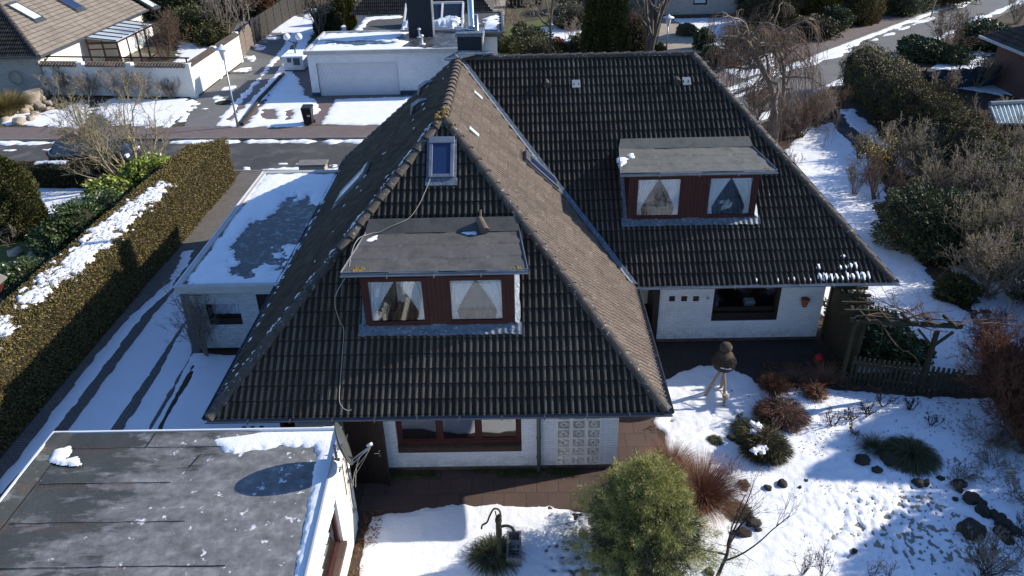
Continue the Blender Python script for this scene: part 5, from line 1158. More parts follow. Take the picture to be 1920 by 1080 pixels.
# lattice/concrete panel fence along the lane
fn = thing('panel_fence', 'dark brown panel fence with arched light first panels along the snowy lane', 'fence', tuple(xy(463, 97)+(0,)))
ln = [NX(xy(*p)+(0,)) for p in ((456, 112), (463, 97), (489, 75), (530, 45), (568, 20), (590, 4))]
tot = []; 
for i in range(len(ln)-1):
    L_ = np.linalg.norm(ln[i+1]-ln[i]); n_ = max(1, int(round(L_/1.9)))
    for k in range(n_): tot.append((ln[i]+(ln[i+1]-ln[i])*k/n_, ln[i]+(ln[i+1]-ln[i])*(k+1)/n_))
for i, (a, b) in enumerate(tot):
    d = (b-a); L_ = np.linalg.norm(d); d /= L_; sd = np.cross(d, (0, 0, 1.)); g = MB(); hgt = 1.9 if i > 1 else 1.8; nb = 10
    for k in range(nb):
        z = hgt*k/nb; arch = 1.0 if i > 1 or k < nb-3 else (1-((k-(nb-4))/4)**2*.8); m_ = (a+b)/2
        g.obox(m_+(0, 0, z+hgt/nb/2)+sd*.012*(k % 2), d, sd, (0, 0, 1), L_/2*.94*arch, .025, hgt/nb*.46)
    g.build('panel', M['fence_wood' if i > 1 else 'grey_wood'], fn); g = MB(); g.box(a[0]-.06, a[0]+.06, a[1]-.06, a[1]+.06, 0, hgt+.05); g.build('post', M['slate_black' if i > 1 else 'grey_wood'], fn)

# house at the top centre-right
th = thing('far_bungalow', 'pale brick house wall with small white window beyond the upper right snowy lawn', 'house', (17, 71, 0))
hx0 = at(1255, 36)[0]-.6; hx1 = at(1440, 33)[0]+1.5; hy = 70.2
wn0, wn1 = aty(1300, 5, hy)[0], aty(1326, 5, hy)[0]; wzb = aty(1312, 9, hy)[2]
g = MB(); facade(g, 'y', hy, .3, hx0, hx1, .3, 2.8, [(wn0, wn1, wzb, wzb+.9)]); facade(g, 'x', hx0, .3, hy+.3, hy+10, .3, 2.8); facade(g, 'x', hx1-.3, .3, hy+.3, hy+10, .3, 2.8); g.build('wall', M['pale_brick'], th)
g = MB(); g.box(hx0+.02, hx1-.02, hy+.03, hy+9.9, -.05, .3); g.build('plinth', M['brown_brick'], th)
window('window', th, wn0, wn1, wzb, wzb+.9, hy+.1, 1, .08, 'brown_wood', 'blind_pale')
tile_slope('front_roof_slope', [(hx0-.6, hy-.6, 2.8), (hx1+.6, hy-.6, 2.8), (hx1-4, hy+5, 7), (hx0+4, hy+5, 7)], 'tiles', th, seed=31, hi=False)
g = MB(); g.poly([(hx0-.6, hy-.6, 2.8), (hx0+4, hy+5, 7), (hx0-.6, hy+10.6, 2.8)]); g.poly([(hx1+.6, hy-.6, 2.8), (hx1+.6, hy+10.6, 2.8), (hx1-4, hy+5, 7)]); g.poly([(hx0-.6, hy+10.6, 2.8), (hx0+4, hy+5, 7), (hx1-4, hy+5, 7), (hx1+.6, hy+10.6, 2.8)]); g.build('roof_slope', M['tiles'], th)
# brick house at the right edge
rh = thing('brick_house', 'red brick house with dark tiled roof at the upper right edge', 'house', (34, 48, 0))
a, b = NX(at(1837, 67, 2.7)), NX(at(1925, 103, 2.7)); d = (b-a); d /= np.linalg.norm(d); b = a+d*14; nn = NX((-d[1], d[0], 0)); nn = nn if nn@NX((1, 1, 0)) > 0 else -nn
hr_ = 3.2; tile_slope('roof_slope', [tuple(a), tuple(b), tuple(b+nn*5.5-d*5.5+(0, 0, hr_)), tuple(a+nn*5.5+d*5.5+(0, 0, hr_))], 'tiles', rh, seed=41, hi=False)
g = MB(); P = [a+nn*11, a, a+nn*5.5+d*5.5+(0, 0, hr_)]; g.poly([tuple(p) for p in P]); P = [b, b+nn*11, b+nn*5.5-d*5.5+(0, 0, hr_)]; g.poly([tuple(p) for p in P]); P = [b+nn*11, a+nn*11, a+nn*5.5+d*5.5+(0, 0, hr_), b+nn*5.5-d*5.5+(0, 0, hr_)]; g.poly([tuple(p) for p in P]); g.build('rear_roof', M['tiles'], rh)
a2, b2 = a+d*.8+nn*.8, b-d*.8+nn*.8; g = MB(); g.prism([tuple(p[:2]) for p in (a2, b2, b2+nn*9.4, a2+nn*9.4)], 0, 2.66); g.build('wall', M['red_brick'], rh)
g = MB(); wallbar(g, a-nn*.03, b-nn*.03, .1, 2.6, 2.74); g.build('fascia', M['fascia'], rh)
# shed with wavy roof
sh_ = thing('shed', 'small dark shed with pale corrugated roof among the right-hand bushes', 'shed', tuple(xy(1900, 250)+(0,)))
q = [NX(at(*p)) for p in ((1868, 232, 2.0), (1960, 232, 2.0), (1950, 192, 2.5), (1855, 197, 2.5))]
n_ = 60; vs = []
for j in range(2):
    for i in range(n_+1):
        t = i/n_; p = q[0]+(q[1]-q[0])*t if j == 0 else q[3]+(q[2]-q[3])*t; vs.append((p[0], p[1], p[2]+.05*math.sin(t*2*math.pi*12)))
g = MB(); g.add(vs, [(i, i+1, n_+2+i, n_+1+i) for i in range(n_)]); g.build('roof', M['blind_pale'], sh_); g = MB(); g.prism([tuple(p[:2]+(NX((q[0]+q[1]+q[2]+q[3])/4)[:2]-p[:2])*.1) for p in q], 0, 1.93); g.build('wall', M['brown_wood'], sh_)
g = MB(); g.tube([tuple(q[3]+(0, 0, .06)), tuple(q[2]+(0, 0, .06))], .12, 8); g.build('ridge', M['corrugated'], sh_)
# net fence and hoop by the brick house
nf = thing('net_fence', 'blue-grey garden netting on leaning posts beside the upper right hedge', 'fence', tuple(xy(1770, 165)+(0,)))
a, b = NX(xy(1715, 172)+(0,)), NX(xy(1905, 158)+(0,)); vs = []; n_ = 40; m__ = 10
for j in range(m__+1):
    for i in range(n_+1):
        t = i/n_; p = a+(b-a)*t; vs.append((p[0]+.08*float(vnoise(t*9, j*.7, 2)), p[1]-.3*(j/m__)+.15*float(vnoise(t*7, j*.6, 5)), 1.35*(j/m__)*(1-.08*math.sin(t*17)**2)))
g = MB(); g.add(vs, [(j*(n_+1)+i, j*(n_+1)+i+1, (j+1)*(n_+1)+i+1, (j+1)*(n_+1)+i) for j in range(m__) for i in range(n_)]); g.build('net', M['net_blue'], nf, True)
for t in (.02, .34, .66, .98): p = a+(b-a)*t; g = MB(); g.tube([tuple(p+(-.15, -.1, 0)), tuple(p+(.1, -.35, 1.5))], .05, 6); g.build('post', M['brown_wood'], nf)
hp_ = NX(at(1828, 122, 0)); g = MB(); g.tube([hp_+(.62*math.cos(t), .2*math.sin(t), .2+.62*math.sin(t)) for t in (math.pi*k/24-.25 for k in range(31))], .06, 8); tag(g.build('garden_hoop', M['black_plastic']), 'thick black hoop arch standing in snow by the brick house', 'hoop')

# ---------------------------------------------------------------- street things
def lamp(px_b, px_t, lab, z=None):
    p = at(*px_b, 0); h = aty(px_t[0], px_t[1], p[1])[2]; t = thing('street_lamp', lab, 'street lamp', p, 0, 'street lamps')
    g = MB(); g.tube([(p[0], p[1], 0), (p[0], p[1], 1.0), (p[0], p[1], h-.75)], [.07, .05, .038], 10); g.build('pole', M['zinc'], t, True)
    g = MB(); g.lathe([(.05, -.8), (.10, -.75), (.20, -.25), (.21, -.2)], (p[0], p[1], h), 16); g.build('lamp_shade', M['curtain'], t, True)
    g = MB(); g.lathe([(.40, -.2), (.38, -.15), (.12, -.05), (.03, .05)], (p[0], p[1], h), 16); g.build('cap', M['fascia_white'], t, True)
lamp((446, 238), (413, 85), 'street lamp with white conical cap beside the snowy lane')
lamp((1249, 98), (1256, 28), 'street lamp with white head standing on the beige path beside the bare tree')
p = at(1745, 33, 0); g = MB(); g.tube([(p[0], p[1], 0), (p[0]+.25, p[1], 4.2)], .07, 8); tag(g.build('sign_post', M['pale_wood']), 'plain pale post in front of dark bushes on the upper right pavement', 'post')
p = NX(at(580, 233, 0)); bn = thing('wheelie_bin', 'black wheelie bin standing at the edge of the snowy driveway', 'bin', tuple(p))
g = MB(); g.add([tuple(p+q) for q in ((-.22, -.24, .08), (.22, -.24, .08), (.22, .24, .08), (-.22, .24, .08), (-.28, -.32, .95), (.28, -.32, .95), (.28, .30, .95), (-.28, .30, .95))], [(3, 2, 1, 0), (4, 5, 6, 7), (0, 1, 5, 4), (1, 2, 6, 5), (2, 3, 7, 6), (3, 0, 4, 7)]); g.build('body', M['black_plastic'], bn, bevel=.02)
g = MB(); g.add([tuple(p+q) for q in ((-.30, -.35, .951), (.30, -.35, .951), (.30, .34, .951), (-.30, .34, .951), (-.26, -.30, 1.02), (.26, -.30, 1.02), (.28, .34, 1.06), (-.28, .34, 1.06))], [(3, 2, 1, 0), (4, 5, 6, 7), (0, 1, 5, 4), (1, 2, 6, 5), (2, 3, 7, 6), (3, 0, 4, 7)]); g.tube([tuple(p+(-.22, .38, .98)), tuple(p+(.22, .38, .98))], .02, 6); g.build('lid', M['black_plastic'], bn, bevel=.015)
for s in (-1, 1):
    g = MB(); g.tube([tuple(p+(s*.24, .26, .10)), tuple(p+(s*.29, .26, .10))], .10, 14); g.build('wheel', M['black_plastic'], bn)
g = MB(); g.box(p[0]+.02, p[0]+.18, p[1]-.30, p[1]-.292, .52, .62); g.build('sticker', M['fascia_white'], bn)
pl = NX(at(583, 306, 1.35)); pi_ = thing('brick_pillar', 'low brick pillar box with stone slab at the street edge behind the attached garage', 'pillar', (pl[0], pl[1], 0)); g = MB(); g.box(pl[0]-.55, pl[0]+.6, pl[1]-.1, pl[1]+.45, 0, 1.25); g.build('brickwork', M['pale_brick'], pi_)
g = MB(); g.box(pl[0]-.62, pl[0]+.67, pl[1]-.18, pl[1]+.52, 1.25, 1.33); g.build('slab', M['kerb'], pi_, bevel=.01)
p = at(420, 192, .02); g = MB(); g.lathe([(.5, 0), (.5, .02), (.44, .03), (.02, .032)], (p[0], p[1], .01), 24); tag(g.build('manhole_cover', M['inner_dark']), 'dark round manhole cover in the lane left of the lamp', 'manhole cover')
ke = thing('lane_kerb', 'dark low kerb wall dividing the lane from the far driveway', 'kerb', tuple(xy(455, 235)+(0,))); g = MB(); pp = [NX(xy(*q)+(0,)) for q in ((454, 236), (486, 190), (532, 141))]; g.bar(pp[0]+(0, 0, .08), pp[1]+(0, 0, .08), .18, .18); g.bar(pp[1]+(0, 0, .085), pp[2]+(0, 0, .085), .18, .19); g.build('stones', M['dark_rock'], ke)
# car
def car(loc, rz):
    t = thing('parked_car', 'small dark car with red roof parked behind the bare multi-stem shrub', 'car', (0, 0, 0))
    L_, Wd = 4.05, 1.70; prof = [(-2.0, .42, .62, .30), (-1.97, .95, .74, .22), (-1.75, 1.02, .80, .20), (1.0, .95, .82, .18), (1.75, .84, .78, .18), (1.98, .66, .66, .22), (2.02, .42, .60, .30)]
    xs = [p[0] for p in prof]; g = MB(); vs = []; 
    for x, zt, hw, zb in prof:
        for yv, z in ((-hw*.96, zb), (-hw*1.03, (zb+zt)*.5), (-hw*.97, zt-.05), (-hw*.86, zt), (hw*.86, zt), (hw*.97, zt-.05), (hw*1.03, (zb+zt)*.5), (hw*.96, zb)): vs.append((x, yv, z))
    n8 = 8; f = [(i*n8+k, i*n8+(k+1) % n8, (i+1)*n8+(k+1) % n8, (i+1)*n8+k) for i in range(len(prof)-1) for k in range(n8)]; f = [q[::-1] for q in f]
    f += [tuple(range(n8)), tuple((len(prof)-1)*n8+k for k in range(n8-1, -1, -1))]; g.add(vs, f); body = g.build('body', car_body, t, True)
    g = MB(); cab = [(-1.72, 1.0, .80), (-1.45, 1.42, .64), (.1, 1.47, .64), (1.15, .95, .76)]; vs = []
    for x, z, hw in cab: vs += [(x, -hw, z), (x, hw, z)]
    b0 = [(-1.72, .93, .80), (1.15, .90, .78)]
    vs2 = vs+[(-1.72, -.8, .9), (-1.72, .8, .9), (1.15, -.78, .88), (1.15, .78, .88)]
    g.add(vs2, [(0, 1, 3, 2)[::-1], (4, 5, 7, 6)[::-1], (0, 2, 4, 6, 10, 8), (1, 9, 11, 7, 5, 3)]); g.build('windows', M['glass_dark'], t)
    g = MB(); g.add([(-1.47, -.63, 1.43), (-1.47, .63, 1.43), (.12, .63, 1.48), (.12, -.63, 1.48), (-.7, -.62, 1.53), (-.7, .62, 1.53)], [(0, 1, 5, 4)[::-1], (4, 5, 2, 3)[::-1], (0, 4, 3), (1, 2, 5)]); g.build('roof', M['red_wood'], t)
    for x in (-1.22, 1.28):
        for s in (-1, 1):
            g = MB(); g.tube([(x, s*.62, .31), (x, s*.84, .31)], .31, 20); w_ = g.build('wheel', M['black_plastic'], t); g = MB(); g.tube([(x, s*.80, .31), (x, s*.85, .31)], .19, 14); 
            g.build('rim', M['zinc'], w_)
    for s in (-1, 1):
        g = MB(); g.obox((-1.99, s*.62, .82), (1, 0, 0), (0, 1, 0), (0, 0, 1), .04, .10, .10); g.build('tail_light', M['red_plastic'], t)
        g = MB(); g.obox((1.93, s*.56, .66), (1, 0, 0), (0, 1, 0), (0, 0, 1), .07, .14, .07); g.build('headlight', M['curtain'], t)
    t.location = loc; t.rotation_euler = (0, 0, rz)
m, t__, N, L, b = nt('car_paint'); b.inputs['Base Color'].default_value = (.012, .015, .018, 1); b.inputs['Roughness'].default_value = .25; b.inputs['Coat Weight'].default_value = .6; car_body = m
cp = at(165, 322, -.11); car((-21.3, 36.85, -.115), RAD(-2.5))
# blue tarp, far right
p = NX(at(1905, 365, 0)); g = MB(); vs = []
for j in range(9):
    for i in range(13): vs.append((p[0]-1.1+i*.2, p[1]-.6+j*.16, 1.5-abs(i-6)*.12-.12*abs(j-4)*.4+.06*float(vnoise(i*.8, j*.8, 3))))
g.add(vs, [(j*13+i, j*13+i+1, (j+1)*13+i+1, (j+1)*13+i) for j in range(8) for i in range(12)]); tp = thing('tarpaulin', 'bright blue tarpaulin half hidden by bare branches at the right edge', 'tarpaulin', (p[0], p[1], 0)); g.build('sheet', M['tarp_blue'], tp, True); g = MB(); g.box(p[0]-.8, p[0]+.9, p[1]-.4, p[1]+.5, 0, .85); g.build('covered_stack', M['dark_wood'], tp)
# ---------------------------------------------------------------- vegetation generators
def unit(a): return a/(np.linalg.norm(a, axis=-1, keepdims=True)+1e-9)
def cards(P, D, L, W, rng, fold=0.0):
    """leaf blades: rhombi at P pointing along D, length L, width W (arrays)"""
    n = len(P); D = unit(D); S_ = unit(np.cross(D, unit(rng.normal(size=(n, 3))))); L = np.broadcast_to(L, n)[:, None]; W = np.broadcast_to(W, n)[:, None]
    V = np.stack([P, P+D*L*.45+S_*W*.5, P+D*L, P+D*L*.45-S_*W*.5], 1).reshape(-1, 3)
    return V, np.arange(4*n).reshape(-1, 4)
def join(parts):
    V = []; F = []; b = 0
    for v, f in parts: V.append(v); F.append(f+b); b += len(v)
    return np.concatenate(V), np.concatenate(F)
def grow(rng, P, D, L, R, levels):
    """recursive branching, level by level. levels: dict(seg, wig, up, kids, spread, ratio, rr, t0). returns list of (p0,p1,r0,r1) per level"""
    out = []; P = np.array(P, float); D = unit(np.array(D, float)); L = np.array(L, float); R = np.array(R, float)
    for li, lv in enumerate(levels):
        m_ = lv['seg']; p = P.copy(); d = D.copy(); nodes = [p.copy()]; dirs = [d.copy()]; rads = [R.copy()]; segs = []
        for k in range(m_):
            d = unit(d+rng.normal(size=d.shape)*lv['wig']+np.array((0, 0, 1.))*lv.get('up', 0)*(1 if 'droop' not in lv else 1-lv['droop']*(k/m_)*2))
            q = p+d*(L/m_)[:, None]; r1 = R*(1-(k+1)/m_*(1-lv.get('tip', .45)))
            segs.append((p.copy(), q.copy(), rads[-1].copy(), r1.copy())); p = q; nodes.append(p.copy()); dirs.append(d.copy()); rads.append(r1)
        out.append(tuple(np.concatenate([s[i] for s in segs]) for i in range(4)))
        if li == len(levels)-1: break
        nx = levels[li+1]; kids = nx['kids']; nb = len(P); NP = []; ND = []; NL = []; NR = []
        nodes = np.stack(nodes); dirs = np.stack(dirs); rads = np.stack(rads)
        for k in range(kids):
            t = rng.uniform(nx.get('t0', .3), 1, nb) if k else np.ones(nb)*.98; f = t*m_; i = np.minimum(f.astype(int), m_-1); fr = f-i; ar = np.arange(nb)
            pp = nodes[i, ar]*(1-fr)[:, None]+nodes[i+1, ar]*fr[:, None]; dd = dirs[np.minimum(i+1, m_), ar]; rr = rads[i, ar]
            NP.append(pp); s = nx['spread']*(1 if k else .4); ND.append(unit(dd+rng.normal(size=dd.shape)*s)); NL.append(L*nx['ratio']*rng.uniform(.6, 1.15, nb)*(1.15-.45*t)); NR.append(np.maximum(rr*nx.get('rr', .6), .0025))
        P = np.concatenate(NP); D = np.concatenate(ND); L = np.concatenate(NL); R = np.concatenate(NR)
    return out
def segs_mesh(segs, sides=3, rmin=.003):
    p0, p1, r0, r1 = segs; r0 = np.maximum(r0, rmin)[:, None]; r1 = np.maximum(r1, rmin)[:, None]; d = unit(p1-p0)
    a = np.where(np.abs(d[:, 2:3]) < .9, np.array([[0, 0, 1.]]), np.array([[1., 0, 0]])); a = unit(np.cross(d, a)); b = np.cross(d, a); R_ = []
    for P, r in ((p0, r0), (p1+d*r1*.3, r1)):
        for k in range(sides): t = 2*math.pi*k/sides; R_.append(P+a*math.cos(t)*r+b*math.sin(t)*r)
    V = np.stack(R_, 1).reshape(-1, 3); n = len(p0); base = (np.arange(n)*2*sides)[:, None]
    F = np.concatenate([base+np.array([[k, (k+1) % sides, sides+(k+1) % sides, sides+k]]) for k in range(sides)]); return V, F
def bare(name, label, cat, loc, h=3.0, stems=6, spread=.5, r=.03, seed=1, mt='twig_grey', twig=None, dens=1.0, group=None, levels=None, lean=(0, 0), up=.12, tr_r=None, rz=0, rmin=.0045):
    rng = np.random.default_rng(seed); loc = NX(loc, float)
    P = loc+np.column_stack([rng.normal(size=stems)*.12*spread*h*.5, rng.normal(size=stems)*.12*spread*h*.5, np.zeros(stems)]); 
    ang = rng.uniform(0, 6.28, stems); D = np.column_stack([np.cos(ang)*spread+lean[0], np.sin(ang)*spread+lean[1], np.ones(stems)])*rng.uniform(.9, 1.1, (stems, 1))
    lv = levels or [dict(seg=6, wig=.10, up=up), dict(seg=5, wig=.15, up=up, kids=int(5*dens), spread=.45, ratio=.55, t0=.25), dict(seg=4, wig=.2, up=up*.6, kids=int(5*dens), spread=.5, ratio=.55, t0=.2), dict(seg=3, wig=.25, up=0.02, kids=4, spread=.55, ratio=.5, t0=.2)]
    S_ = grow(rng, P, D, np.full(stems, h*.62)*rng.uniform(.75, 1.1, stems), np.full(stems, r)*rng.uniform(.7, 1.1, stems), lv)
    t = thing(name, label, cat, tuple(loc), 0, group)
    V, F = join([segs_mesh(S_[0], 6), segs_mesh(S_[1], 4)]); link('trunk', mesh_np('trunk', V, F), M[mt], t, True, True)
    V, F = join([segs_mesh(s, 3, rmin) for s in S_[2:]]); link('crown', mesh_np('crown', V, F), M[twig or mt], t, False, True)
    return t
def blob_points(rng, n, blobs, shell=.35):
    """points through ellipsoids (c, r); denser near the surface; returns P, outward dir"""
    w = np.array([b[1][0]*b[1][1]+b[1][1]*b[1][2]+b[1][0]*b[1][2] for b in blobs]); k = rng.choice(len(blobs), n, p=w/w.sum())
    Cc = np.array([b[0] for b in blobs], float)[k]; Rr = np.array([b[1] for b in blobs], float)[k]; u = unit(rng.normal(size=(n, 3))); s = 1-shell*rng.random(n)**2
    lump = 1+.13*np.sin(u[:, 0]*7+k)*np.cos(u[:, 1]*6+k*2)+.10*np.sin(u[:, 2]*9+u[:, 0]*8+k)+.05*np.sin(u[:, 1]*19+u[:, 2]*17)
    P = Cc+u*Rr*(s*lump)[:, None]; keep = np.ones(n, bool)
    for i, b in enumerate(blobs):
        q = (P-NX(b[0]))/NX(b[1]); keep &= ~((k != i) & ((q**2).sum(1) < .5))
    return P[keep], unit((u/Rr)[keep])
def ico(c, r, sub=2, seed=0, amp=.1):
    bm = bmesh.new(); bmesh.ops.create_icosphere(bm, subdivisions=sub, radius=1); V = np.array([v.co[:] for v in bm.verts]); F = np.array([[v.index for v in f.verts] for f in bm.faces]); bm.free()
    k = 1+amp*(np.sin(V[:, 0]*3+seed)*np.cos(V[:, 1]*4+seed*2)+.6*np.sin(V[:, 2]*6+V[:, 0]*5+seed)); return V*k[:, None]*NX(r)+NX(c), F
def leafy(name, label, cat, blobs, n=9000, leaf='bush_leaf', L=.10, W=.05, seed=1, group=None, up=.3, core=.80, stems=True, rand=.7, snow_top=False):
    rng = np.random.default_rng(seed); P, Nn = blob_points(rng, n, blobs); P = P[P[:, 2] > .02]if len(P) else P; 
    base = NX(blobs[0][0], float).copy(); base[2] = 0; t = thing(name, label, cat, tuple(base), 0, group)
    Nn = unit(P-NX([b[0] for b in blobs]).mean(0)); D = unit(Nn+rng.normal(size=P.shape)*rand+np.array((0, 0, up)))
    V, F = cards(P-D*L*.4, D, L*rng.uniform(.6, 1.3, len(P)), W*rng.uniform(.7, 1.3, len(P)), rng); link('crown', mesh_np('crown', V, F), M[leaf], t, False, True)
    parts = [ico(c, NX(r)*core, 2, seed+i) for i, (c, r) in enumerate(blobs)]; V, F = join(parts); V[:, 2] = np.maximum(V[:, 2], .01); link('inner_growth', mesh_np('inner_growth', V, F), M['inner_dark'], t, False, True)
    if stems:
        S_ = grow(rng, base+rng.normal(size=(5, 3))*(.08, .08, 0), unit(rng.normal(size=(5, 3))*.3+np.array((0, 0, 1.))), np.full(5, blobs[0][1][2]*1.2), np.full(5, .03), [dict(seg=4, wig=.1, up=.1)]); V, F = segs_mesh(S_[0], 5); link('trunk', mesh_np('trunk', V, F), M['bark'], t, True, True)
    return t
def cone_tree(name, label, loc, h, r, leaf='thuja_leaf', n=14000, seed=1, L=.14, W=.06, power=.8, base_r=.85, group=None, round_top=0):
    rng = np.random.default_rng(seed); loc = NX(loc, float); t_ = rng.random(n)**1.25*.99; ang = rng.uniform(0, 2*math.pi, n)
    prof = np.where(t_ < .18, base_r+(1-base_r)*t_/.18, (1-((t_-.18)/.82)**(1/power if not round_top else 2.6))**(power if not round_top else .55)); lump = 1+.10*np.sin(ang*5+t_*9+seed)+.08*np.sin(ang*11-t_*25)
    rr = r*prof*lump*(1-.22*rng.random(n)**2); P = loc+np.column_stack([np.cos(ang)*rr, np.sin(ang)*rr, t_*h]); o = np.column_stack([np.cos(ang), np.sin(ang), np.full(n, .9)])
    D = unit(o+rng.normal(size=P.shape)*.45); V, F = cards(P-D*L*.3, D, L*rng.uniform(.6, 1.3, n), W*rng.uniform(.7, 1.2, n), rng)
    t = thing(name, label, 'tree', tuple(loc), 0, group); link('crown', mesh_np('crown', V, F), M[leaf], t, False, True)
    zz = np.linspace(0, .97, 12); pr = [(max(.03, r*.80*float(base_r+(1-base_r)*z/.18 if z < .18 else (1-((z-.18)/.82)**(1/power if not round_top else 2.6))**(power if not round_top else .55))), z*h) for z in zz]
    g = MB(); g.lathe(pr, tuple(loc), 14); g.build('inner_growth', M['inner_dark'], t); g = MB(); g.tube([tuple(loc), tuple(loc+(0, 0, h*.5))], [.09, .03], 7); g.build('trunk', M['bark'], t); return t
def tuft(name, label, loc, r, h, n, mt, seed=1, cat='grass clump', group=None, w=.012, droop=.8, lean=(0, 0)):
    rng = np.random.default_rng(seed); loc = NX(loc, float); a = rng.uniform(0, 6.28, n); s = np.sqrt(rng.random(n)); P = loc+np.column_stack([np.cos(a)*s*r*.35, np.sin(a)*s*r*.35, np.zeros(n)])
    sp = s*1.0+rng.random(n)*.2; D = unit(np.column_stack([np.cos(a)*sp+lean[0], np.sin(a)*sp+lean[1], np.ones(n)*h/r*.8])); Ln = math.hypot(r, h)*rng.uniform(.55, 1.1, n); m_ = 4; V = []; S_ = unit(np.cross(D, np.array((0, 0, 1.)))+rng.normal(size=D.shape)*.3)
    p = P; d = D; rows = []
    for k in range(m_+1):
        ww = (w*(1-k/m_*.85))*.5; rows.append(np.stack([p-S_*ww, p+S_*ww], 1)); d = unit(d+np.array((0, 0, -1.))*droop*.28*(k+.3)); p = p+d*(Ln/m_)[:, None]; p[:, 2] = np.maximum(p[:, 2], .015)
    V = np.stack(rows, 1).reshape(-1, 3); b = (np.arange(n)*(m_+1)*2)[:, None]; F = np.concatenate([b+np.array([[2*k, 2*k+1, 2*k+3, 2*k+2]]) for k in range(m_)])
    t = link(name, mesh_np(name, V, F), M[mt], None); return tag(t, label, cat, group)
def rock(name, label, loc, r, mt='dark_rock', seed=1, group=None, cat='rock', flat=.7):
    rng = random.Random(seed); V, F = ico((0, 0, 0), (1, 1, 1), 3, seed, .10); n1 = fbm(V[:, 0]*1.6+seed, V[:, 1]*1.6+V[:, 2]*1.3, seed, 4); V = V*(1+.35*n1)[:, None]
    V[:, 2] = np.clip(V[:, 2], -.6, .85); a = rng.uniform(0, 3.1); s = NX((1, rng.uniform(.7, .95), flat)); V = V*s*r; V = V@NX(((math.cos(a), math.sin(a), 0), (-math.sin(a), math.cos(a), 0), (0, 0, 1))); V = V+NX(loc)+(0, 0, r*flat*.38)
    o = link(name, mesh_np(name, V, F), M[mt], None, True); return tag(o, label, cat, group)
def hedge(name, label, sect, n, leaf, seed=1, L=.08, W=.045, round_=.12):
    """sect: list of (left xy, right xy, height) stations"""
    rng = np.random.default_rng(seed); A = NX([s[0] for s in sect], float); B = NX([s[1] for s in sect], float); H = NX([s[2] for s in sect], float); m_ = len(sect)-1
    seglen = np.linalg.norm(A[1:]-A[:-1], axis=1); cum = np.concatenate([[0], np.cumsum(seglen)]); T = cum[-1]
    def interp(s):
        i = np.clip(np.searchsorted(cum, s, 'right')-1, 0, m_-1); f = ((s-cum[i])/seglen[i])[:, None]; return A[i]*(1-f)+A[i+1]*f, B[i]*(1-f)+B[i+1]*f, H[i]*(1-f[:, 0])+H[i+1]*f[:, 0]
    wd = np.linalg.norm(B-A, axis=1).mean(); hh = H.mean(); areas = NX([T*hh, T*hh, T*wd, wd*hh, wd*hh]); k = rng.choice(5, n, p=areas/areas.sum()); s = rng.random(n)*T; u = rng.random(n); z = rng.random(n)
    s = np.where(k == 3, 0, np.where(k == 4, T, s)); a, b, h = interp(np.clip(s, 0, T-1e-4)); u = np.where(k == 0, 0, np.where(k == 1, 1, u)); z = np.where(k == 2, 1, z)
    ctr = (a+b)/2; lu = 1+.06*fbm(s*.8, z*3, seed, 3)*2; batter = 1-.06*z; e = np.minimum(np.minimum(u, 1-u)*2*wd/round_, 4); hz = h*z*np.where(k == 2, 1-.05*np.exp(-e), 1)+np.where(k == 2, .06*fbm(s*1.2, u*2, seed+4, 3), 0)
    pxy = ctr+(a+(b-a)*u[:, None]-ctr)*(lu*batter)[:, None]; P = np.column_stack([pxy, hz]); P += rng.normal(size=P.shape)*.02; sd = unit(B[0]-A[0]); dirv = unit(A[-1]-A[0])
    nrm = np.zeros((n, 3)); nrm[k == 0, :2] = -sd; nrm[k == 1, :2] = sd; nrm[k == 2, 2] = 1; nrm[k == 3, :2] = -dirv; nrm[k == 4, :2] = dirv
    D = unit(nrm*1.0+rng.normal(size=P.shape)*.6+np.array((0, 0, .35))); V, F = cards(P-D*L*.5, D, L*rng.uniform(.6, 1.3, n), W*rng.uniform(.7, 1.3, n), rng)
    t = thing(name, label, 'hedge', (float(A[0][0]), float(A[0][1]), 0)); link('foliage', mesh_np('foliage', V, F), M[leaf], t, False, True)
    g = MB()
    for i in range(m_):
        ca, cb = (A[i]+B[i])/2, (A[i+1]+B[i+1])/2; q = [ca+(A[i]-ca)*.93, ca+(B[i]-ca)*.93, cb+(B[i+1]-cb)*.93, cb+(A[i+1]-cb)*.93]; q2 = [ca+(A[i]-ca)*.87, ca+(B[i]-ca)*.87, cb+(B[i+1]-cb)*.87, cb+(A[i+1]-cb)*.87]
        if i == 0: q = [q[0]+dirv*.06, q[1]+dirv*.06]+q[2:]; q2 = [q2[0]+dirv*.08, q2[1]+dirv*.08]+q2[2:]
        if i == m_-1: q = q[:2]+[q[2]-dirv*.06, q[3]-dirv*.06]; q2 = q2[:2]+[q2[2]-dirv*.1, q2[3]-dirv*.1]
        g.add([(p[0], p[1], .0) for p in q]+[(q2[0][0], q2[0][1], H[i]-.05), (q2[1][0], q2[1][1], H[i]-.05), (q2[2][0], q2[2][1], H[i+1]-.05), (q2[3][0], q2[3][1], H[i+1]-.05)], [(3, 2, 1, 0), (4, 5, 6, 7), (0, 1, 5, 4), (1, 2, 6, 5), (2, 3, 7, 6), (3, 0, 4, 7)])
    g.build('inner_growth', M['inner_dark'], t); return t
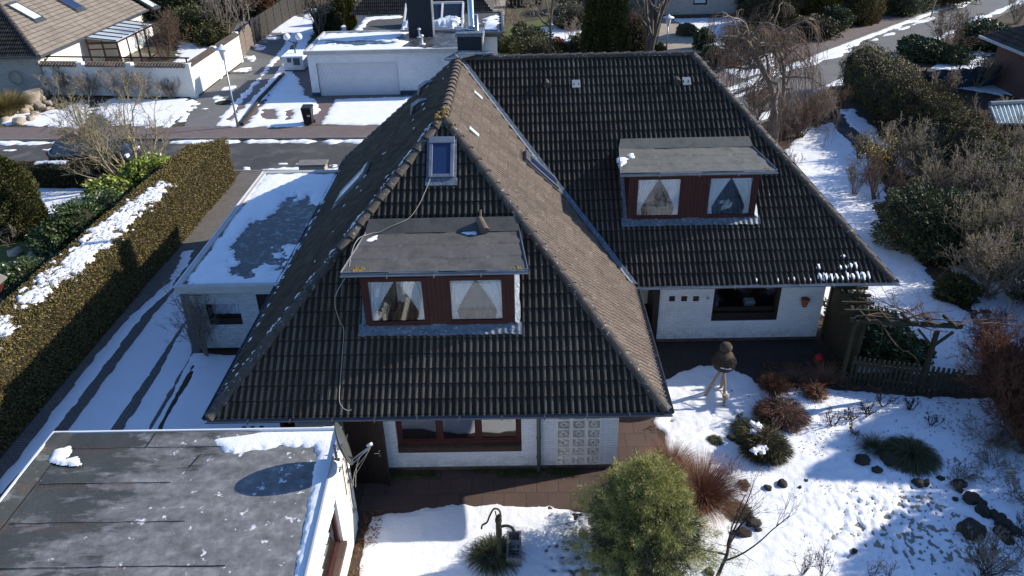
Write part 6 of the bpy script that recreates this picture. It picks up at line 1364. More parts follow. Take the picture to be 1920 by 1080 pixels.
# ---------------------------------------------------------------- left garden
lh_ = hedge('clipped_hedge', 'long clipped brown-green hedge with snow on top beside the driveway', [((-15.7, 8), (-13.75, 8), 2.0), ((-15.5, 16), (-13.55, 16), 2.0), ((-15.4, 24), (-13.45, 24), 2.0), ((-15.0, 33.2), (-13.4, 34.2), 2.05)], 150000, 'hedge_leaf', 3, .065, .036)
snow([[(-15.15, 19.2), (-14.1, 19.2), (-13.8, 28.4), (-14.4, 28.9), (-14.85, 26)]], name='snow_cap', parent=lh_, px=False, z=2.045, res=.04, rag=.3, rscale=5, thick=.03, seed=201, und=.03, cap=lambda X, Y: (fbm(X*12, Y*12, 21, 4)+.13)*.2, melt=lambda X, Y: .25*np.clip((21.6-Y)/2.4, 0, 1)+.22*np.clip(fbm(X*5, Y*3, 5, 4)*2, 0, 1))
snow([[(-15.5, 13.2), (-14.1, 13.2), (-14.0, 19.4), (-15.4, 19.4)]], name='snow_cap', parent=lh_, px=False, z=2.03, res=.045, rag=.35, rscale=4.5, thick=.03, seed=203, und=.03, cap=lambda X, Y: (fbm(X*12, Y*12, 22, 4)+.03)*.2, melt=lambda X, Y: .42+.3*np.clip(fbm(X*2, Y*2, 8, 3)*2, -1, 1))
hedge('low_hedge', 'low dark clipped hedge with a snow strip along the street by the parked car', [((-24.5, 34.5), (-24.5, 33.5), 1.0), ((-17.6, 34.3), (-17.6, 33.3), 1.0)], 26000, 'hedge_dark', 5, .08, .045)
snow([[(-22.7, 33.9), (-21.3, 33.9), (-21.2, 34.4), (-22.8, 34.4)]], name='snow_cover', px=False, z=1.03, res=.06, rag=.12, thick=.05, seed=204)
cone_tree('conifer', 'rounded green thuja column at the left edge of the snowy garden', at(36, 436), 3.3, 1.15, 'thuja_leaf', 22000, 11, .13, .06, round_top=1)
b = NX(at(210, 400)); leafy('rhododendron', 'large yellow-green leaved rhododendron against the far end of the long hedge', 'shrub', [((b[0]+.2, b[1], .7), (1.1, 1.1, .9)), ((b[0]+1.0, b[1]+1.6, .9), (1.0, 1.0, .9)), ((b[0]+.9, b[1]+3.0, .7), (.9, .9, .8))], 9000, 'bright_leaf', .20, .085, 12)
b = NX(at(160, 460)); leafy('rhododendron', 'dark green broad rhododendron touching the middle of the long hedge', 'shrub', [((b[0], b[1], .8), (1.0, 1.2, 1.0)), ((b[0]-.5, b[1]-.9, .6), (.9, .8, .8)), ((b[0]+.6, b[1]+1.3, .8), (.9, 1.0, .9))], 12000, 'laurel_leaf', .17, .07, 13)
b = NX(at(66, 560)); leafy('laurel', 'round dark laurel bush nearest the left edge beside the snow-patched hedge', 'shrub', [((b[0], b[1], .65), (1.15, 1.0, .8)), ((b[0]+.9, b[1]+.5, .55), (.8, .8, .7))], 12000, 'laurel_leaf', .11, .06, 14)
bare('bare_shrub', 'big multi-stemmed bare shrub in front of the dark parked car', 'shrub', at(250, 355), 6.0, 13, .62, .06, 21, 'twig_lichen', 'twig_lichen', 1.2, levels=[dict(seg=7, wig=.09, up=.10), dict(seg=5, wig=.15, up=.10, kids=6, spread=.42, ratio=.55, t0=.25), dict(seg=4, wig=.2, up=.06, kids=6, spread=.5, ratio=.6, t0=.2), dict(seg=3, wig=.22, up=.04, kids=6, spread=.5, ratio=.55, t0=.1)], lean=(-.18, 0), rmin=.007)
bare('bare_shrub', 'smaller bare shrub right of the big multi-stemmed one, by the hedge end', 'shrub', at(300, 335), 3.2, 6, .5, .035, 22, 'twig_lichen', 'twig_grey', 1.0, rmin=.006)
bare('bare_shrub', 'reddish bare twiggy bush under the big bare shrub beside the low hedge', 'shrub', at(205, 368), 1.3, 9, .7, .015, 23, 'twig_brown', 'twig_brown', 1, rmin=.005)
for i, (a, lab) in enumerate(((115, 'bare thin bush at the left end of the long white wall'), (170, 'bare thin bush in front of the first third of the white wall'), (225, 'bare thin bush in front of the middle of the white wall'), (275, 'bare thin bush in front of the right third of the white wall'), (322, 'bare thin low bush near the white wall corner'))):
    bare('bare_bush', lab, 'bush', at(a, 186), (2.3, 2.2, 2.6, 2.5, 1.6)[i], 15, .75, .02, 30+i, 'twig_grey', 'twig_grey', 1.0, group='bare bushes along the white wall', rmin=.007)
bare('bare_bush', 'small bare bush at left edge inside the soil bed by the thuja', 'bush', at(18, 462), 1.2, 8, .8, .012, 36, 'twig_pale', 'twig_pale', .8)
tuft('broom_bush', 'rounded straw-green broom bush left of the boulders', at(14, 218), 1.0, 1.3, 5000, 'grass_brown' if False else 'hedge_leaf', 37, 'bush', w=.03, droop=.3)
for i, (a, b_, r) in enumerate(((68, 194, 24), (37, 203, 10), (52, 206, 9), (63, 200, 7), (75, 203, 10), (90, 197, 8), (47, 212, 9), (66, 217, 8), (60, 226, 9), (36, 232, 11), (94, 207, 7), (26, 186, 10), (4, 186, 8), (10, 228, 8), (100, 190, 6))):
    p = at(a, b_); r_ = r*math.hypot(p[0], p[1], CAM_H)/1620.; pos = ('biggest boulder of the heap beside the pale brick wall', 'tan boulder in the row left below the biggest one', 'small tan boulder left of centre in the heap', 'smallest boulder touching the biggest one', 'rounded boulder just below the biggest one', 'boulder on the right flank of the heap', 'pale boulder lowest in the middle row', 'flat boulder in the right half of the lower heap', 'angular pale boulder at the lower right near the snow', 'orange-tan boulder lying lowest in the snow', 'small boulder at the far right tip of the heap', 'long grey boulder behind the left of the heap', 'pale boulder behind the broom bush', 'grey boulder below the broom bush at the left edge', 'small brown boulder against the bare wall bushes')[i]
    rock('boulder', pos, p, max(.2, r_), 'boulder', 50+i, 'boulders by the brick wall', 'boulder', .8)
for i, (a, b_) in enumerate(((18, 500), (40, 490), (62, 478), (84, 462), (98, 448), (30, 478))):
    rock('edging_stone', ('stone edging the soil bed, closest to the left edge', 'stone edging the soil bed, second from the left edge', 'flat pale stone midway along the soil bed edge', 'stone edging the curve of the soil bed', 'stone at the top of the soil bed curve', 'pale flat boulder lying inside the soil bed')[i], at(a, b_), .17 if i < 5 else .3, 'boulder', 70+i, 'stones edging the soil bed', 'stone')
# little birdhouse roof at far left
p = NX(at(10, 590)); bh = thing('bird_feeder', 'small grey-roofed bird feeder cut by the left edge above the long hedge', 'bird feeder', (p[0], p[1], 0)); g = MB(); g.add([(p[0]-.4, p[1]-.35, 1.25), (p[0]+.35, p[1]-.35, 1.25), (p[0]+.35, p[1]+.35, 1.25), (p[0]-.4, p[1]+.35, 1.25), (p[0]-.4, p[1], 1.6), (p[0]+.35, p[1], 1.6)], [(0, 1, 5, 4), (2, 3, 4, 5), (0, 4, 3), (1, 2, 5), (0, 3, 2, 1)]); g.build('roof', M['kerb'], bh); g = MB(); g.box(p[0]-.25, p[0]+.2, p[1]-.2, p[1]+.2, .9, 1.2); g.build('box', M['red_wood'], bh); g = MB(); g.tube([(p[0], p[1], 0), (p[0], p[1], .9)], .04, 8); g.build('post', M['grey_wood'], bh)
# ---------------------------------------------------------------- along the lane and behind
bare('bare_shrub', 'dense reddish-brown bare bush right of the conservatory', 'shrub', at(312, 112), 4.4, 14, .62, .03, 81, 'twig_brown', 'twig_brown', 1.2, rmin=.010)
leafy('evergreen_shrub', 'dark evergreen shrub behind the sunlit garden wall', 'shrub', [((-26.5, 66, 1.0), (2.3, 2.0, 1.6)), ((-24.6, 63.6, .6), (1.4, 1.3, 1.1)), ((-28.2, 67.5, .8), (1.5, 1.6, 1.4))], 9000, 'thuja_leaf', .3, .12, 82)
for i, (a, b_, h) in enumerate(((425, 75, 5.5), (462, 62, 5.5), (395, 62, 4.5), (505, 30, 4))): bare('bare_tree', ('bare upright shrub behind the dark fence, nearest the white wall', 'bare upright shrub behind the dark fence, right of the other', 'bare shrub behind the evergreen in the upper left garden', 'far bare shrub behind the upper end of the dark fence')[i], 'tree', at(a, b_), h, 7, .35, .05, 83+i, 'twig_grey', 'twig_grey', 1.1, group='bare shrubs behind the panel fence', rmin=.012)
bare('copper_bush', 'rust-orange leafed bush hanging over the dark panel fence', 'bush', at(498, 35), 3.2, 12, .5, .03, 90, 'dry_leaf', 'dry_leaf', 1.4, rmin=.02)
leafy('evergreen_shrub', 'dark evergreen bush behind the panel fence at the top edge', 'shrub', [((-26, 76, 1.2), (4, 1.5, 1.8)), ((-33, 76, 1.4), (5, 1.5, 2.2))], 7000, 'thuja_leaf', .4, .16, 88)
bare('bare_tree', 'bare dark-stemmed tree standing by the lane left of the far garage', 'tree', at(603, 72), 6.0, 7, .32, .10, 91, 'bark', 'twig_grey', 1.2, rmin=.012)
cone_tree('conifer', 'short dark conifer pair behind the far garage, left one', at(615, 62), 2.6, 1.1, 'thuja_leaf', 4000, 92, .25, .1); cone_tree('conifer', 'small dark conifer left of the golden one', at(638, 45), 2.2, .9, 'thuja_leaf', 3000, 93, .25, .1)
cone_tree('golden_conifer', 'slim golden-yellow conifer left of the far house extension', at(660, 58), 3.4, .42, 'gold_leaf', 3500, 94, .2, .08)
leafy('clipped_bush', 'small yellow-green bush next to the globe lamp', 'bush', [((-13.6, 58.0, .7), (.8, .6, .7))], 1800, 'gold_leaf', .16, .08, 95)
for i, (a, b_, h, c_) in enumerate(((640, 20, 1.6, 'thuja_leaf'), (600, 12, 1.3, 'thuja_leaf'))):
    p = NX(at(a, b_)); leafy('bush', ('low dark bush beyond the golden conifer', 'low dark bush at the top edge beside the lane')[i], 'bush', [((p[0], p[1], .6), (1.6, 1.4, h*.6))], 2500, c_, .25, .1, 96+i)
# ---------------------------------------------------------------- beyond the wing ridge
cone_tree('conifer', 'tall dark thuja, left of the pair above the wing ridge', at(1115, 118), 7.4, .95, 'thuja_leaf', 16000, 101, .22, .1, power=.9); cone_tree('conifer', 'tall dark thuja, right of the pair and broader', at(1147, 116), 8.8, 1.2, 'thuja_leaf', 20000, 102, .22, .1, power=.9)
bare('bare_tree', 'small bare fruit tree with forked pale trunk in the far snowy garden', 'tree', at(1031, 118), 7.0, 1, .05, .16, 103, 'bark', 'twig_grey', 1, levels=[dict(seg=5, wig=.05, up=.1, tip=.6), dict(seg=5, wig=.14, up=.12, kids=6, spread=.7, ratio=.85, t0=.45, rr=.7), dict(seg=5, wig=.18, up=.05, kids=6, spread=.6, ratio=.55, t0=.2), dict(seg=4, wig=.22, up=.02, kids=5, spread=.6, ratio=.5, t0=.2)], rmin=.009)
bare('bare_tree', 'large bare vase-shaped tree with thick grey trunk left of the beige path', 'tree', at(1216, 120), 10, 4, .10, .20, 104, 'bark', 'twig_grey', 1, levels=[dict(seg=6, wig=.05, up=.1, tip=.5), dict(seg=6, wig=.08, up=.16, kids=7, spread=.33, ratio=.8, t0=.3, rr=.6), dict(seg=5, wig=.10, up=.10, kids=6, spread=.33, ratio=.6, t0=.2), dict(seg=4, wig=.14, up=.05, kids=4, spread=.4, ratio=.55, t0=.2)], rmin=.011)
bare('beech_bush', 'brown twiggy beech bush between the dark thujas and the vase-shaped tree', 'bush', at(1186, 112), 4.0, 26, .28, .03, 105, 'twig_pale', 'twig_brown', 1, rmin=.012)
leafy('olive_bush', 'olive-brown bush at the foot of the vase-shaped tree', 'bush', [(tuple(NX(at(1196, 112))+(0, 0, 1.3)), (1.1, 1.0, 1.5))], 3500, 'hedge_leaf', .14, .06, 106)
for i, (a, b_, rx, rz_, lf, lab) in enumerate(((1005, 108, 1.9, 1.2, 'thuja_leaf', 'dark rounded low bush just above the left wing ridge'), (1000, 92, 1.6, 1.3, 'bush_leaf', 'mid-green bush behind the dark rounded one'), (955, 96, 1.0, .9, 'bush_leaf', 'small dark bush beside the beige slab path'), (978, 78, .8, 1.2, 'olive_leaf', 'grey-green upright bush in the strip of green grass'), (1045, 104, .9, 1.0, 'dry_leaf', 'copper-tinged bush right of the small fruit tree trunk'), (1085, 106, .9, 1.3, 'olive_leaf', 'yellowish bush beside the left dark thuja'), (1075, 52, 2.3, 1.7, 'olive_leaf', 'large olive shrub behind the left dark thuja'), (1088, 20, 2.8, 2.0, 'olive_leaf', 'pale olive shrub at the top edge left of the thujas'), (1060, 112, 1.3, .35, 'heather', 'low pinkish heather patch along the ridge'), (1236, 112, .5, .9, 'bush_leaf', 'small brown-green bush at the foot of the vase-shaped tree'), (930, 80, .6, .7, 'bush_leaf', 'small dark bush under the corner of the flat roof'))):
    p = NX(at(a, b_)); leafy('bush', lab, 'bush', [((p[0], p[1], rz_*.5), (rx, rx*.8, rz_*.75))], 3200, lf, .16, .075, 110+i)
for i, (a, b_, h) in enumerate(((965, 60, 2.2), (1000, 30, 3.0), (940, 20, 3.4), (1065, 75, 2.0))): bare('bare_shrub', ('bare low tree in the green grass by the slab path', 'tangled bare shrub at the back of the far snowy garden', 'tangled bare shrub beside the flat roofed extension', 'bare shrub leaning over the far snowy lawn')[i], 'shrub', at(a, b_), h, 7, .8, .03, 125+i, 'twig_grey', 'twig_grey', 1, rmin=.010)
p = NX(at(985, 12)); wp = thing('wood_pile', 'brown firewood stack at the top edge of the far garden', 'wood pile', tuple(p)); g = MB()
for j in range(4):
    for i in range(10): g.tube([tuple(p+(i*.35-1.7, -.4, .2+j*.33)), tuple(p+(i*.35-1.7, .5, .2+j*.33))], .16, 8)
g.build('logs', M['fence_wood'], wp)
# upper right garden
for i, (a, b_, h, r, lf, lab, rt) in enumerate(((1440, 60, 5.2, 2.1, 'hedge_dark', 'tall dark rounded conifer behind the weeping tree', 1), (1492, 42, 4.2, 1.6, 'hedge_leaf', 'brown-green rounded conifer second in the upper right row', 1), (1537, 42, 4.6, 1.5, 'gold_leaf', 'bright golden conifer in the upper right row', 1), (1562, 24, 4.2, 1.1, 'bush_leaf', 'narrow grey-green conifer behind the golden one', 0), (1602, 42, 5.2, 1.9, 'hedge_leaf', 'large dark conifer with sunlit right edge by the pavement', 1), (1408, 28, 4.6, 2.0, 'hedge_dark', 'dark broad conifer at the top edge beyond the snowy lawn', 1))):
    cone_tree('conifer', lab, at(a, b_), h, r, lf, 11000, 130+i, .2, .09, round_top=rt)
for i, (a, b_, rx, rz_, lf, lab) in enumerate(((1565, 56, 1.3, 1.5, 'bush_leaf', 'clipped green dome bush, left of the two beside the pavement'), (1586, 44, 1.3, 1.6, 'olive_leaf', 'clipped green dome bush, right of the two beside the pavement'), (1495, 62, 2.0, 1.0, 'gold_leaf', 'flat golden-orange bush behind the weeping tree'), (1530, 70, 1.9, 1.3, 'hedge_dark', 'brown-green spreading bush next to the flat golden one'), (1395, 98, 1.9, 1.5, 'olive_leaf', 'olive-gold bush at the lower end of the snowy lawn'), (1425, 96, 1.4, 1.2, 'gold_leaf', 'small golden bush right of the olive-gold bush'), (1364, 122, 1.2, .8, 'dry_leaf', 'round red-brown bush near the lawn corner above the hip'), (1318, 92, .8, 1.2, 'laurel_leaf', 'small open rhododendron on the snowy lawn'), (1332, 108, .7, .7, 'laurel_leaf', 'small dark bush below the open rhododendron'), (1287, 66, .8, .7, 'olive_leaf', 'sparse grey-green bush at the upper left of the snowy lawn'), (1258, 16, 1.1, 1.2, 'olive_leaf', 'yellow-green bush in front of the pale brick house wall'), (1690, 28, 1.8, 2.2, 'bush_leaf', 'grey-green bush behind the pale post'), (1720, 20, 1.5, 2.2, 'olive_leaf', 'grey-green bush right of the pale post'), (1762, 8, 3.2, 1.6, 'hedge_leaf', 'low brown hedge bush at the top edge by the side road'), (1660, 26, 1.0, 1.6, 'bright_leaf', 'sparse yellow-green bush left of the pale post'))):
    p = NX(at(a, b_)); leafy('bush', lab, 'bush', [((p[0], p[1], rz_*.55), (rx, rx*.85, rz_*.7))], 4200, lf, .17, .08, 140+i)
bare('bare_shrub', 'brown bare bush between conifers in the upper right row', 'shrub', at(1476, 40), 3.8, 14, .35, .03, 160, 'twig_brown', 'twig_brown', 1, rmin=.014)
# weeping tree at the right of the roof
b = NX(at(1450, 268)); rng = np.random.default_rng(7)
S_ = grow(rng, [b, b+(.15, .1, 0)], [(-.08, .02, 1), (.10, .05, 1)], [5.6, 5.0], [.20, .13], [dict(seg=9, wig=.12, up=.06, tip=.55), dict(seg=10, wig=.24, up=.20, droop=1.6, kids=11, spread=1.1, ratio=.72, t0=.45, rr=.5), dict(seg=9, wig=.16, up=-.20, kids=15, spread=.6, ratio=.62, t0=.12, rr=.4), dict(seg=9, wig=.10, up=-.34, kids=7, spread=.35, ratio=.78, t0=.05, rr=.4)])
t = thing('weeping_tree', 'weeping bare tree with twisted trunk and curtains of hanging twigs right of the roof', 'tree', tuple(b)); V, F = join([segs_mesh(S_[0], 8), segs_mesh(S_[1], 5)]); link('trunk', mesh_np('trunk', V, F), M['twig_grey'], t, True, True)
ss = []
for s in S_[2:]:
    p0, p1, r0, r1 = s; k = (p1[:, 2] > .05) & (p0[:, 2] > .05); ss.append(segs_mesh((p0[k], p1[k], r0[k], r1[k]), 3, .0065))
V, F = join(ss); link('crown', mesh_np('crown', V, F), M['twig_weep'], t, False, True)
for i, (a, b_, h) in enumerate(((1465, 262, 3.0), (1500, 258, 2.8), (1530, 240, 2.6), (1560, 222, 2.2), (1420, 225, 2.5))): bare('bare_shrub', ('tangled bare thicket at the foot of the weeping tree', 'tangled bare thicket right of the weeping tree foot', 'tangled bare thicket above the curved snow strip', 'bare thicket beside the dark path end', 'bare thicket left of the weeping tree close to the hip')[i], 'shrub', at(a, b_), h, 22, .6, .025, 170+i, 'twig_brown', 'twig_brown' if i % 2 else 'twig_grey', 1.3, group='thicket under the weeping tree', rmin=.006)
# big dark hedge on the right
rq = random.Random(6); bl = []
for k in range(15):
    y_ = 47-k*1.15; bl.append(((20.9-.10*k+rq.uniform(-.15, .15), y_, 1.15), (1.45+rq.uniform(-.1, .15), 1.35, 1.55+rq.uniform(-.12, .2))))
leafy('conifer_hedge', 'tall thick dark conifer hedge with sunlit golden top right of the side road', 'hedge', bl, 110000, 'conifer_hedge_leaf', .12, .045, 9, up=.8, core=.84, stems=False)
for i, (a, b_, rx, rz_, lf, lab) in enumerate(((1735, 112, 1.6, 1.1, 'bush_leaf', 'glossy variegated evergreen shrub behind the tall dark hedge'), (1712, 98, 1.1, .9, 'bush_leaf', 'glossy dark shrub at the roadside end behind the tall hedge'), (1840, 92, 1.8, 1.6, 'laurel_leaf', 'dark rhododendron with snow specks beside the brick house'))):
    p = NX(at(a, b_)); leafy('evergreen_shrub', lab, 'shrub', [((p[0], p[1], rz_*.55), (rx, rx*.9, rz_*.7)), ((p[0]+rx*.8, p[1]-rx*.6, rz_*.4), (rx*.7, rx*.7, rz_*.55))], 6500, lf, .22, .11, 180+i)
for i, (a, b_, h, lab) in enumerate(((1770, 105, 3.8, 'bare brown shrub between the side road and the netting'), (1810, 85, 2.6, 'bare shrub right of the brown one along the side road'), (1905, 45, 2.6, 'bare pale shrub above the brick house roof at the right edge'), (1830, 165, 2.6, 'pale olive bare shrub in front of the blue netting'), (1760, 190, 2.2, 'bare shrub growing over the right end of the tall hedge'), (1895, 165, 2.2, 'bare shrub beside the snow by the brick house'))): bare('bare_shrub', lab, 'shrub', at(a, b_), h, 14, .65, .03, 190+i, 'twig_brown' if i < 2 else 'twig_lichen', 'twig_brown' if i < 2 else 'twig_grey', 1.1, rmin=.010)
# right-hand bare thicket, each shrub on its own
thk = [(1685, 330, 3.0), (1735, 345, 3.4), (1790, 330, 3.6), (1845, 330, 3.4), (1900, 320, 3.2), (1770, 400, 3.4), (1830, 410, 3.6), (1890, 400, 3.6), (1800, 480, 3.2), (1865, 480, 3.4), (1925, 470, 3.4), (1850, 560, 3.0), (1905, 560, 3.2), (1960, 560, 3.2), (1760, 290, 2.8), (1840, 270, 2.8), (1900, 260, 2.8), (1960, 380, 3.5)]
wh = ['front left of the right-hand thicket next to the tall hedge', 'behind the dark round evergreen at the right', 'in the upper middle of the right-hand thicket', 'in front of the corrugated shed', 'at the right edge below the corrugated shed', 'just behind the big dark evergreen bush', 'left of the blue tarpaulin', 'in front of the blue tarpaulin', 'right of the dark evergreen bush by the snow strip', 'in the lower middle of the right-hand thicket', 'at the right edge below the blue tarpaulin', 'at the lower end of the curved snow strip', 'behind the rust-brown willow bush', 'at the right edge behind the rust-brown willow', 'where the tall hedge meets the thicket', 'left of the corrugated shed', 'under the corrugated shed eave', 'at the right edge beside the blue tarpaulin']
for i, (a, b_, h) in enumerate(thk): bare('bare_shrub', 'bare grey-olive shrub '+wh[i], 'shrub', at(a, b_), h*.95, 20, .72, .035, 200+i, ('twig_lichen', 'twig_grey')[i % 2], ('twig_grey', 'twig_lichen', 'twig_lichen')[i % 3], 1.25, group='bare shrubs of the right-hand thicket', up=.06, rmin=.0065)
b = NX(at(1700, 465)); leafy('evergreen_shrub', 'big dark green evergreen bush beside the curved snow strip', 'shrub', [((b[0]+.3, b[1]+.3, 1.0), (1.5, 1.5, 1.3)), ((b[0]+1.8, b[1]+.2, .9), (1.3, 1.4, 1.1)), ((b[0]+.6, b[1]-1.0, .5), (.9, .8, .7))], 26000, 'bush_leaf', .15, .05, 230)
b = NX(at(1770, 560)); leafy('evergreen_shrub', 'small low dark evergreen at the lower end of the snow strip', 'shrub', [((b[0]+.3, b[1], .35), (.7, .6, .5))], 4000, 'thuja_leaf', .12, .05, 231)
bare('forsythia', 'yellow flowering forsythia between bare shrubs on the snow strip', 'shrub', at(1640, 375), 2.6, 16, .45, .02, 232, 'twig_brown', 'twig_brown', 1.1, rmin=.005)
rng = np.random.default_rng(5); P = NX(at(1632, 350))+rng.normal(size=(900, 3))*(.45, .4, .40)+(0, 0, 1.6); V, F = cards(P, rng.normal(size=P.shape), .06, .05, rng); o = [x for x in bpy.data.objects if x.name.startswith('forsythia')][0]; link('blossom', mesh_np('blossom', V, F), M['forsythia'], o, False, True)
for i, (a, b_, h) in enumerate(((1600, 365, 1.8), (1680, 400, 2.0), (1610, 300, 1.6), (1655, 330, 1.6))): bare('bare_shrub', ('twiggy bare bush left of the forsythia on the snow', 'twiggy bare bush right of the forsythia on the snow', 'thin twiggy bush beside the dark path', 'brown twiggy bush at the near end of the dark path')[i], 'shrub', at(a, b_), h, 14, .5, .015, 235+i, 'twig_brown', 'twig_grey' if i % 2 == 0 else 'twig_brown', 1.0, rmin=.005)
bare('bare_bush', 'thin lone bare bush on the snow close to the wing hip', 'bush', at(1490, 325), 1.4, 6, .7, .012, 240, 'twig_brown', 'twig_brown', .8)
# rust-brown willow mass bottom right
for i, (p, h, lab) in enumerate((((12.9, 16.2), 2.5, 'dense rust-brown bare willow bush at the right edge beside the picket fence'), ((14.2, 15.0), 2.6, 'second rust-brown willow, at the right edge below the first'), ((13.6, 17.9), 2.6, 'rust-brown willow behind the pergola end'), ((12.6, 14.9), 1.9, 'lowest rust-brown willow bush above the snow'))):
    bare('willow_bush', lab, 'bush', (p[0], p[1], 0), h, 55, .85, .02, 250+i, 'twig_red', 'twig_red', 1.0, group='rust-brown willow bushes', rmin=.0045, up=.03)
for i, (a, b_, h) in enumerate(((1800, 900, .7), (1860, 880, .8), (1905, 940, .8), (1850, 830, 1.0), (1905, 850, 1.0))): bare('trailing_bush', ('thin trailing twigs on the snow below the willow, left', 'thin trailing twigs on the snow below the willow, middle', 'trailing twigs at the right edge above the stone row', 'wiry bare bush just under the rust-brown willow', 'wiry bare bush at the right edge under the willow')[i], 'bush', at(a, b_), h, 16, 1.3, .007, 260+i, 'twig_brown', 'twig_grey', 1.0, rmin=.0035, up=-.02)
bare('bare_shrub', 'grey-green bare shrub at the bottom right corner', 'shrub', at(1850, 1085), 1.3, 20, .8, .012, 270, 'twig_dark', 'twig_pale', 1.0, rmin=.004); bare('bare_shrub', 'sparse dark shrub cut by the bottom right edge', 'shrub', at(1930, 1040), 1.3, 14, .8, .012, 271, 'twig_dark', 'twig_dark', 1.0, rmin=.004)
# dark evergreens and ivy inside the thicket, and the tall trees of the next plot that shade the right garden
for i, (x, y, r, h, lab) in enumerate(((19.3, 29.0, 1.6, 2.3, 'ivy-dark evergreen bush inside the right-hand thicket, behind the big evergreen'), (17.3, 21.8, 1.2, 1.9, 'dark green bush above the rust-brown willow'), (16.6, 23.8, 1.0, 1.4, 'small dark green bush low in the thicket by the snow strip'))):
    leafy('evergreen_shrub', lab, 'shrub', [((x, y, h*.45), (r, r*.9, h*.6)), ((x+r*.7, y+r*.5, h*.4), (r*.7, r*.7, h*.5))], 7000, 'bush_leaf', .14, .055, 500+i)
for i, (x, y, h, r) in enumerate(((17.7, 13.0, 5.7, 2.6), (17.9, 16.6, 5.9, 2.5), (18.6, 20.4, 6.4, 2.2), (22.2, 18.4, 7.8, 2.8), (18.6, 11.2, 5.6, 2.3))):
    cone_tree('garden_conifer', ('spruce standing beyond the right edge of the lawn, second from the front', 'spruce beyond the right edge of the lawn, third from the front', 'spruce farthest back beyond the right edge of the lawn', 'tallest spruce, behind the row beyond the right edge', 'lowest and nearest spruce beyond the right edge of the lawn')[i], (x, y, 0), h, r, 'thuja_leaf', 9000, 520+i, .25, .1, power=.9, round_top=1 if i in (0, 4) else 0, group='spruces of the neighbouring plot')
for i, (x, y, h) in enumerate(((15.2, 9.2, 4.5), (16.5, 12.4, 5.0))):
    bare('garden_tree', ('bare fruit tree beyond the lower right corner', 'bare fruit tree beyond the right edge of the stone row')[i], 'tree', (x+1.8, y, 0), h, 4, .4, .08, 530+i, 'bark', 'twig_grey', 1.1, group='bare trees beyond the right edge')
# ---------------------------------------------------------------- the near gardens
# big feathery conifer
rng = np.random.default_rng(3); cc = NX((2.42, 11.45, 0)); t = thing('feathery_conifer', 'large feathery yellow-green conifer in the foreground beside the patio', 'tree', tuple(cc)); n_ = 330; Vs = []; Vd = []
zt = rng.random(n_)**.8; ang = rng.uniform(0, 6.28, n_); hgt = 2.6
P = []; D = []; 
for i in range(n_):
    z = zt[i]; rr = 1.36*(1-z**1.8)**.6*(.60+.50*rng.random())*(1+.17*math.sin(ang[i]*3+z*5+1)+.10*math.sin(ang[i]*7-z*9)); P.append(cc+NX((math.cos(ang[i])*rr, math.sin(ang[i])*rr, .15+z*hgt*.92))); D.append(NX((math.cos(ang[i])*(1.1-z), math.sin(ang[i])*(1.1-z), .35+z*.9)))
P = NX(P); D = unit(NX(D)); V = []; 
for i in range(n_):   # drooping sprays
    m_ = 210; tt = rng.random(m_)**.8; Ls = rng.uniform(.35, .85); d0 = D[i]; sp = rng.normal(size=(m_, 3))*.10*(1-.7*tt)[:, None]; drop = np.column_stack([np.zeros(m_), np.zeros(m_), -.35*Ls*tt**2])
    Q = P[i]-d0*.25+d0*(tt*Ls)[:, None]+sp+drop; dd = unit(d0*.8+sp*6+np.array((0, 0, -.75))*tt[:, None]+rng.normal(size=(m_, 3))*.2); V.append(cards(Q, dd, rng.uniform(.05, .12, m_), .008, rng))
V, F = join(V); link('crown', mesh_np('crown', V, F), M['conifer_leaf'], t, False, True)
Q, Nn = blob_points(rng, 14000, [(cc+(0, 0, 1.05), (1.0, 1.0, 1.2))], .25); V, F = cards(Q, unit(Nn+rng.normal(size=Q.shape)*.5+np.array((0, 0, -.3))), .14, .02, rng); link('inner_crown', mesh_np('inner_crown', V, F), M['bush_leaf'], t, False, True)
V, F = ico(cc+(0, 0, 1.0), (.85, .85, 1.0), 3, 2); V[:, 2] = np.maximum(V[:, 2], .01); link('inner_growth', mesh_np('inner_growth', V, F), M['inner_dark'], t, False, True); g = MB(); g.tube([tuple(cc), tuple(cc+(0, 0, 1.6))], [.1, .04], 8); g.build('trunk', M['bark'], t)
tuft('ornamental_grass', 'tall rust-brown ornamental grass beside the feathery conifer', at(1310, 950), .62, 1.15, 5200, 'grass_brown', 301, w=.009, droop=.55); tuft('ornamental_grass', 'shorter brown grass clump between patio and conifer', at(1255, 890), .45, .8, 2200, 'grass_brown', 302, w=.008, droop=.5)
def mound(name, lab, a, b_, r, h, n, mt, seed, cat='grass clump'):
    p = NX(at(a, b_)); rng = np.random.default_rng(seed); Q, Nn = blob_points(rng, n, [((p[0], p[1], h*.35), (r, r*.9, h*.75))], .3); Q = Q[Q[:, 2] > 0]; dr = unit((Q-p)*NX((1, 1, .25))+rng.normal(size=Q.shape)*.15+np.array((0, 0, -.12))); V, F = cards(Q, dr, rng.uniform(.12, .28, len(Q)), .012, rng)
    t = thing(name, lab, cat, tuple(p)); link('blades', mesh_np('blades', V, F), M[mt], t, False, True); V, F = ico((p[0], p[1], h*.3), (r*.85, r*.78, h*.62), 2, seed); V[:, 2] = np.maximum(V[:, 2], .005); link('inner_growth', mesh_np('inner_growth', V, F), M['inner_dark'], t, False, True); return t
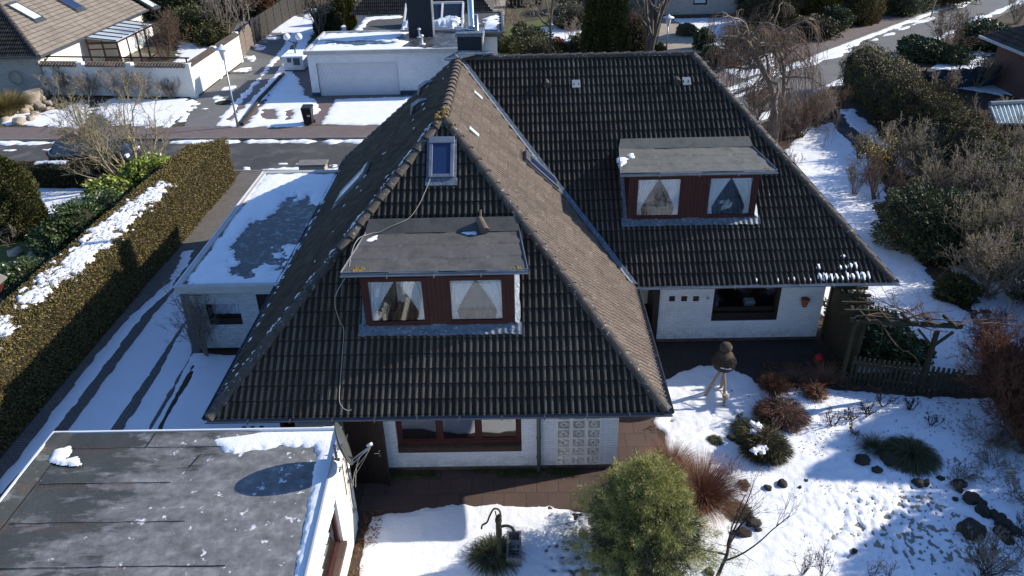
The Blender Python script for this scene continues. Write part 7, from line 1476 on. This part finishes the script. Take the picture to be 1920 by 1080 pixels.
mo = mound('sedge_mound', 'big dark sedge mound with two snow lumps left of centre in the right garden', 1432, 850, .50, .55, 6500, 'hedge_dark', 310); snow([[(1410, 794), (1422, 792), (1426, 804), (1412, 808)]], name='snow_patch', parent=mo, z=.54, res=.02, rag=.10, rscale=9, thick=.03, seed=311); snow([[(1412, 838), (1430, 834), (1430, 845), (1414, 848)]], name='snow_patch', parent=mo, z=.54, res=.02, rag=.10, rscale=9, thick=.03, seed=312)
tuft('sedge_mound', 'upper part of the dark sedge mound, drooping blades', at(1408, 815), .42, .5, 1500, 'grass_dark', 312, w=.014, droop=1.1)
tuft('sedge', 'dark green sedge clump near the right stones, blades fanning out', at(1705, 858), .62, .55, 2600, 'grass_dark', 313, w=.014, droop=1.1); tuft('sedge', 'thin wispy dark grass left of the fanning sedge', at(1635, 845), .35, .45, 700, 'grass_dark', 314, w=.008, droop=.6); tuft('sedge', 'low green tuft behind the sapling trunk', at(1385, 962), .34, .25, 1200, 'grass_dark', 315, w=.012, droop=1.1); tuft('sedge', 'small mossy tuft at the left end of the three stones', at(1341, 828), .2, .2, 900, 'grass_dark', 316, w=.01, droop=1.2)
t = mound('heather', 'spreading pinkish-green heather bush above the sedge mound', 1462, 785, .58, .42, 7000, 'heather', 317, 'bush'); bare('bare_bush', 'bare pinkish twigs rising from the heather bush', 'bush', at(1445, 790), .75, 22, .9, .007, 318, 'twig_brown', 'twig_red', .9, rmin=.003)
bare('bare_bush', 'dark red seed-head bush above the heather near the terrace', 'bush', at(1448, 745), .75, 26, .6, .009, 319, 'twig_dark', 'twig_red', 1.0, rmin=.004); mound('dead_fern', 'dark red-brown leafy clump in front of the terrace', 1450, 728, .33, .35, 1800, 'dry_leaf', 320, 'plant')
mound('dead_perennial', 'brown leafy clump half covered by snow right of the heather', 1527, 745, .24, .36, 1200, 'dry_leaf', 321, 'plant'); tuft('dead_perennial', 'brown dry stalks beside the board screen foot', at(1545, 715), .4, .5, 420, 'grass_brown', 322, w=.01, droop=.3, cat='plant'); tuft('dead_perennial', 'brown dry stalks along the terrace edge', at(1490, 715), .4, .35, 420, 'grass_brown', 323, w=.01, droop=.3, cat='plant')
for i, (a, b_, h, s_, lab) in enumerate(((1652, 765, .8, 6, 'pruned rose stump in front of the picket fence'), (1705, 770, .5, 7, 'small dark bare rose right of the pruned stump'), (1590, 790, .45, 9, 'dark twisted bare plant flat on the snow'), (1625, 780, .5, 8, 'dark bare plant between rose stump and twisted plant'), (1385, 790, .45, 5, 'tiny bare rose left of the sedge mound'), (1560, 800, .6, 6, 'thin twigs left of the twisted dark plant'), (1600, 815, .4, 6, 'small dark twiggy plant above the wispy grass'), (1745, 800, .5, 6, 'small bare plant near the fence end'), (1690, 720, .7, 6, 'bare stems rising behind the snow at the fence'))): bare('rose_bush', lab, 'plant', at(a, b_), h, s_, .9, .014, 330+i, 'twig_dark', 'twig_dark', .8, rmin=.004)
b = NX(at(1340, 1092)); rng = np.random.default_rng(11); S_ = grow(rng, [b], [(.22, -.02, .8)], [1.3], [.04], [dict(seg=5, wig=.07, up=.05, tip=.7), dict(seg=7, wig=.07, up=.03, kids=8, spread=.6, ratio=1.25, t0=.4, rr=.6), dict(seg=6, wig=.12, up=.02, kids=6, spread=.45, ratio=.55, t0=.25, rr=.5), dict(seg=4, wig=.15, up=.02, kids=5, spread=.5, ratio=.5, t0=.2, rr=.5)])
t = thing('sapling', 'small bare sapling spreading from the bottom edge over the snow', 'tree', tuple(b)); V, F = join([segs_mesh(S_[0], 6), segs_mesh(S_[1], 5)]); link('trunk', mesh_np('trunk', V, F), M['twig_dark'], t, True, True); V, F = join([segs_mesh(s, 3, .0028) for s in S_[2:]]); link('crown', mesh_np('crown', V, F), M['twig_dark'], t, False, True)
for i, (a, b_, h, s_) in enumerate(((1505, 1080, 1.0, 9), (1540, 1085, 1.0, 9), (1630, 1090, .9, 7), (1370, 900, .9, 5), (1660, 1095, .8, 5))): bare('dry_stems', ('dry upright stems at the bottom edge left of the pair', 'dry upright stems at the bottom edge beside the others', 'thin dry stems at the bottom edge right of the pair', 'thin pinkish stems rising above the sapling', 'single sparse dry stems right at the bottom edge')[i], 'plant', at(a, b_), h, s_, .28, .007, 345+i, 'twig_dark', 'twig_brown', .7, rmin=.0028)
# stones in the right garden
st = [(1373, 825, 9, 'grey stone second of the three beside the sedge mound'), (1386, 832, 9, 'stone touching the left side of the sedge mound'), (1394, 912, 11, 'stone above the sapling fork'), (1396, 920, 6, 'small stone just below the stone above the sapling'), (1439, 918, 7, 'small dark stone between the two larger ones above the sapling'), (1467, 911, 9, 'stone with snow edge right of the small dark one'), (1413, 985, 12, 'elongated stone beside the sapling trunk'), (1421, 996, 6, 'little stone at the foot of the elongated one'), (1394, 1003, 11, 'brown stone right of the conifer by the trunk'), (1380, 1002, 7, 'small stone half under the conifer'), (1511, 904, 4, 'pebble alone on the open snow'), (1499, 916, 4, 'tiny dark pebble below the lone pebble'), (1615, 867, 12, 'dark stone left of the fanning sedge'), (1643, 884, 8, 'round dark stone below the sedge'), (1665, 865, 14, 'flat stone at the left of the fanning sedge'), (1700, 878, 10, 'stone under the fanning sedge blades'), (1720, 909, 9, 'left stone of the joined pair below the sedge'), (1735, 909, 8, 'right stone of the joined pair below the sedge'), (1797, 911, 11, 'stone at the top of the right-hand row'), (1798, 922, 6, 'small stone under the top one of the right-hand row'), (1763, 900, 6, 'small reddish stone left of the right-hand row'), (1790, 938, 5, 'flat pebble left of the right-hand row'), (1820, 940, 15, 'long dark stone third in the right-hand row'), (1838, 946, 9, 'reddish stone beside the long dark one'), (1842, 963, 12, 'stone below the reddish one in the right-hand row'), (1820, 1000, 19, 'largest dark boulder lying alone in the snow'), (1864, 971, 10, 'stone at the upper left of the lower right cluster'), (1878, 975, 9, 'stone at the top right of the lower right cluster'), (1880, 986, 12, 'middle stone of the lower right cluster'), (1876, 1003, 12, 'left lower stone of the right cluster'), (1886, 1015, 11, 'lowest stone of the right cluster'), (1900, 1000, 10, 'rightmost stone of the cluster'), (1331, 1076, 9, 'dark stone at the bottom edge by the sapling base'), (1602, 1035, 5, 'pale pebble near the dry stems at the bottom')]
for i, (a, b_, r, lab) in enumerate(st):
    p = NX(at(a, b_)); D_ = math.sqrt(p[0]**2+p[1]**2+CAM_H**2); rock('garden_stone', lab, (p[0], p[1], .02), r*D_/1446*1.05, 'dark_rock', 360+i, 'stones in the right garden', 'stone', .7)
p = at(766, 1065); 
# laurel behind picket fence
b = NX(at(1640, 690)); leafy('rhododendron', 'glossy rhododendron with pale reflecting leaves behind the picket fence', 'shrub', [((b[0]+.1, b[1]+.4, .85), (.85, .75, .8)), ((b[0]+.6, b[1]+.1, .5), (.6, .6, .55))], 3600, 'laurel_leaf', .17, .06, 400); leafy('evergreen_shrub', 'low dark shrub right of the glossy rhododendron', 'shrub', [((b[0]+1.25, b[1]+.35, .3), (.5, .45, .4))], 2600, 'thuja_leaf', .1, .04, 401)
leafy('leafy_shrub', 'dark leafy shrub behind the pergola end by the house corner', 'shrub', [((9.9, 20.0, .8), (.7, .8, 1.0))], 2500, 'bush_leaf', .12, .05, 402)
bare('climber', 'bare climbing plant on the trellis at the shaded garage corner', 'plant', (-9.7, 19.45, 0), 2.9, 16, .16, .016, 403, 'twig_grey', 'twig_grey', 1.1, rmin=.004, lean=(-.03, .0)); bare('climber', 'small creeping plant at the foot of the shaded garage wall', 'plant', (-7.9, 19.5, 0), .55, 12, .9, .01, 404, 'twig_dark', 'grass_dark', .8)
# moss strip under the front window
rng = np.random.default_rng(8); n_ = 5000; P = np.column_stack([rng.uniform(-3.3, 1.3, n_), 14.27-np.abs(rng.normal(size=n_))*.12, np.zeros(n_)]); k = fbm(P[:, 0]*2, P[:, 1]*2, 4, 3) > -.05; P = P[k]; V, F = cards(P, rng.normal(size=P.shape)*.5+np.array((0, 0, 1.)), .06, .02, rng); tag(link('moss_grass', mesh_np('moss_grass', V, F), M['grass'], None), 'thin green moss and grass growing along the foot of the front wall', 'grass', kind='stuff')
# leaf litter on the beds
rng = np.random.default_rng(18); Ls = []
for (x0, x1, y0, y1, n_) in ((-3.75, -3.3, 9, 13, 900), (7, 9.4, 17, 18.6, 1800), (6.2, 12, 13, 17.3, 900), (3.2, 3.9, 12.5, 17.0, 1200), (11, 17, 12, 17, 1600), (-20, -17, 26, 30, 1500), (12.5, 16, 19, 24, 900)):
    Ls.append(np.column_stack([rng.uniform(x0, x1, n_), rng.uniform(y0, y1, n_), np.full(n_, .07)]))
P = np.concatenate(Ls); P = P[fbm(P[:, 0]*1.2, P[:, 1]*1.2, 9, 4) > .02]; V, F = cards(P, rng.normal(size=P.shape)*np.array((1, 1, .25)), rng.uniform(.03, .08, len(P)), .03, rng); tag(link('leaf_litter', mesh_np('leaf_litter', V, F), M['dry_leaf'], None), 'dead brown leaves scattered over the garden snow and beds', 'leaves', kind='stuff')
# ---------------------------------------------------------------- garden objects
# thatched bird house on a branch tripod
p = NX(at(1350, 762)); hz = 1.30; hd = NX((5.38, 16.95, hz)); bt = thing('bird_house', 'thatched bird house on a tripod of white branches in the snowy garden', 'bird house', tuple(p))
g = MB()
for a, b_ in ((1322, 742), (1357, 764), (1352, 728)): q = NX(at(a, b_)); m_ = (q+hd)/2+(.02, 0, .03); g.tube([tuple(q), tuple(m_), tuple(hd+(0, 0, -.15))], [.045, .04, .03], 8)
q1 = NX(at(1322, 742)); g.tube([tuple(q1+(hd-q1)*.4), tuple(NX(at(1357, 764))+(0, 0, .35))], .015, 6); g.lathe([(.07, -.05), (.09, 0), (.06, .06)], tuple(NX(at(1357, 764))+(0, 0, .38)), 8); g.build('leg', M['pale_wood'], bt)
rng = np.random.default_rng(9); g = MB(); g.lathe([(.15, -.18), (.27, -.16), (.30, -.05), (.28, .10), (.20, .25), (.10, .33)], tuple(hd), 18); g.build('thatch_body', M['thatch'], bt, True); g = MB(); g.lathe([(.10, .30), (.16, .36), (.17, .44), (.12, .52), (.02, .55)], tuple(hd+(.01, .05, 0)), 16); g.build('roof_knob', M['thatch'], bt, True)
u = unit(rng.normal(size=(2600, 3))); P = hd+u*NX((.29, .29, .28))+(0, 0, .04); V, F = cards(P, u*.5+np.array((0, 0, -1.)), .09, .01, rng); link('straw', mesh_np('straw', V, F), M['thatch'], bt, False, True)
g = MB(); g.tube([tuple(hd+(-.16, -.27, -.02)), tuple(hd+(0, -.31, -.04)), tuple(hd+(.12, -.28, -.05))], .015, 5); g.build('snow_line', M['snow'], bt)
# hand pump and trough
b = NX(at(938, 1055)); pt_ = aty(938, 970, b[1]); H_ = pt_[2]; pu = thing('hand_pump', 'old cast-iron hand pump with curved handle on the foreground lawn', 'pump', tuple(b))
g = MB(); g.lathe([(.10, 0), (.10, .03), (.055, .06), (.05, H_*.62), (.065, H_*.63), (.065, H_*.66), (.06, H_*.9), (.075, H_*.92), (.07, H_*.97), (.03, H_)], tuple(b), 16); g.build('body', M['dark_wood'], pu, True)
g = MB(); g.tube(smooth_pts([b+(.04, 0, H_*.80), b+(.16, 0, H_*.82), b+(.27, 0, H_*.78), b+(.31, 0, H_*.70)], 4), .03, 8); g.build('spout', M['dark_wood'], pu, True)
g = MB(); g.tube(smooth_pts([b+(.05, 0, H_*.98), b+(.03, 0, H_*1.14), b+(-.08, 0, H_*1.18), b+(-.17, 0, H_*1.05), b+(-.24, 0, H_*.90), b+(-.34, 0, H_*.84), b+(-.36, 0, H_*.76)], 5), .02, 8); g.tube([tuple(b+(-.03, 0, H_*.97)), tuple(b+(-.06, 0, H_*1.13))], .014, 6); g.tube([tuple(b+(.02, -.05, H_*1.0)), tuple(b+(.02, .05, H_*1.0))], .05, 10); g.build('handle', M['dark_wood'], pu, True)
tuft('sedge', 'spiky green grass clump around the hand pump', b+NX((-.14, .10, 0)), .45, .5, 800, 'grass_dark', 420, w=.022, droop=.9)
tx0, tx1 = at(950, 1066)[0], at(978, 1066)[0]; ty0, ty1 = at(965, 1066)[1], at(965, 1066)[1]+.78; tz = .30; g = MB(); w = .045
g.box(tx0, tx1, ty0, ty0+w, 0, tz); g.box(tx0, tx1, ty1-w, ty1, 0, tz); g.box(tx0, tx0+w, ty0+w, ty1-w, 0, tz); g.box(tx1-w, tx1, ty0+w, ty1-w, 0, tz); g.box(tx0+w, tx1-w, ty0+w, ty1-w, 0, .05)
tr_ = thing('stone_trough', 'narrow rough stone trough half filled with snow below the pump spout', 'trough', (tx0, ty0, 0)); g.build('basin', M['kerb'], tr_, bevel=.008); g = MB(); g.box(tx0+w+.005, tx1-w-.005, ty0+w+.005, ty0+.45, .051, .14); g.build('snow_fill', M['snow'], tr_, bevel=.02)
# board screen at the terrace end
A_, B_ = NX(xy(1541, 636)+(0,)), NX(xy(1596, 706)+(0,)); d = unit(B_-A_); sc_ = thing('board_screen', 'tall dark diagonal-board privacy screen at the right end of the terrace', 'screen', tuple(A_)); L_ = float(np.linalg.norm(B_-A_)); hs = 1.95; g = MB()
k = -hs
while k < L_:   # diagonal boards clipped to the panel
    pts = []; s0 = max(k, 0); z0 = (s0-k); s1 = min(k+hs, L_); z1 = s1-k
    if s1 > s0+.03: a = A_+d*s0+(0, 0, z0); b = A_+d*s1+(0, 0, min(z1, hs)); g.bar(tuple(a), tuple(b), .022, .125, up=(d[1], -d[0], 0)) if False else g.obox((a+b)/2, unit(b-a), NX((-d[1], d[0], 0)), np.cross(unit(b-a), NX((-d[1], d[0], 0))), float(np.linalg.norm(b-a))/2, .012, .048)
    k += .14
g.build('boards', M['dark_wood'], sc_); g = MB(); n3 = NX((-d[1], d[0], 0.)); g.obox((A_+B_)/2+(0, 0, hs/2)+n3*.02, d, n3, (0, 0, 1), L_/2, .006, hs/2); g.build('backing', M['inner_dark'], sc_)
g = MB(); 
for q in (A_, B_): g.box(q[0]-.05, q[0]+.05, q[1]-.05, q[1]+.05, 0, hs+.06)
g.bar(A_+(0, 0, hs+.02), B_+(0, 0, hs+.02), .07, .06); g.bar(A_+(0, 0, .06), B_+(0, 0, .06), .07, .08); g.build('frame', M['dark_wood'], sc_)
# pergola
pe = thing('pergola', 'dark timber pergola with climbing vine joining the house corner and picket fence', 'pergola', tuple(B_)); zb_ = 2.12
Q1 = NX(at(1604, 600, zb_)); Q0 = NX((9.35, 19.7, zb_)); Q2b = NX(at(1722, 738)); Q2 = NX((Q2b[0], Q2b[1], zb_)); Q3 = NX(at(1805, 612, zb_))
g = MB(); g.bar(Q0, Q1+(0, -.15, 0), .07, .13); g.build('beam', M['dark_wood'], pe); g = MB(); g.bar(Q1+(-.15, 0, .0), Q3, .07, .13); g.build('beam', M['dark_wood'], pe)
for q in (Q1, Q2): g = MB(); g.box(q[0]-.05, q[0]+.05, q[1]-.05, q[1]+.05, 0, zb_-.066); g.build('post', M['dark_wood'], pe)
g = MB(); g.bar(Q2+(0, 0, -.55), Q2+(-.45, .08, -.06), .06, .06); g.bar(Q2+(0, 0, -.55), Q2+(.4, -.05, -.06), .06, .06); g.build('brace', M['dark_wood'], pe)
for k in range(5): c_ = Q0+(Q1-Q0)*(k+.3)/5; g = MB(); g.bar(c_+(-.25, .03, .10), c_+(.62, -.04, .10), .05, .09); g.build('rafter', M['dark_wood'], pe)
for k in range(5): c_ = Q1+(Q3-Q1)*(k+.4)/5; g = MB(); g.bar(c_+(.03, -.28, .11), c_+(-.03, .34, .11), .05, .09); g.build('rafter', M['dark_wood'], pe)
rng = np.random.default_rng(31); S_ = grow(rng, [Q1+(0, 0, .12), Q1+(.3, 0, .15), Q2+(0, 0, .15), Q2+(.5, 0, .12), Q3+(0, 0, .12), Q3+(.3, 0, .1), Q2+(-.5, 0, .12)], [(1, -.1, .05), (1, .1, .0), (-1, .1, .02), (1, .1, 0), (-1, .05, .03), (1, 0, -.05), (.3, 1, .1)], [2.2, 2.6, 1.8, 1.5, 2.4, 1.6, 1.5], [.022]*7, [dict(seg=9, wig=.14, up=-.01), dict(seg=7, wig=.22, up=.02, kids=8, spread=.8, ratio=.5, t0=.1), dict(seg=5, wig=.25, up=-.06, kids=5, spread=.7, ratio=.5, t0=.1)]); V, F = join([segs_mesh(S_[0], 5), segs_mesh(S_[1], 4, .005), segs_mesh(S_[2], 3, .0035)]); tag(link('vine', mesh_np('vine', V, F), M['twig_brown'], None), 'bare twisting vine lying along the pergola beams', 'vine')
# picket fence, every picket its own part
F0, F1 = NX(xy(1588, 718)+(0,)), NX(xy(1800, 746)+(0,)); d = unit(F1-F0); n3 = NX((-d[1], d[0], 0.)); L_ = float(np.linalg.norm(F1-F0)); pf = thing('picket_fence', 'low dark picket fence with rounded tops below the pergola', 'fence', tuple(F0)); k = .05
while k < L_:
    c_ = F0+d*k; g = MB(); w = .042; hgt = .92; pr = [(-w, 0), (w, 0), (w, hgt-.09), (w*.55, hgt-.08), (w*.9, hgt-.05), (w*.8, hgt-.02), (0, hgt), (-w*.8, hgt-.02), (-w*.9, hgt-.05), (-w*.55, hgt-.08), (-w, hgt-.09)]
    m_ = len(pr); g.add([tuple(c_+d*a-n3*.012+(0, 0, z)) for a, z in pr]+[tuple(c_+d*a+n3*.012+(0, 0, z)) for a, z in pr], [tuple(range(m_)), tuple(range(2*m_-1, m_-1, -1))]+[(i, m_+i, m_+(i+1) % m_, (i+1) % m_) for i in range(m_)]); g.build('picket', M['dark_wood'], pf); k += .125
for z in (.22, .68): g = MB(); g.bar(F0+n3*.035+(0, 0, z), F1+n3*.035+(0, 0, z), .04, .075); g.build('rail', M['dark_wood'], pf)
# pot on the wall, red ball, stick
x, _, z = aty(1507, 562, 19.8); g = MB(); g.lathe([(.06, -.16), (.075, -.12), (.11, .06), (.125, .07), (.125, .11), (.10, .11), (.09, .02), (.02, .02)], (x, 19.8-.13, z), 18); tag(g.build('wall_pot', M['terracotta'], None, True), 'terracotta flower pot hanging on the white wing wall', 'pot')
p = NX(at(1536, 672, .14)); V, F = ico(p, (.14, .14, .14), 3, 0, 0); tag(link('ball', mesh_np('ball', V, F), M['red_plastic'], None, True), 'shiny red garden ball in the dark corner by the board screen', 'ball')
a, b_ = NX(at(1035, 987, .05)), NX(at(1082, 977, .06)); g = MB(); g.tube([tuple(a), tuple(b_)], .008, 5); tag(g.build('cane', M['blue_trim']), 'thin dark cane lying on snow left of the feathery conifer', 'cane')
bpy.context.view_layer.update()
